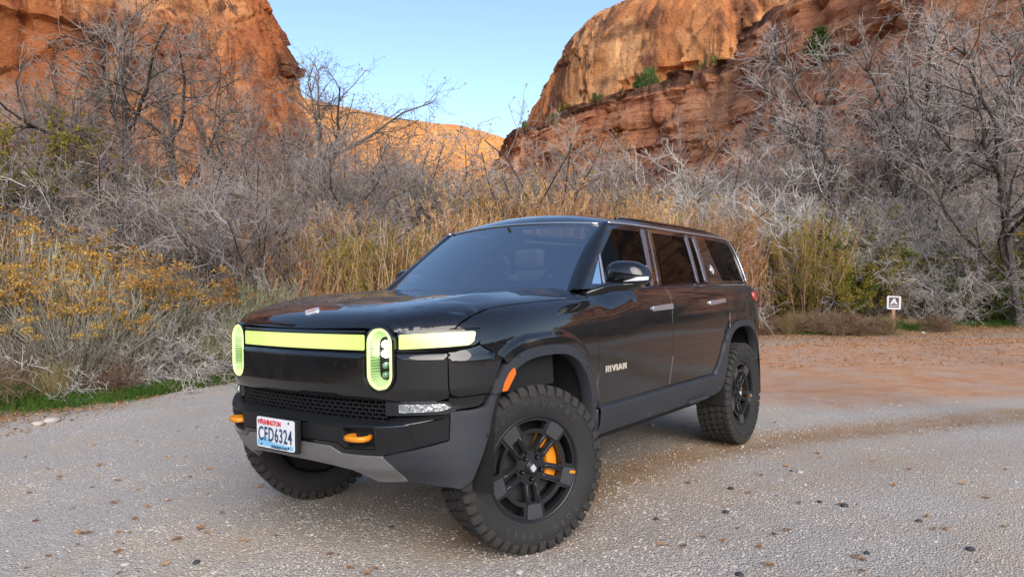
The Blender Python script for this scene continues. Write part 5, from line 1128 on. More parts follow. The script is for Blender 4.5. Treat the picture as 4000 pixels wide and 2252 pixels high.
def headlight(sg):
    """sg = -1 driver side, +1 passenger side"""
    x, y, nx, ny = [float(q) for q in PB.at(np.array(ul))]
    n = Vector((nx, ny * sg, 0)).normalized(); n = (n * .55 + Vector((-1, 0, 0)) * .45).normalized()
    t = Vector((0, 0, 1)).cross(n).normalized(); c = Vector((x, y * sg, LZ)) + n * .006
    def W(a, b, d): return c + t * a + Vector((0, 0, 1)) * b + n * d
    def band(mb, w0, h0, d0, w1, h1, d1, k=26):
        A = stadium(w0, h0, k); B = stadium(w1, h1, k); n_ = len(A)
        mb.add([W(q[0], q[1], d0) for q in A] + [W(q[0], q[1], d1) for q in B], [(i, n_ + i, n_ + (i + 1) % n_, (i + 1) % n_) for i in range(n_)])
    mb = MB(); band(mb, LW + .0125, LH + .0125, -.055, LW + .0125, LH + .0125, .002); band(mb, LW + .0125, LH + .0125, .002, LW + .003, LH + .003, .006); band(mb, LW + .003, LH + .003, .006, LW + .003, LH + .003, -.03)
    mb.v = mb.v; hl = mb.obj('headlight', M['gloss'], suv, smooth=False)
    mb = MB(); band(mb, LW, LH, -.02, LW, LH, .004); band(mb, LW, LH, .004, LW - .004, LH - .004, .008); band(mb, LW - .004, LH - .004, .008, LW - .012, LH - .012, .006); band(mb, LW - .012, LH - .012, .006, LW - .014, LH - .014, -.004)
    mb.obj('lamp_ring', M['ring'], hl)
    mb = MB(); band(mb, LW - .013, LH - .013, -.002, LW - .034, LH - .034, -.062)
    mb.obj('reflector_bowl', M['bowl'], hl)
    A = stadium(LW - .0125, LH - .0125, 26); B = stadium(LW - .032, LH - .032, 26); mb = MB()
    L = np.concatenate([[0], np.cumsum(np.linalg.norm(np.diff(np.vstack([A, A[:1]]), axis=0), axis=1))]); tot = L[-1]
    for k in range(48):                                   # fins round the bowl
        s = tot * k / 48; i = min(np.searchsorted(L, s, 'right') - 1, len(A) - 1); f = (s - L[i]) / (L[i + 1] - L[i] + 1e-9); j = (i + 1) % len(A)
        a = A[i] * (1 - f) + A[j] * f; b = B[i] * (1 - f) + B[j] * f; tg = A[j] - A[i]; tg = tg / (np.linalg.norm(tg) + 1e-9) * .0016
        mb.add([W(*(a - tg), -.001), W(*(a + tg), -.001), W(*(b + tg), -.058), W(*(b - tg), -.058), W(*((a * .93) ), -.001 ), W(*(b * .90), -.050)], [(0, 4, 5, 3), (4, 1, 2, 5)])
    mb.obj('reflector_fins', M['fin'], hl)
    C = stadium(LW - .033, LH - .033, 26); mb = MB(); mb.add([W(q[0], q[1], -.061) for q in C], [tuple(range(len(C)))])
    mb.obj('lamp_back', M['lampin'], hl)
    for zz, mat_, r_, w2 in ((.066, 'led', .019, 1.15), (.022, 'led', .019, 1.3), (-.035, 'lampin', .017, 1.), (-.078, 'lampin', .017, 1.)):
        mb = MB(); v = []; nn = 14
        prof = [(1.0, -.060), (1.0, -.045), (.8, -.036), (.45, -.031), (.0, -.030)]
        for a_, d_ in prof:
            for j in range(nn): v.append(W(math.cos(2 * math.pi * j / nn) * r_ * a_ * w2, zz + math.sin(2 * math.pi * j / nn) * r_ * a_, d_))
        mb.add(v, [(i * nn + j, i * nn + (j + 1) % nn, (i + 1) * nn + (j + 1) % nn, (i + 1) * nn + j) for i in range(len(prof) - 1) for j in range(nn)])
        mb.obj('projector', M[mat_], hl, smooth=True)
    mb = MB(); D = stadium(LW - .013, LH - .013, 26); nD = len(D)
    mb.add([W(q[0], q[1], .0045) for q in D] + [W(0, 0, .009)], [(i, (i + 1) % nD, nD) for i in range(nD)])
    return hl
headlight(-1); headlight(1)
# dark body behind the front panels, so that gaps read black
mb = MB()
for d, zz0, zz1 in ((.05, .84, 1.16),):
    us = np.linspace(-ux(.2), ux(.2), 90); a = BODY(us, np.full(90, zz0)); b = BODY(us, np.full(90, zz1)); x, y, nx, ny = PB.at(us); sgn = np.where(us < 0, 1, -1)
    for q in (a, b): q[:, 0] -= nx * d; q[:, 1] -= sgn * ny * d
    mb.add(np.vstack([a, b]), [(i, i + 1, 90 + i + 1, 90 + i) for i in range(89)])
front_core = mb.obj('front_structure', M['dark'], suv)

# ---- lower grille, fog lamps
gy = .59
def GR(u, z, d): 
    P = BODY(u, z); x, y, nx, ny = PB.at(u); P = P.copy(); P[..., 0] -= nx * d; P[..., 1] -= np.where(np.asarray(u) < 0, 1, -1) * ny * d; return P
ug = PB.uy(gy)
grille = patch('lower_grille', [(-ug, .70), (ug, .70), (ug, .845), (-ug, .845)], lambda u, z: GR(u, z, .085), M['dark'], suv, lip=0)
mb = MB()
rows = 5; zz = np.linspace(.735, .832, rows + 1)
for i in range(rows + 1):
    us = np.linspace(-ug, ug, 60)
    for dz, dd in ((0, 0),):
        top = GR(us, np.full(60, zz[i] + .0028), .028); bot = GR(us, np.full(60, zz[i] - .0028), .028); tb = GR(us, np.full(60, zz[i] + .0028), .062); bb = GR(us, np.full(60, zz[i] - .0028), .062)
        mb.add(np.vstack([top, bot, tb, bb]), [(60 + k, 60 + k + 1, k + 1, k) for k in range(59)] + [(k, k + 1, 120 + k + 1, 120 + k) for k in range(59)] + [(180 + k, 180 + k + 1, 60 + k + 1, 60 + k) for k in range(59)])
for i in range(rows):
    for k in range(-15, 16):
        u0 = (k + (.5 if i % 2 else 0)) * .0405
        if abs(u0) > ug: continue
        q = GR(np.array([u0 - .003, u0 + .003, u0 + .003, u0 - .003]), np.array([zz[i], zz[i], zz[i + 1], zz[i + 1]]), .029); w = GR(np.array([u0 - .003, u0 + .003, u0 + .003, u0 - .003]), np.array([zz[i], zz[i], zz[i + 1], zz[i + 1]]), .062)
        mb.add(np.vstack([q, w]), [(0, 1, 2, 3), (0, 3, 7, 4), (1, 5, 6, 2)])
mb.obj('grille_mesh', M['matte'], grille)
fogp = rpoly([(PB.uy(.655), .779), (PB.uy(.815), .786), (PB.uy(.856), .801), (PB.uy(.83), .822), (PB.uy(.655), .821)], .006)
fogs = patch('fog_lamp', fogp, lambda u, z: GR(u, z, .004), M['fog'], suv, mirror=True, gap=.001)
for k, o in enumerate(fogs):
    for du in (.05, .115, .165):
        u0 = PB.uy(.655) + du; c = GR(np.array([u0]), np.array([.803]), -.002)[0]
        if k: c = c * np.array([1, -1, 1])
        mb = MB(); mb.box(c, (.006, .012, .02), Matrix.Rotation(R(-40 if not k else 40), 3, 'Z'), .002); mb.obj('fog_led', M['lampin'], o)
    pp = rpoly([(PB.uy(.588), .765), (PB.uy(.86), .772), (PB.uy(.872), .80), (PB.uy(.84), .830), (PB.uy(.588), .830)], .006)
patch('fog_surround', pp, lambda u, z: GR(u, z, .012), M['matte'], suv, mirror=True, gap=0)

# ---- bumper
def ubx(x): return PX.ux(x)
def UB(y): return math.copysign(PX.uy(abs(y)), -y)
def ridge_z(u): 
    y = np.interp(np.abs(u), PX.u, PX.y); return np.interp(y, [0, .5, .6, .68, .85, .95], [.728, .722, .720, .724, .756, .776])
def BMP(u, z):
    P = BUMP(u, z - (ridge_z(u) - .725) * sstep(.62, .72, z)); P = P.copy(); P[..., 2] = z; return P
ins_out = rpoly([(UB(.588), .705), (UB(.575), .718), (UB(.2), .716), (UB(-.2), .716), (UB(-.575), .718), (UB(-.588), .702), (UB(-.576), .614), (UB(-.41), .610), (UB(-.372), .636), (UB(.372), .636), (UB(.41), .610), (UB(.576), .614)], .010)
gl_out = []
for y in np.linspace(-.855, .855, 61): gl_out.append((UB(y), float(ridge_z(UB(y))) + .006))
gl_out += [(UB(.852), .655), (UB(.60), .582), (UB(.392), .586), (UB(.325), .620), (UB(-.325), .620), (UB(-.392), .586), (UB(-.60), .582), (UB(-.852), .655)]
gl_out = np.array(gl_out)
bumper = patch('front_bumper', gl_out, BMP, M['gloss'], suv, holes=[ins_out], step=.022, gap=.0015)
pock = [rpoly([(UB(s * .405), .708), (UB(s * .572), .713), (UB(s * .574), .622), (UB(s * .415), .618)], .016) for s in (-1, 1)]
insert = patch('bumper_insert', ins_out, lambda u, z: BMP(u, z), M['matte'], suv, holes=pock, step=.022, gap=.0015, off=-.004, lip=.05)
for s in (-1, 1):
    patch('hook_pocket', pock[0 if s < 0 else 1], BMP, M['matte'], insert, off=-.05, gap=-.004, lip=0, step=.03)
    c = BMP(np.array([UB(s * .486)]), np.array([.664]))[0]; x_, y_, nx_, ny_ = [float(q) for q in PX.at(np.array(abs(UB(s * .486))))]
    n = Vector((nx_, ny_ * s, 0)); n = (n + Vector((-.8, 0, 0))).normalized(); t = Vector((0, 0, 1)).cross(n); mb = MB()
    hw = .057; path = [(-hw * .8, -.05), (-hw, -.012), (-hw * .86, .016), (-hw * .5, .026), (0, .028), (hw * .5, .026), (hw * .86, .016), (hw, -.012), (hw * .8, -.05)]
    v = []; cs_ = [(math.cos(a), math.sin(a)) for a in np.linspace(0, 2 * math.pi, 10, endpoint=False)]
    for i, (a, d) in enumerate(path):
        p0 = path[max(i - 1, 0)]; p1 = path[min(i + 1, len(path) - 1)]; dx, dy = p1[0] - p0[0], p1[1] - p0[1]; l = math.hypot(dx, dy); nx2, ny2 = -dy / l, dx / l
        for ca, sa in cs_: v.append(Vector(c) + t * (a + nx2 * .011 * ca) + n * (d + ny2 * .011 * ca) + Vector((0, 0, 1)) * (.0145 * sa * (1 if abs(sa) < .8 else .95)))
    mb.add(v, [(i * 10 + j, i * 10 + (j + 1) % 10, (i + 1) * 10 + (j + 1) % 10, (i + 1) * 10 + j) for i in range(len(path) - 1) for j in range(10)])
    mb.obj('tow_hook', M['orange'], suv, smooth=True)
# shelf on top of the bumper
ys = np.linspace(-.86, .86, 81); c0 = []; c1 = []; c2 = []
for y in ys:
    u = UB(y); rz = float(ridge_z(u)); c1.append(BMP(np.array([u]), np.array([rz + .006]))[0]); uu = math.copysign(PB.uy(min(abs(y), .87)), -y)
    q = GR(np.array([uu]), np.array([rz + .012]), .09)[0]; c0.append(q + [0, 0, np.interp(abs(y), [0, .58, .64, .86], [.0, .0, .035, .016])])
    c2.append(c1[-1] * .55 + np.array(c0[-1]) * .45 + [0, 0, .006])
loft('bumper_shelf', [c1, c2, c0], M['matte'], suv)
# silver skid plate
sk = [(.60, .580), (.392, .584), (.325, .618), (-.325, .618), (-.392, .584), (-.60, .580), (-.645, .525), (-.70, .447), (-.62, .432), (-.54, .432), (-.47, .466), (-.42, .496), (-.30, .512), (-.15, .520), (.15, .520), (.30, .512), (.42, .496), (.47, .466), (.54, .432), (.62, .432), (.70, .447), (.645, .525)]
skid = patch('skid_plate', [(UB(a), b) for a, b in sk], BMP, M['silver'], suv, step=.025, off=.004, lip=.03)
# grey corner cladding: bumper corner to wheel arch
cl = [(UB(-.602), .577), (UB(-.852), .650), (UB(-.857), .785)] + [(ubx(-.46), .790), (ubx(-.40), .800), (ubx(-.375), .853)] + [(ubx(x), z) for x, z in [(-.327, .853), (-.350, .80), (-.368, .727), (-.421, .573), (-.468, .452), (-.52, .415), (-.56, .425)]] + [(UB(-.70), .447), (UB(-.645), .525)]
patch('bumper_corner', rpoly(cl, .008), BMP, M['clad'], suv, mirror=True, step=.025, off=.002, lip=.04)
# mud guard under the corner
mb = MB(); 
for s in (-1, 1): pass
# wheel arch trims
for cx, nm, lowF, lowR in ((FX, 'wheel_arch_trim', None, None),):
    outer = [q for q in arch_curve(cx, 1.09, 143, 0, 40) if q[1] > .55]; 
    outer = [(-.374, .853), (-.352, .915)] + [q for q in outer if q[0] > -.335] + [(.566, .655), (.60, .56), (.615, .49)]
    inner = [(.575, .50), (.540, .60)] + [q for q in arch_curve(cx, 1.0, 4, 140, 40) if q[0] < .51 and q[1] > .45] ; inner = [q for q in inner if not (q[0] < -.30 and q[1] < .86)] + [(-.327, .853)]
    tr = patch('wheel_arch_trim', SP(outer + inner), lambda u, z: BODY(u, z), M['clad'], suv, mirror=True, off=.024, lip=.07, step=.025, gap=.001)
for k, (xx, zz_) in enumerate(((-.405, .66), (.545, .70), (.44, .905), (-.20, 1.025))):
    for sd in (-1, 1):
        fn_ = BMP if k == 0 else BODY; u_ = (ubx if k == 0 else ux)(xx); c_ = fn_(np.array([u_]), np.array([zz_]))[0]; c_[1] = sd * (abs(c_[1]) + (.004 if k == 0 else .026))
        mb = MB(); mb.lathe([(0, -.003), (.006, -.002), (.0085, .0)], 10, Matrix.Translation(c_) @ (Matrix.Rotation(0 if sd < 0 else math.pi, 4, 'Z'))); mb.obj('trim_clip', M['matte'], tr[0 if sd < 0 else 1])
amb = rpoly([(ux(-.236), .968), (ux(-.225), .940), (ux(-.287), .862), (ux(-.319), .860), (ux(-.300), .905), (ux(-.268), .947)], .006)
patch('amber_marker', amb, BODY, M['amber'], (tr[0], tr[1]), off=.028, gap=0, lip=.008, step=.02, mirror=True)
outer = [(2.43, .655), (2.455, .690), (2.51, .735), (2.585, .815), (2.645, .90)] + [q for q in arch_curve(RX, 1.09, 140, -12, 44) if q[0] > 2.69]
inner = arch_curve(RX, 1.0, -8, 176, 44)
inner = [q for q in inner if q[0] > 2.655] + [(2.625, .56), (2.60, .52), (2.50, .50), (2.43, .50)]
trr = patch('wheel_arch_trim', SP(outer + inner), lambda u, z: BODY(u, z), M['clad'], suv, mirror=True, off=.020, lip=.07, step=.03, gap=.001)
# sill
xs = np.linspace(.585, 2.47, 50)
def sill(y, z): return [(x, y, z) for x in xs]
rk = loft('rocker_panel', [sill(-.972, .664), sill(-1.004, .650), sill(-1.008, .640), sill(-1.000, .56), sill(-.975, .495), sill(-.955, .484), sill(-.80, .478)], M['clad'], suv, mirror=True, angle=25)
# doors' lower step pocket
for o, s in zip(rk, (-1, 1)):
    mb = MB(); mb.box((2.08, s * .982, .506), (.36, .05, .030), None, .012); mb.obj('step_pad', M['clad'], o, smooth=False)

# wheel wells and underbody
def well(cx, s, y_in=.52):
    mb = MB(); A = [q for q in arch_curve(cx, 1.03, 186, -6, 40)]; n = len(A)
    v = [(x, s * .985, z) for x, z in A] + [(x, s * y_in, z) for x, z in A]
    f = [(i, i + 1, n + i + 1, n + i) for i in range(n - 1)] + [tuple(range(n, 2 * n))]
    if s > 0: f = [tuple(reversed(q)) for q in f]
    mb.add(v, f); return mb.obj('wheel_well', M['dark'], suv, smooth=False)
for cx in (FX, RX):
    for s in (-1, 1): well(cx, s)
mb = MB(); mb.box((1.55, 0, .47), (1.75, 1.75, .10), None, .02); mb.box((1.75, 0, .46), (4.2, .9, .08), None, .02); mb.box((3.85, 0, .60), (.5, 1.5, .2), None, .05)
mb.box((-.45, 0, .56), (.5, 1.1, .06), Matrix.Rotation(R(6), 3, 'Y'), .02)
mb.obj('underbody', M['dark'], suv)
mb = MB(); mb.tube([(0, -.72, .42), (0, .72, .42)], .035, 10); mb.obj('front_axle', M['matte'], suv)
mb = MB(); mb.tube([(3.075, -.72, .42), (3.075, .72, .42)], .045, 10); mb.obj('rear_axle', M['matte'], suv)
for s in (-1, 1): mb = MB(); mb.tube([(-.25, s * .35, .48), (.02, s * .70, .40)], .03, 8); mb.obj('control_arm', M['matte'], suv)

# ---- licence plate
pl = empty('tmp'); bpy.data.objects.remove(pl)
PC = Vector((-.905, 0, .650))
mb = MB(); mb.box(PC + Vector((.022, 0, -.004)), (.034, .315, .165), None, .006); holder = mb.obj('plate_holder', M['matte'], suv)
P = rpoly([(-.1525, -.076), (.1525, -.076), (.1525, .076), (-.1525, .076)], .014, 6); n_ = len(P); mb = MB()
mb.add([(PC.x, PC.y - q[0], PC.z + q[1]) for q in P] + [(PC.x + .004, PC.y - q[0], PC.z + q[1]) for q in P], [tuple(reversed(range(n_)))] + [(i, (i + 1) % n_, n_ + (i + 1) % n_, n_ + i) for i in range(n_)])
plate = mb.obj('license_plate', M['platewhite'], suv)
plate.data.update(); plate.data.flip_normals() if plate.data.polygons[0].normal.x > 0 else None
# front of the plate faces -x; letters read along -y
PM = Matrix(((0, 0, -1, PC.x - .001), (-1, 0, 0, 0), (0, 1, 0, PC.z), (0, 0, 0, 1)))
def plate_txt(txt, size, x, z, mat, xs=1., bold=0., space=1.):
    me = text_mesh('lettering', txt, size, .0008, mat, bold=bold, space=space, xs=xs); me.transform(PM @ Matrix.Translation((x, z, .0012))); add_obj('lettering', me, plate)
plate_txt('CFD6324', .098, 0, -.010, M['inknavy'], xs=.66, bold=.0012, space=1.12)
plate_txt('WASHINGTON', .034, -.045, .0505, M['inkred'], xs=.82, bold=.0008)
plate_txt('EVERGREEN STATE', .019, .035, -.0655, M['inknavy'], xs=.8)
mb = MB(); mt_ = [(-.146, -.069), (.146, -.069), (.146, -.050), (.12, -.048), (.09, -.052), (.06, -.046), (.03, -.048), (-.02, -.043), (-.05, -.036), (-.075, -.014), (-.09, -.024), (-.108, -.034), (-.125, -.028), (-.146, -.036)]
V, F, B_ = cdt(np.array(mt_), (), .03); mb.add([(PC.x - .0009, -q[0], PC.z + q[1]) for q in V], [tuple(f) for f in F]); mb.obj('mountain_print', M['plateblue'], plate)
for a in (-.11, .11):
    for b in (-.060, .062):
        mb = MB(); mb.lathe([(.0, -.004), (.0045, -.0035), (.006, 0)], 10, Matrix.Translation((PC.x, -a, PC.z + b)) @ Matrix.Rotation(R(-90), 4, 'Z')); mb.obj('plate_screw', M['dark'], plate)
# parking sensors
for s in (-1, 1):
    c = BMP(np.array([UB(s * .70)]), np.array([.672]))[0]; mb = MB(); mb.lathe([(0, -.0035), (.009, -.003), (.011, 0)], 14, Matrix.Translation(c) @ Matrix.Rotation(R(-52 * (1 if s < 0 else 1)) if s < 0 else R(-128), 4, 'Z')); mb.obj('parking_sensor', M['gloss'], bumper)

# ---- greenhouse
ZT = 1.796
def gp(pts, r=.02): return rpoly([tuple(q) for q in pts], r)
A_side = [(.655, 1.342), (.72, 1.393), (.957, 1.56), (1.225, 1.780)]
frame_out = [(.655, 1.345), (3.66, 1.382), (3.70, 1.50), (3.69, 1.62), (3.63, 1.73), (3.55, 1.776), (3.20, 1.785), (2.70, 1.783), (1.84, 1.789), (1.24, 1.796), (.957, 1.565), (.72, 1.398)]
w1 = gp([(.912, 1.362), (1.530, 1.364), (1.668, 1.756), (1.270, 1.752), (.985, 1.560)], .016)
w0 = gp([(.775, 1.378), (.893, 1.378), (.955, 1.545)], .008)
w2 = gp([(1.712, 1.368), (2.366, 1.378), (2.455, 1.752), (1.852, 1.755)], .016)
w3 = gp([(2.416, 1.380), (2.535, 1.382), (2.622, 1.752), (2.540, 1.752)], .008)
w4 = gp([(2.975, 1.394), (3.588, 1.400), (3.60, 1.62), (3.548, 1.752), (2.92, 1.758), (2.922, 1.60)], .03)
fr = patch('side_frame', rpoly(frame_out, .01), GLASS, M['gloss'], suv, holes=[w0, w1, w2, w3, w4], step=.05, gap=.001, lip=.012, mirror=True)
for nm, w in (('quarter_light', w0), ('front_window', w1), ('rear_window', w2), ('small_window', w3), ('rear_quarter_window', w4)):
    patch(nm, w, GLASS, M['tint'] if nm != 'quarter_light' else M['mirrorg'], suv, off=-.004, gap=.0005, lip=0, step=.06, mirror=True)
def strip_g(nm, a, b, c, d, mat, off=.004, parent=None): patch(nm, [a, b, c, d], GLASS, M[mat], parent or (fr[0], fr[1]), off=off, gap=0, lip=.006, step=.05, mirror=True)
strip_g('pillar_trim', (1.533, 1.364), (1.572, 1.364), (1.742, 1.772), (1.682, 1.772), 'pillar')
strip_g('pillar_trim', (1.648, 1.366), (1.658, 1.366), (1.812, 1.772), (1.797, 1.772), 'pillar')
strip_g('pillar_trim', (2.370, 1.379), (2.408, 1.379), (2.530, 1.770), (2.474, 1.770), 'pillar')
strip_g('pillar_trim', (2.545, 1.383), (2.600, 1.390), (2.700, 1.770), (2.638, 1.770), 'pillar')
strip_g('window_surround', (.905, 1.376), (.925, 1.376), (.985, 1.575), (.965, 1.56), 'satin')
# bright line along the roof edge and down the tail pillar
def edge_tube(nm, pts, r, mat):
    for s in (1, -1):
        mb = MB(); mb.tube([(p_[0], p_[1] * s, p_[2]) for p_ in pts], r, 6); mb.obj(nm, M[mat], suv, smooth=True)
ed = crom([(1.225, 1.790), (1.5, 1.797), (1.84, 1.795), (2.3, 1.791), (2.70, 1.788), (3.2, 1.789), (3.53, 1.782), (3.62, 1.742), (3.69, 1.64), (3.705, 1.5), (3.672, 1.388)], 6)
edge_tube('roof_trim', [GLASS(np.array([q[0]]), np.array([q[1]]), .008)[0] for q in ed], .0075, 'satin')
for s in (0, 1):
    c = GLASS(np.array([2.795]), np.array([1.489]), .003)[0]
    mb = MB(); P = rpoly([(-.038, 0), (0, -.048), (.038, 0), (0, .048)], .012, 4); n_ = len(P)
    nn = Vector((0, -1, .36)).normalized(); tt = Vector((1, 0, 0)); bb = nn.cross(tt) * 1.0
    v = [Vector(c) + tt * q[0] + bb * q[1] for q in P] + [Vector(c) + tt * q[0] * .9 + bb * q[1] * .9 + nn * .006 for q in P]
    f = [(i, (i + 1) % n_, n_ + (i + 1) % n_, n_ + i) for i in range(n_)] + [tuple(n_ + i for i in range(n_))]
    if s: v, f = flip_mirror([tuple(q) for q in v], f)
    mb.add(v, f); mb.obj('pillar_badge', M['badgew'], fr[s])

# windscreen, pillars and roof
def WS(s, t):
    """s -1..1 across, t 0..1 up"""
    s = np.asarray(s, float); t = np.asarray(t, float)
    hw = .770 + (.655 - .770) * t - .012 * np.sin(np.pi * t)
    xe = .60 + (1.205 - .60) * t; ze = 1.330 + (1.785 - 1.330) * t + .018 * np.sin(np.pi * t)
    sag = .125 + (.085 - .125) * t
    return np.stack([xe - sag * (1 - s * s), -s * hw, ze + (.028 * t) * (1 - s * s)], -1)
ws_out = [(-1, 0), (1, 0), (1, 1), (-1, 1)]
wind = patch('windshield', ws_out, WS, M['wind'], suv, step=.05, gap=0, lip=0)
vis = gp([(-.90, .155), (.72, .150), (.86, .20), (.935, .38), (.96, .70), (.945, .955), (-.945, .955), (-.96, .70), (-.95, .3)], .07)
band = patch('windshield_frit', [(-1.0, 0), (1.0, 0), (1.0, 1.0), (-1.0, 1.0)], WS, M['frit'], wind, holes=[vis], off=-.004, step=.04, gap=0, lip=0)
patch('sensor_shroud', gp([(-.20, .80), (.06, .80), (.16, .955), (-.14, .955)], .03), WS, M['frit'], wind, off=-.006, step=.04, gap=0, lip=.03)
def pillar():
    rows = []
    for k in np.linspace(0, 1, 24):
        a = WS(np.array([1.0]), np.array([k]))[0]
        x, z = [float(np.interp(k, [0, .12, .55, 1], [q[i] for q in A_side])) for i in (0, 1)]
        b = GLASS(np.array([x]), np.array([z]))[0]
        c = (a + b) / 2; out = np.array([-.35, -.8, .25]); out /= np.linalg.norm(out)
        w = np.linalg.norm(a - b); row = []
        for th in np.linspace(-1, 1, 9): row.append(c + (b - a) * .5 * th + out * (.030 * (1 - th ** 2) ** .7))
        rows.append(row)
    return rows
loft('a_pillar', pillar(), M['paint'], suv, mirror=True, flip=False)
# roof
xsr = np.concatenate([np.linspace(0, .4, 14), np.linspace(.46, 2.3, 26), np.linspace(2.34, 2.62, 8)])
prof = [(1.0, -.006), (1.004, .006), (.992, .022), (.965, .034), (.93, .040), (.86, .050), (.7, .070), (.5, .088), (.25, .100), (0, .104)]
rowsr = []
for yf, dz in prof + [(-a, b) for a, b in prof[-2::-1]]:
    row = []
    for d in xsr:
        xe = 1.205 + d - (.085 * (1 - yf * yf)) * (1 - sstep(0, 2.0, d)) * 1.0
        ye = -float(GLASS(np.array([max(xe, 1.2)]), np.array([1.796]))[0][1]) + .004
        if d < .06: ye = min(ye, .70)
        rmp = 1.0 * float(1 - .55 * sstep(1.9, 2.62, d) ** 1.5)
        zb_ = float(np.interp(xe, [1.2, 2.0, 2.7, 3.4, 3.8], [1.797, 1.795, 1.791, 1.788, 1.772]))
        zz_ = zb_ + max(dz, 0) * rmp + min(dz, 0) + .020 * (1 - yf * yf) * float(1 - sstep(0, .5, d))
        tq = 1 - (1 - min(d / .42, 1)) ** 2.2; wz_ = 1.789 + .028 * (1 - yf * yf); zz_ = wz_ + (zz_ - wz_) * tq
        yw = .662; ye = yw + (ye - yw) * min(1, d / .10)
        row.append((xe, -ye * yf, zz_))
    rowsr.append(row)
yfs = [q[0] for q in prof] + [-a for a, b in prof[-2::-1]]
RA = np.array(rowsr); nr, nc = RA.shape[:2]; idxr = np.arange(nr * nc).reshape(nr, nc); fp = []; fg = []
for i in range(nr - 1):
    for j in range(nc - 1):
        q = (idxr[i, j], idxr[i + 1, j], idxr[i + 1, j + 1], idxr[i, j + 1])
        (fg if max(abs(yfs[i]), abs(yfs[i + 1])) < .87 and .22 < xsr[j] and xsr[j + 1] < 2.25 else fp).append(q)
def sub(nm, fs, mat, par):
    u = sorted({k for q in fs for k in q}); mp = {k: i for i, k in enumerate(u)}; me = mk_mesh(nm, RA.reshape(-1, 3)[u], [tuple(mp[k] for k in q) for q in fs], mat, True); return add_obj(nm, me, par)
roof = sub('roof', fp, M['paint'], suv)
sub('roof_glass', fg, M['roofglass'], roof)
# bright header strip and rear window
hdr = [WS(np.array([s]), np.array([1.0]))[0] + np.array([-.004, 0, .004]) for s in np.linspace(-1, 1, 30)]
mb = MB(); mb.tube(hdr, .007, 6); mb.obj('header_trim', M['satin'], roof, smooth=True)
for s in (-1, 1):
    pts = [(x, s * (float(-GLASS(np.array([x]), np.array([1.796]))[0][1]) - .055), zz) for x, zz in zip(np.linspace(1.45, 3.35, 16), np.interp(np.linspace(1.45, 3.35, 16), [1.45, 1.7, 2.6, 3.1, 3.35], [1.838, 1.848, 1.846, 1.84, 1.826]))]
    mb = MB(); mb.tube(pts, .011, 8); mb.obj('roof_rail', M['gloss'], roof, smooth=True)
rg = lambda s, t: np.stack([3.80 + .34 * (1 - t) + .0 * s - .12 * s * s * 1., -s * (.62 + .10 * (1 - t)), 1.38 + .40 * t + 0 * s], -1)
patch('rear_glass', [(-1, 0), (1, 0), (1, 1), (-1, 1)], rg, M['tint'], suv, step=.1, gap=0, lip=0, flip=True)

# ---- door furniture
for d, nm, x0, x1 in ((front_doors, 'door_handle', 1.345, 1.662), (rear_doors, 'door_handle', 2.36, 2.705)):
    for k, o in enumerate(d):
        hp = rpoly([(ux(x0), 1.190 + (x0 > 2) * .012), (ux(x1), 1.196 + (x0 > 2) * .024), (ux(x1), 1.234 + (x0 > 2) * .016), (ux(x0), 1.222 + (x0 > 2) * .014)], .010)
        HF = lambda u, z: (BODY(u, z) + np.stack([0 * u, 0 * u, 0 * u], -1))
        pr = patch('door_handle', hp, HF, M['satin'], o, off=.012, gap=0, lip=.016, step=.03)
        if k:
            for v in pr.data.vertices: v.co.y *= -1
            pr.data.flip_normals(); pr.data.normals_split_custom_set_from_vertices([tuple(v.normal) for v in pr.data.vertices])
GLY = {'R': [[(0, 0), (.2, 0), (.2, 1), (0, 1)], [(.2, .82), (.55, .82), (.62, 1), (.2, 1)], [(.50, .44), (.70, .52), (.70, .94), (.50, 1)], [(.2, .38), (.58, .38), (.62, .54), (.2, .54)], [(.28, .40), (.50, .40), (.74, 0), (.50, 0)]],
       'I': [[(0, 0), (.2, 0), (.2, 1), (0, 1)]], 'V': [[(0, 1), (.19, 1), (.54, .0), (.36, 0)], [(.90, 1), (.71, 1), (.36, 0), (.54, 0)]],
       'A': [[(0, 0), (.19, 0), (.54, 1), (.36, 1)], [(.90, 0), (.71, 0), (.36, 1), (.54, 1)], [(.2, .2), (.70, .2), (.64, .35), (.26, .35)]], 'N': [[(0, 0), (.2, 0), (.2, 1), (0, 1)], [(.55, 0), (.75, 0), (.75, 1), (.55, 1)], [(0, 1), (.22, 1), (.75, 0), (.53, 0)]]}
def stroke_word(word, w, h, adv):
    """block letters as thin raised plates, x right, y up, centred"""
    tot = sum(adv[c] for c in word) - .14; out = MB(); x = 0; k = 0
    for c in word:
        for q in GLY[c]:
            P = [((x + a) / tot * w - w / 2, (b - .5) * h) for a, b in q]; ar = sum(P[i][0] * P[(i + 1) % 4][1] - P[(i + 1) % 4][0] * P[i][1] for i in range(4))
            if ar < 0: P = P[::-1]
            z_ = .004 + .0002 * k; k += 1
            out.add([(a, b, 0) for a, b in P] + [(a, b, z_) for a, b in P], [(4, 5, 6, 7)] + [(i, (i + 1) % 4, 4 + (i + 1) % 4, 4 + i) for i in range(4)])
        x += adv[c]
    return out
ADV = {'R': .90, 'I': .38, 'V': 1.04, 'A': 1.06, 'N': .89}
for k, Mx in ((0, Matrix(((1, 0, 0, .806), (0, 0, -1, -.989), (0, 1, 0, .869), (0, 0, 0, 1)))), (1, Matrix(((-1, 0, 0, .806), (0, 0, 1, .989), (0, 1, 0, .869), (0, 0, 0, 1))))):
    wd = stroke_word('RIVIAN', .255, .037, ADV); wd.v = [tuple(Mx @ Vector(q)) for q in wd.v]; wd.obj('door_lettering', M['badge'], front_doors[k])
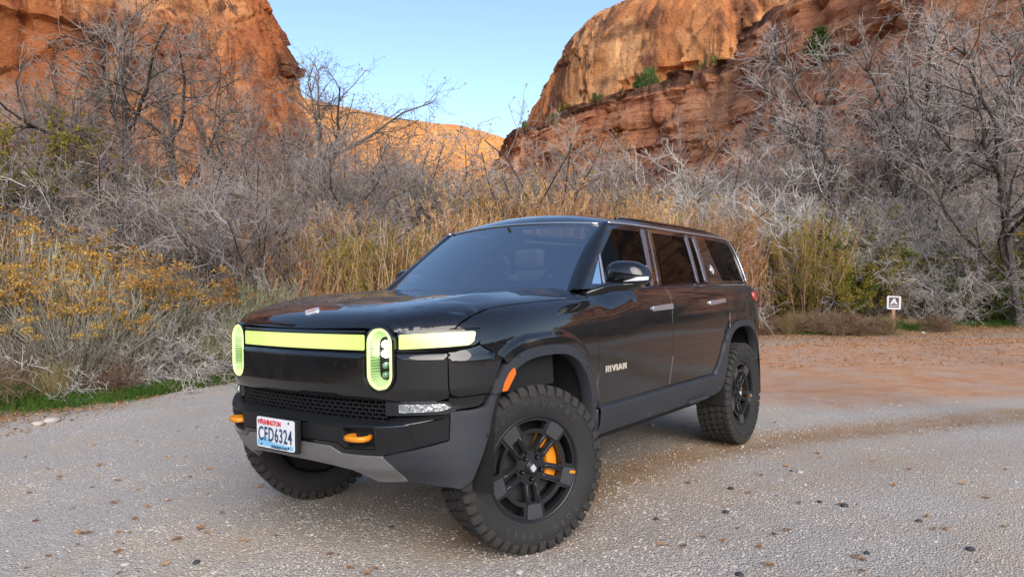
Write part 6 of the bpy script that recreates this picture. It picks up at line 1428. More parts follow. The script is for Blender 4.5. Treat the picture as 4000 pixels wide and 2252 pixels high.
tl = rpoly([(ux(3.55), 1.232), (ux(3.75), 1.205), (ux(3.80), 1.29), (ux(3.55), 1.292)], .012)
patch('tail_light', tl, BODY, M['red'], suv, off=.008, gap=0, lip=.012, step=.03, mirror=True)

# ---- mirrors
def side_mirror(s):
    rt = empty('side_mirror', (0, 0, 0), 0, suv)
    # housing: ellipsoid-like shell, flat towards the rear
    C = Vector((.745, s * 1.105, 1.425)); nu, nv = 28, 16; v = []; f = []
    for i in range(nv + 1):
        ph = -math.pi / 2 + math.pi * i / nv
        for j in range(nu):
            th = 2 * math.pi * j / nu
            cx, cy, cz = math.cos(ph) * math.cos(th), math.cos(ph) * math.sin(th), math.sin(ph)
            sq = lambda a, p_: math.copysign(abs(a) ** p_, a)
            yy = sq(cy, .62); zz_ = sq(cz, .72); xx = sq(cx, .8)
            top = .084 if zz_ > 0 else .060
            slope = -.020 * (abs(yy)) ** 3 if zz_ > 0 else 0
            wy = .138
            y = yy * wy; z = zz_ * top + slope * (1.25 if yy > 0 else .9) + (-.010 * yy if True else 0)
            x = (xx * .085 if xx < 0 else xx * .055)
            x += .030 * (yy) ** 2 + .012 * yy
            v.append(C + Vector((x, s * -(-y) if False else s * y, z)))
    f = [(i * nu + j, i * nu + (j + 1) % nu, (i + 1) * nu + (j + 1) % nu, (i + 1) * nu + j) for i in range(nv) for j in range(nu)]
    if s > 0: f = [tuple(reversed(q)) for q in f]
    mb = MB(); mb.add(v, f); mb.obj('mirror_housing', M['paint'], rt, smooth=True)
    # lower shell and arm
    mb = MB(); pts = [(.62, s * .925, 1.318), (.66, s * .975, 1.338), (.71, s * 1.03, 1.362), (.745, s * 1.11, 1.366), (.765, s * 1.19, 1.372)]
    n = 12; vv = []; rad = [(.045, .018), (.052, .028), (.066, .034), (.074, .034), (.055, .026)]
    for p_, (ra, rb) in zip(pts, rad):
        for j in range(n): t = 2 * math.pi * j / n; vv.append(Vector(p_) + Vector((math.cos(t) * ra, 0, math.sin(t) * rb)))
    ff = [(i * n + j, i * n + (j + 1) % n, (i + 1) * n + (j + 1) % n, (i + 1) * n + j) for i in range(len(pts) - 1) for j in range(n)] + [tuple(range(n)), tuple((len(pts) - 1) * n + j for j in range(n))]
    if s > 0: ff = [tuple(reversed(q)) for q in ff]
    mb.add(vv, ff); mb.obj('mirror_arm', M['gloss'], rt, smooth=True)
    sg = [(.668, 1.145, 1.392), (.672, 1.20, 1.408), (.700, 1.236, 1.412), (.735, 1.249, 1.412), (.735, 1.249, 1.394), (.700, 1.236, 1.391), (.672, 1.195, 1.388), (.666, 1.12, 1.385)]
    mb = MB(); q = [Vector((a, s * b, c)) for a, b, c in sg]; o_ = Vector((-.007, s * .004, 0))
    mb.add([w + o_ for w in q] + [w - o_ * 2 for w in q], [(0, 1, 6, 7), (1, 2, 5, 6), (2, 3, 4, 5)] + [(i, 8 + i, 8 + (i + 1) % 8, (i + 1) % 8) for i in range(8)]); mb.obj('turn_signal', M['signal'], rt)
    mb = MB(); mb.box((.80, s * 1.10, 1.424), (.01, .22, .11), None, .004); mb.obj('mirror_glass', M['mirrorg'], rt)
    mb = MB(); mb.lathe([(0, -.004), (.010, -.003), (.013, 0)], 12, Matrix.Translation((.652, s * .968, 1.330)) @ Matrix.Rotation(R(-70), 4, 'Z')); mb.obj('mirror_camera', M['gloss'], rt)
    return rt
side_mirror(-1)
pm = side_mirror(1)                        # folded back against the door
pv = Vector((.66, .95, 0)); pm.matrix_local = Matrix.Translation(pv) @ Matrix.Translation((.10, -.03, 0)) @ Matrix.Rotation(R(-78), 4, 'Z') @ Matrix.Translation(-pv)

# ---- cabin
mb = MB()
ysd = np.linspace(-.74, .74, 20); c0 = [(.62 - .08 * (1 - (y / .74) ** 2), y, 1.325) for y in ysd]; c1 = [(.85, y, 1.365) for y in ysd]; c2 = [(1.05, y, 1.36) for y in ysd]; c3 = [(1.10, y, 1.30) for y in ysd]; c4 = [(1.08, y, .9) for y in ysd]
dash = loft('dashboard', [c0, c1, c2, c3, c4], M['cabin'], suv)
mb = MB(); ring = [Vector((.0, math.cos(t) * .185, math.sin(t) * .185)) for t in np.linspace(0, 2 * math.pi, 33)]; Mt = Matrix.Translation((1.16, -.40, 1.315)) @ Matrix.Rotation(R(-22), 4, 'Y')
mb.tube([Mt @ q for q in ring], .018, 8, cap=False); mb.box(Mt @ Vector((0, 0, -.01)), (.05, .12, .10), None, .02); mb.tube([Mt @ Vector((0, -.17, 0)), Mt @ Vector((0, .17, 0))], .016, 6)
mb.tube([Mt @ Vector((0, 0, 0)), Mt @ Vector((0, 0, -.17))], .02, 6); mb.obj('steering_wheel', M['seatw'], suv, smooth=True)
def seat(x, y):
    mb = MB(); mb.box((x - .05, y, .92), (.54, .50, .16), None, .05); mb.box((x + .26, y, 1.20), (.14, .48, .62), Matrix.Rotation(R(14), 3, 'Y'), .05); mb.box((x + .36, y, 1.60), (.09, .28, .17), Matrix.Rotation(R(10), 3, 'Y'), .035)
    return mb.obj('seat', M['seatm'], suv)
for y in (-.40, .40): seat(1.52, y)
mb = MB(); mb.box((2.55, 0, .92), (.5, 1.3, .16), None, .05); mb.box((2.85, 0, 1.20), (.15, 1.3, .62), Matrix.Rotation(R(14), 3, 'Y'), .05); mb.obj('rear_bench', M['seatm'], suv)
mb = MB(); mb.box((2.2, 0, .80), (3.0, 1.6, .05), None, .01); mb.box((3.6, 0, 1.2), (.05, 1.4, .8), None, .01); mb.obj('cabin_floor', M['cabin2'], suv)
loft('headliner', [[(x, y, 1.775 + .03 * (1 - (y / .7) ** 2)) for y in np.linspace(-.66, .66, 12)] for x in (1.20, 1.30, 1.40)], M['cabin'], suv)
mb = MB(); mb.box((1.10, 0, 1.715), (.03, .24, .07), Matrix.Rotation(R(-12), 3, 'Y'), .02); mb.tube([(1.08, 0, 1.74), (1.06, 0, 1.80)], .012, 6); mb.obj('rear_view_mirror', M['cabin2'], suv)

# ---- wheels
def rim_plate():
    h = []
    def rot(P, a): c, s = math.cos(a), math.sin(a); return np.array([(p_[0] * c - p_[1] * s, p_[0] * s + p_[1] * c) for p_ in P])
    D = 2 * math.pi / 5
    for k in range(5):
        a0 = -math.pi / 2 + k * D
        sl = rpoly([(.088, -.0145), (.180, -.0165), (.180, .0165), (.088, .0145)], .008); h.append(rot(sl, a0))
        # inner V hole between spoke k and k+1
        am = a0 + D / 2; hw = .046; r1 = .181
        # side lines parallel to the spokes at distance hw
        def on(a, r, sgn): return np.array([math.cos(a) * r - math.sin(a) * hw * sgn, math.sin(a) * r + math.cos(a) * hw * sgn])
        ra = math.sqrt(r1 ** 2 - hw ** 2)
        pA = on(a0, ra, 1); pB = on(a0 + D, ra, -1)
        inner = hw / math.sin(D / 2); vA = np.array([math.cos(am), math.sin(am)]) * (inner + .004)
        t0 = math.atan2(pA[1], pA[0]); t1 = math.atan2(pB[1], pB[0]); t1 = t1 if t1 > t0 else t1 + 2 * math.pi
        arc = [(math.cos(t) * r1, math.sin(t) * r1) for t in np.linspace(t0, t1, 7)]
        vl = np.array([math.cos(am + .14), math.sin(am + .14)]) * (inner + .010); vr = np.array([math.cos(am - .14), math.sin(am - .14)]) * (inner + .010)
        h.append(rpoly([tuple(vr)] + arc + [tuple(vl)], .006))
        r2, r3, w2_ = .203, .247, .062
        f = lambda r, sgn, ww: math.asin(ww / r)
        ta, tb = a0 + math.asin(w2_ / r2), a0 + D - math.asin(w2_ / r2); tc_, td = a0 + math.asin((w2_ + .002) / r3), a0 + D - math.asin((w2_ + .002) / r3)
        h.append(rpoly([(math.cos(t) * r2, math.sin(t) * r2) for t in np.linspace(ta, tb, 6)] + [(math.cos(t) * r3, math.sin(t) * r3) for t in np.linspace(td, tc_, 7)], .006))
        lug = [(math.cos(t) * .0135, math.sin(t) * .0135) for t in np.linspace(0, 2 * math.pi, 14, endpoint=False)]
        h.append(np.array(lug) + np.array([math.cos(a0), math.sin(a0)]) * .060)
    return h
def make_wheel():
    w = empty('wheel', (0, 0, 0), 0, suv)
    # local frame: y = -1 is outwards (driver side)
    prof = [(.262, -.100), (.270, -.112), (.277, -.116), (.284, -.119), (.305, -.128), (.335, -.1375), (.360, -.1385), (.385, -.135), (.402, -.129), (.412, -.120), (.417, -.100), (.418, 0), (.417, .10), (.412, .12), (.40, .13), (.36, .14), (.30, .128), (.27, .11), (.262, .10)]
    mb = MB(); mb.lathe(prof, 120); ty = mb.obj('tyre', M['rubber'], w, smooth=True)
    mb = MB(); n = 44; rng = random.Random(3)
    def blk(t0, t1, y0, y1, r0, r1, skew=0., tp=.0016, hexa=0.):
        v = []
        for rr, s_ in ((r0, 0), (r1, tp)):
            for tt, yy in ((t0, y0), (t1, y0), (t1, y1), (t0, y1)):
                ty_ = (t0 + t1) / 2; k = 1 - s_ / .012; tq = ty_ + (tt - ty_) * k + skew * (yy); yq = (y0 + y1) / 2 + (yy - (y0 + y1) / 2) * k
                v.append((rr * math.cos(tq), yq, rr * math.sin(tq)))
        mb.add(v, [(4, 5, 6, 7), (0, 1, 5, 4), (1, 2, 6, 5), (2, 3, 7, 6), (3, 0, 4, 7)])
    def hexb(tc_, yc, ht, hy, r0, r1, sk):
        P = [(-1, 0), (-.55, 1), (.55, 1), (1, 0), (.55, -1), (-.55, -1)]; v = []
        for rr, k in ((r0, 1), (r1, .88)):
            for a, b in P: tq = tc_ + (a + sk * b) * ht * k; v.append((rr * math.cos(tq), yc + b * hy * k, rr * math.sin(tq)))
        mb.add(v, [(6, 7, 8, 9, 10, 11)] + [(i, (i + 1) % 6, 6 + (i + 1) % 6, 6 + i) for i in range(6)])
    d = 2 * math.pi / n
    for i in range(n):
        t = i * d
        for s in (-1, 1):
            o_ = 0 if s < 0 else .5 * d; ext = .012 if i % 2 else 0
            # shoulder block on the tread and its flank down the sidewall
            blk(t + o_ + .08 * d, t + o_ + .80 * d, s * .086, s * .126, .412, .4305)
            q = []
            for (rr, yy) in ((.4295, .127), (.417, .136), (.398 - ext, .1425), (.384 - ext, .1425)):
                q.append((rr, s * yy))
            v = []
            for tt in (t + o_ + .10 * d, t + o_ + .78 * d):
                for rr, yy in q: v.append((rr * math.cos(tt), yy, rr * math.sin(tt)))
                for rr, yy in ((.41, .118), (.40, .127), (.385 - ext, .132), (.38 - ext, .132)): v.append((rr * math.cos(tt), s * yy, rr * math.sin(tt)))
            mb.add(v, [(0, 8, 9, 1), (1, 9, 10, 2), (2, 10, 11, 3), (3, 11, 15, 7), (0, 1, 5, 4), (1, 2, 6, 5), (2, 3, 7, 6), (8, 12, 13, 9), (9, 13, 14, 10), (10, 14, 15, 11), (0, 4, 12, 8)])
            hexb(t + o_ * 1.0 + .25 * d, s * .056, .47 * d, .026, .413, .4305, .12 * s)
        hexb(t + .5 * d, 0, .46 * d, .026, .413, .4305, -.1)
    mb.obj('tread_blocks', M['rubberdust'], w)
    # raised lettering
    def arc_text(txt, size, r, a_mid, span, bottom=False):
        ms = MB(); k = len(txt)
        for i, ch in enumerate(txt):
            if ch == ' ': continue
            me = text_mesh('t', ch, size, .0012, M['rubber'], bold=.0006); fr_ = (i - (k - 1) / 2) / max(k - 1, 1) * span
            a = a_mid - fr_            # clockwise seen from outside (driver side looking +y): x to the right
            rotz = a - math.pi / 2
            for vtx in me.vertices: pass
            c, s_ = math.cos(rotz), math.sin(rotz); vs = []
            for vtx in me.vertices:
                x, y, z_ = vtx.co; X = x * c - y * s_ + math.cos(a) * r; Z = x * s_ + y * c + math.sin(a) * r
                rr = math.hypot(X, Z); base = float(np.interp(rr, [.284, .305, .335, .360, .385], [.119, .128, .1375, .1385, .135]))
                vs.append((X, -(base + .0022 + z_ * 1.5), Z))
            ms.add(vs, [tuple(p_.vertices) for p_ in me.polygons]); bpy.data.meshes.remove(me)
        return ms
    l = arc_text('OPEN COUNTRY', .042, .333, math.pi / 2 + .1, 1.75); l2 = arc_text('TOYO TIRES', .042, .333, -math.pi / 2 + .1, 1.35)
    l.add(l2.v, l2.f); lt = l.obj('sidewall_lettering', M['letter'], w); lt['kind'] = 'stuff'
    # rim face
    hol = rim_plate(); outc = np.array([(math.cos(t) * .2635, math.sin(t) * .2635) for t in np.linspace(0, 2 * math.pi, 72, endpoint=False)])
    V, F, B = cdt(outc, hol, .02); mb = MB(); n0 = len(V)
    def face_y(r): return -(.086 + .030 * sstep(.06, .25, r) - .012 * sstep(.0, .08, r))
    r = np.hypot(V[:, 0], V[:, 1]); yf = face_y(r)
    v = [(p_[0], yy, p_[1]) for p_, yy in zip(V, yf)] + [(p_[0] * (1.0), yy + .034, p_[1]) for p_, yy in zip(V, yf)]
    mb.add(v, [tuple(f) for f in F] + [(q, p_, n0 + p_, n0 + q) for p_, q in B] + [tuple(n0 + i for i in reversed(f)) for f in F])
    rim = mb.obj('rim', M['rim'], w)
    for k in range(5):
        a0 = -math.pi / 2 + k * 2 * math.pi / 5; c, s_ = math.cos(a0), math.sin(a0)
        P = rpoly([(.186, -.040), (.256, -.048), (.2622, 0, .0), (.256, .048), (.186, .040)], .004, 3)
        # trapezoid blade on the outer end of the spoke
        n_ = len(P); mb = MB()
        X = [(p_[0] * c - p_[1] * s_, p_[0] * s_ + p_[1] * c) for p_ in P]; rr = np.hypot(*np.array(X).T)
        mb.add([(a, y - .0005, b) for (a, b), y in zip(X, face_y(rr))] + [(a * .995, y - .0075, b * .995) for (a, b), y in zip(X, face_y(rr))], [tuple(range(n_, 2 * n_))] + [(i, (i + 1) % n_, n_ + (i + 1) % n_, n_ + i) for i in range(n_)])
        mb.obj('spoke_blade', M['blade'], w)
        for sd in (-1, 1):        # raised arm edges beside the slot
            pts = [(rr_ * c - sd * yy * s_, face_y(np.hypot(rr_, yy)) - .002, rr_ * s_ + sd * yy * c) for rr_, yy in ((.075, .021), (.10, .0285), (.14, .031), (.183, .032))]
            mb = MB(); mb.tube(pts, [.006, .0075, .0075, .0075], 6); mb.obj('spoke_rib', M['rim'], w, smooth=True)
        mb = MB(); mb.lathe([(0, -.012), (.006, -.011), (.0085, -.006), (.009, .02)], 8, Matrix.Translation((c * .060, -.086, s_ * .060))); mb.obj('lug_nut', M['gloss'], w, smooth=True)
        if k == 1:
            mb = MB(); P = [(.228, .017), (.2635, .020), (.2635, .0345), (.228, .031)]
            X = [(p_[0] * c - p_[1] * s_, p_[0] * s_ + p_[1] * c) for p_ in P]
            mb.add([(a, float(face_y(math.hypot(a, b))) - .0085, b) for a, b in X] + [(a, float(face_y(math.hypot(a, b))) - .002, b) for a, b in X], [(0, 1, 2, 3)] + [(i, 4 + i, 4 + (i + 1) % 4, (i + 1) % 4) for i in range(4)]); mb.obj('wheel_marker', M['orange'], w)
    mb = MB(); mb.lathe([(0, -.100), (.026, -.100), (.030, -.098), (.032, -.092), (.034, -.094), (.038, -.092), (.040, -.07)], 32); cap = mb.obj('hub_cap', M['rim'], w, smooth=False)
    Pd = rpoly([(-.021, .004), (-.002, -.024), (.021, -.004), (.002, .024)], .006, 3); n_ = len(Pd); mb = MB()
    mb.add([(a, -.100, b) for a, b in Pd] + [(a * .9, -.1035, b * .9) for a, b in Pd], [tuple(range(n_, 2 * n_))] + [(i, (i + 1) % n_, n_ + (i + 1) % n_, n_ + i) for i in range(n_)]); mb.obj('cap_emblem', M['badgew'], w)
    mb = MB(); mb.lathe([(.2635, -.112), (.268, -.1165), (.2735, -.116), (.275, -.108), (.262, -.098)], 72); mb.lathe([(.2625, -.105), (.258, -.03), (.252, .10), (.26, .112)], 72); mb.obj('rim_barrel', M['barrel'], w, smooth=True)
    mb = MB(); mb.lathe([(.09, -.012), (.185, -.012), (.185, .012), (.09, .012)], 56); mb.lathe([(0, -.06), (.07, -.055), (.075, -.012), (.09, -.012)], 40); mb.obj('brake_disc', M['disc'], w, smooth=False)
    mb = MB(); mb.lathe([(0, .05), (.25, .05)], 40); mb.obj('dust_shield', M['dark'], w)
    mb = MB(); k = 14; v = []
    for t in np.radians(np.linspace(-32, 64, k)):
        for rr, yy in ((.112, -.030), (.120, -.050), (.150, -.056), (.178, -.052), (.193, -.036), (.193, .03), (.112, .03)): v.append((rr * math.cos(t), yy, rr * math.sin(t)))
    mb.add(v, [(i * 7 + j, i * 7 + j + 1, (i + 1) * 7 + j + 1, (i + 1) * 7 + j) for i in range(k - 1) for j in range(6)] + [tuple(range(7)), tuple(reversed(range((k - 1) * 7, k * 7)))])
    cal = mb.obj('brake_caliper', M['orange'], w)
    return w
def place_wheel(w, x, y, rz):
    w.location = (x, y, .4285); w.rotation_euler = (0, 0, rz)
STEER = -.3761
w0_ = make_wheel(); place_wheel(w0_, 0, -.865, STEER)
for x, y, rz in ((0, .865, STEER + math.pi), (3.075, -.865, 0), (3.075, .865, math.pi)):
    place_wheel(copy_tree(w0_, suv), x, y, rz)
# ================================================================ small things
def camp_sign():
    x, y = at(2244, 20.2); z0 = gz(x, y); rt = empty('camp_sign', (float(x), float(y), z0), 0)
    f = Vector((CAM_P[0] - x, CAM_P[1] - y, 0)).normalized(); rt.rotation_euler = (0, R(2.5), math.atan2(f.y, f.x) + math.pi / 2 + .06)
    wood = simple('weathered_post', (.36, .22, .13), .9, var=.35, vscale=12, bump=(40, .5)); white = simple('sign_white', (.66, .66, .68), .55, var=.1, vscale=25); brown = simple('sign_brown', (.10, .062, .055), .5, var=.2, vscale=15)
    mb = MB(); mb.box((0, .03, .30), (.085, .085, .72), None, .006); mb.obj('post', wood, rt)
    S = .176; zc = .735
    def plate(nm, w, h, d, y_, mat, r_, hole=None, zc_=zc, pts=None):
        P = rpoly(pts or [(-w, -h), (w, -h), (w, h), (-w, h)], r_, 5); V, F, B = cdt(P, [hole] if hole is not None else (), .2); n = len(V); mb = MB()
        mb.add([(q[0], y_, zc_ + q[1]) for q in V] + [(q[0], y_ + d, zc_ + q[1]) for q in V], [tuple(f) for f in F] + [tuple(n + i for i in reversed(f)) for f in F] + [(b, a, n + a, n + b) for a, b in B]); return mb.obj(nm, mat, rt)
    plate('sign_board', S, S * 1.06, .006, -.022, white, .04)
    plate('symbol_panel', S * .70, S * .80, .002, -.0245, brown, .012, zc_=zc + .005)
    plate('tent_symbol', 0, 0, .002, -.0275, white, .008, pts=[(-.105, -.075), (-.035, -.05), (.0, -.045), (.035, -.05), (.11, -.07), (.06, -.0), (.025, .095), (-.015, .095), (-.055, .02)], zc_=zc + .02)
    plate('tent_door', 0, 0, .001, -.0295, brown, .003, pts=[(-.018, -.035), (.018, -.035), (0, .01)], zc_=zc + .02)
    plate('ground_bar', .108, .011, .002, -.0275, white, .004, zc_=zc - .088)
    setp(rt, 'small white-framed camp sign with a tent symbol on a short wooden post', 'sign'); return rt
camp_sign()
# fallen leaves: separate curled leaves on the gravel
def leaf_mesh(seed):
    r = np.random.default_rng(seed); n = 11; V = [(0, 0, .006)]; 
    for k in range(n):
        a = 6.283 * k / n; L = (.017 + .009 * (k % 2)) * r.uniform(.75, 1.15); V.append((L * math.cos(a) * 1.25, L * math.sin(a), .003 + r.uniform(0, .018)))
    F = [(0, 1 + k, 1 + (k + 1) % n) for k in range(n)]; mb = MB(); mb.add(V, F); mb.tube([(-.03, 0, .006), (-.06, .006, .004)], [.0014, .001], 4)
    return mk_mesh('fallen_leaf', mb.v, mb.f, VM['litter'])
LM = [leaf_mesh(s) for s in range(6)]
lr = random.Random(77)
def on_ground(dx, dy): d = px_dir(dx * 1.5534, dy * 1.5534); t = -CAM_P[2] / d[2]; return CAM_P + d * t
spots = [(185, 1278), (300, 1340), (290, 1390), (335, 1305), (330, 1340), (520, 1340), (500, 1330), (290, 1265), (345, 1230), (195, 1340), (525, 1180), (475, 1200), (655, 1225), (845, 1205), (605, 1360), (830, 1395), (880, 1430), (1140, 1330), (940, 1430), (1125, 1415), (975, 1400), (1610, 1060 + 120), (1750, 1210), (1880, 1240), (1910, 1195), (1735, 1215), (1850, 1330), (1770, 1350), (1815, 1360), (1945, 1345), (1980, 1335), (1660, 1370), (1720, 1375), (2110, 1270), (2010, 1265), (2250, 1220), (2290, 1180), (2420, 1215), (2530, 1180), (2050, 1140), (2200, 1160), (2480, 1250), (2350, 1330), (2150, 1400), (70, 1240), (90, 1310), (150, 1200), (250, 1170), (420, 1150), (60, 1150), (540, 1100), (450, 1085), (340, 1110), (230, 1120), (120, 1400), (420, 1420), (560, 1290), (430, 1260), (230, 1225), (120, 1180)]
for i in range(45):
    dx = lr.uniform(0, 2575); dy = 1060 + 390 * lr.random() ** 1.3
    spots.append((dx, dy))
for dx, dy in spots[:210]:
    p_ = on_ground(dx + lr.uniform(-4, 4), dy)
    if np.hypot(p_[0] - 1.5, p_[1]) < .1 or (-.6 < p_[0] < 3.6 and abs(p_[1]) < 1.0 and lr.random() < .8) or edge_dist(p_[:1], p_[1:2])[0] > -.1: continue
    o = add_obj('fallen_leaf', lr.choice(LM), None, (p_[0], p_[1], gz(p_[0], p_[1]) + .004), (lr.uniform(-.3, .3), lr.uniform(-.3, .3), lr.uniform(0, 6.28))); s = lr.uniform(.55, 1.0); o.scale = (s, s, s)
    setp(o, 'single curled tan leaf lying on the gravel', 'leaf', 'fallen leaves on the gravel')
# leaf litter along the edges: one mass
def litter():
    r = np.random.default_rng(15); C = []
    for dx0, dx1, d0, d1, n in ((1880, 2750, 15.5, 21.5, 6500), (2250, 2750, 20.5, 26, 7000), (1880, 2600, 11.5, 16, 1300)):
        a = r.uniform(dx0, dx1, n); b = r.uniform(d0, d1, n); C.append(np.array([at(p_, q) for p_, q in zip(a, b)]))
    for t in np.linspace(0, 1, 2600):
        q = EDGE[3] + 0; 
    L = np.concatenate([[0], np.cumsum(np.hypot(*np.diff(EDGE[3:10], axis=0).T))]); t = r.random(1500) * L[-1]; C.append(np.stack([np.interp(t, L, EDGE[3:10, 0]) + r.normal(0, .22, 1500), np.interp(t, L, EDGE[3:10, 1]) + r.normal(.05, .28, 1500)], 1))
    C = np.vstack(C); n = len(C); z = ground_z(C[:, 0], C[:, 1]) + .006 + .012 * r.random(n); D = np.stack([r.normal(size=n), r.normal(size=n), r.normal(0, .3, n)], 1)
    v, f = cards(np.stack([C[:, 0], C[:, 1], z], 1), D, r.uniform(.028, .062, n), r.uniform(.010, .022, n), r)
    v[:, 2] = np.maximum(v[:, 2], np.repeat(z, 4) - .004)
    o = add_obj('leaf_litter', mk_mesh('leaf_litter', v, f, VM['litter'])); setp(o, 'brown leaf litter strewn along the edges of the lot', 'leaf litter', kind='stuff')
litter()
# loose dark stones on the gravel
def stone_mesh(seed):
    bm = bmesh.new(); bmesh.ops.create_icosphere(bm, subdivisions=2, radius=1); r = random.Random(seed)
    for v in bm.verts: v.co *= r.uniform(.86, 1.1); v.co.z *= .55
    me = bpy.data.meshes.new('stone'); bm.to_mesh(me); bm.free(); return me
dk = simple('dark_stone', (.055, .055, .06), .8, var=.3, vscale=40, bump=(60, .4)); pk = simple('pale_stone', (.52, .47, .42), .85, var=.2, vscale=40, bump=(60, .4))
sm_ = []
for s, mt_ in ((1, dk), (2, dk), (3, pk), (4, pk)): me = stone_mesh(s); me.materials.append(mt_); me.polygons.foreach_set('use_smooth', np.ones(len(me.polygons), bool)); sm_.append(me)
for dx, dy, k, s in ((1838, 1229, 0, .020), (1825, 1288, 1, .018), (2062, 1262, 0, .016), (2124, 1272, 1, .022), (1860, 1446, 0, .020), (1990, 1184, 1, .014), (2310, 1310, 0, .018), (2440, 1380, 1, .02), (1650, 1305, 0, .015), (985, 1325, 0, .014), (495, 1415, 1, .018), (2180, 1390, 0, .015)):
    p_ = on_ground(dx, dy); o = add_obj('dark_stone', sm_[k], None, (p_[0], p_[1], gz(p_[0], p_[1]) + s * .3), (0, 0, lr.uniform(0, 6))); o.scale = (s * 1.2, s, s); setp(o, 'small dark rounded stone on the gravel', 'stone', 'dark stones on the gravel')
for dx, dy, k, s in ((130, 1063, 2, .07), (95, 1070, 3, .05), (315, 1420, 2, .018), (1305, 1440, 3, .022), (2012, 1188, 2, .02), (1640, 1070, 3, .03), (2320, 838, 2, .06)):
    p_ = on_ground(dx, dy); o = add_obj('pale_stone', sm_[k], None, (p_[0], p_[1], gz(p_[0], p_[1]) + s * .3), (0, 0, lr.uniform(0, 6))); o.scale = (s * 1.3, s, s); setp(o, 'pale flat stone lying on the ground by the lot edge or gravel', 'stone', 'pale stones')

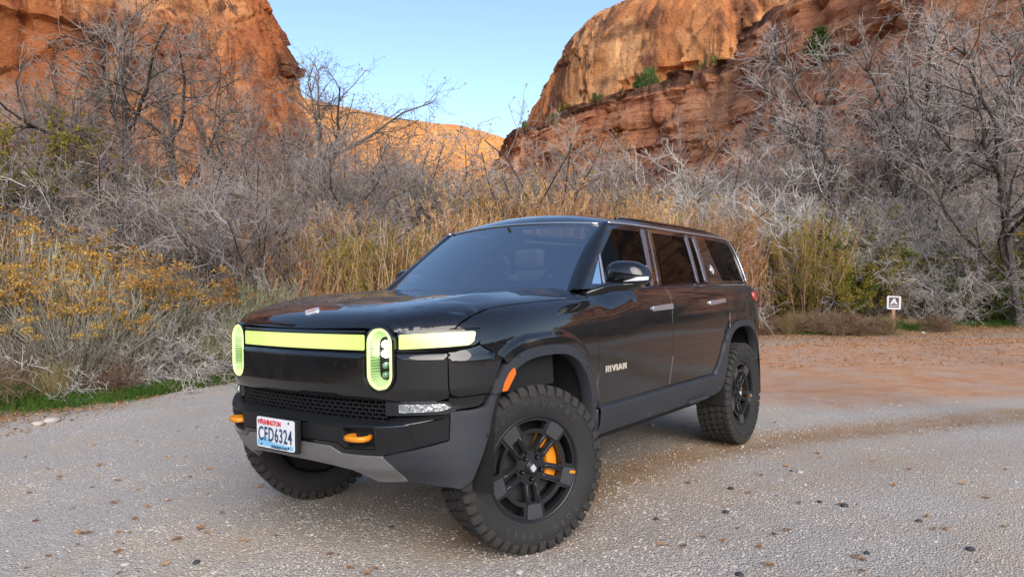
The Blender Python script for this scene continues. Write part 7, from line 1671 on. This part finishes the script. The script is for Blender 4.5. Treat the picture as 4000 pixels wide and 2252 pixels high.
# person in the front passenger seat, head bent down
def person():
    rt = empty('person', (1.56, .40, .98), 0)
    skin = simple('skin', (.50, .30, .215), .5, var=.1, vscale=20); coat = simple('dark_jacket', (.045, .05, .065), .85, var=.3, vscale=18, bump=(80, .4)); hairm = simple('dark_hair', (.022, .014, .010), .5, var=.4, vscale=60, bump=(120, .6))
    def skinned(name, verts, edges, radii, mat, sub=2):
        me = bpy.data.meshes.new(name); me.from_pydata(verts, edges, []); o = bpy.data.objects.new(name, me); COL.objects.link(o)
        md = o.modifiers.new('s', 'SKIN'); 
        for i, d in enumerate(me.skin_vertices[0].data): d.radius = radii[i] if hasattr(radii[i], '__len__') else (radii[i], radii[i]); d.use_root = (i == 0)
        o.modifiers.new('d', 'SUBSURF').levels = sub; o.modifiers['d'].render_levels = sub
        dg = bpy.context.evaluated_depsgraph_get(); m2 = bpy.data.meshes.new_from_object(o.evaluated_get(dg)); bpy.data.objects.remove(o)
        m2.materials.clear(); m2.materials.append(mat); m2.polygons.foreach_set('use_smooth', np.ones(len(m2.polygons), bool)); return m2
    # local: -x is forward
    V = [(0, 0, .02), (.03, 0, .16), (.02, 0, .32), (-.02, 0, .42), (-.05, 0, .475), (-.075, 0, .545), (-.10, 0, .60), (-.085, 0, .645),
         (-.02, -.17, .40), (-.10, -.23, .20), (-.29, -.14, .17), (-.37, -.09, .20), (-.02, .17, .40), (-.10, .23, .20), (-.29, .14, .17), (-.37, .09, .20),
         (-.18, -.10, .0), (-.48, -.12, .02), (-.52, -.12, -.38), (-.18, .10, .0), (-.48, .12, .02), (-.52, .12, -.38), (-.60, -.12, -.42), (-.60, .12, -.42)]
    E = [(0, 1), (1, 2), (2, 3), (3, 4), (4, 5), (5, 6), (6, 7), (3, 8), (8, 9), (9, 10), (10, 11), (3, 12), (12, 13), (13, 14), (14, 15), (0, 16), (16, 17), (17, 18), (0, 19), (19, 20), (20, 21), (18, 22), (21, 23)]
    Rr = [(.13, .15), (.12, .14), (.12, .15), (.08, .10), .05, (.085, .072), (.10, .078), (.078, .064), .055, .045, .036, .028, .055, .045, .036, .028, .08, .065, .045, .08, .065, .045, .035, .035]
    add_obj('body', skinned('body', V, E, Rr, skin), rt)
    add_obj('jacket', skinned('jacket', [V[i] for i in (0, 1, 2, 3, 8, 9, 10, 12, 13, 14)], [(0, 1), (1, 2), (2, 3), (3, 4), (4, 5), (5, 6), (3, 7), (7, 8), (8, 9)], [(.15, .17), (.14, .16), (.14, .17), (.10, .12), .07, .058, .048, .07, .058, .048], coat), rt)
    # face: brow, nose, eyes, mouth, ears on the front of the head
    hc = Vector((-.10, 0, .60)); mb = MB(); mb.tube([hc + Vector((-.095, 0, .02)), hc + Vector((-.122, 0, -.025)), hc + Vector((-.098, 0, -.032))], [.008, .013, .010], 8); mb.obj('nose', skin, rt, smooth=True)
    for s in (-1, 1):
        mb = MB(); mb.box(hc + Vector((-.092, s * .032, .018)), (.012, .026, .006), None, .002); mb.obj('eye', hairm, rt)
        mb = MB(); mb.box(hc + Vector((-.09, s * .034, .036)), (.014, .034, .006), None, .002); mb.obj('eyebrow', hairm, rt)
        mb = MB(); mb.box(hc + Vector((.01, s * .078, -.005)), (.035, .014, .055), None, .005); mb.obj('ear', skin, rt)
        for k in range(5):       # fingers curled round each other in the lap
            y0 = s * (.085 - .016 * k); L = (.030, .045, .05, .046, .036)[k]; mb = MB(); mb.tube([(-.385, y0, .205), (-.385 - L, y0 * .7, .212), (-.39 - L, y0 * .5, .190), (-.375 - L * .6, y0 * .4, .178)], [.009, .0085, .008, .007], 6); mb.obj('finger', skin, rt, smooth=True)
    mb = MB(); mb.box(hc + Vector((-.092, 0, -.055)), (.010, .040, .006), None, .002); mb.obj('mouth', simple('lips', (.33, .12, .10), .5, var=.1), rt)
    add_obj('hair', skinned('hair', [(-.055, 0, .68), (-.01, 0, .645), (.02, 0, .56), (.03, 0, .47)], [(0, 1), (1, 2), (2, 3)], [(.082, .055), (.088, .06), (.075, .05), (.06, .03)], hairm), rt)
    setp(rt, 'person in the front passenger seat looking down, seen through the windscreen', 'person'); return rt
person()
mb = MB(); mb.lathe([(0, .0), (.034, .0), (.036, .010), (.022, .020), (.026, .026), (.015, .038), (.018, .044), (.006, .06), (0, .064)], 18, Matrix.Rotation(R(90), 4, 'X'))
orn = mb.obj('dash_ornament', simple('pink_red_plastic', (.72, .06, .10), .4, var=.1), None, smooth=True); orn.location = (.87, .115, 1.366); setp(orn, 'small red tiered cone ornament standing on the dashboard', 'ornament')
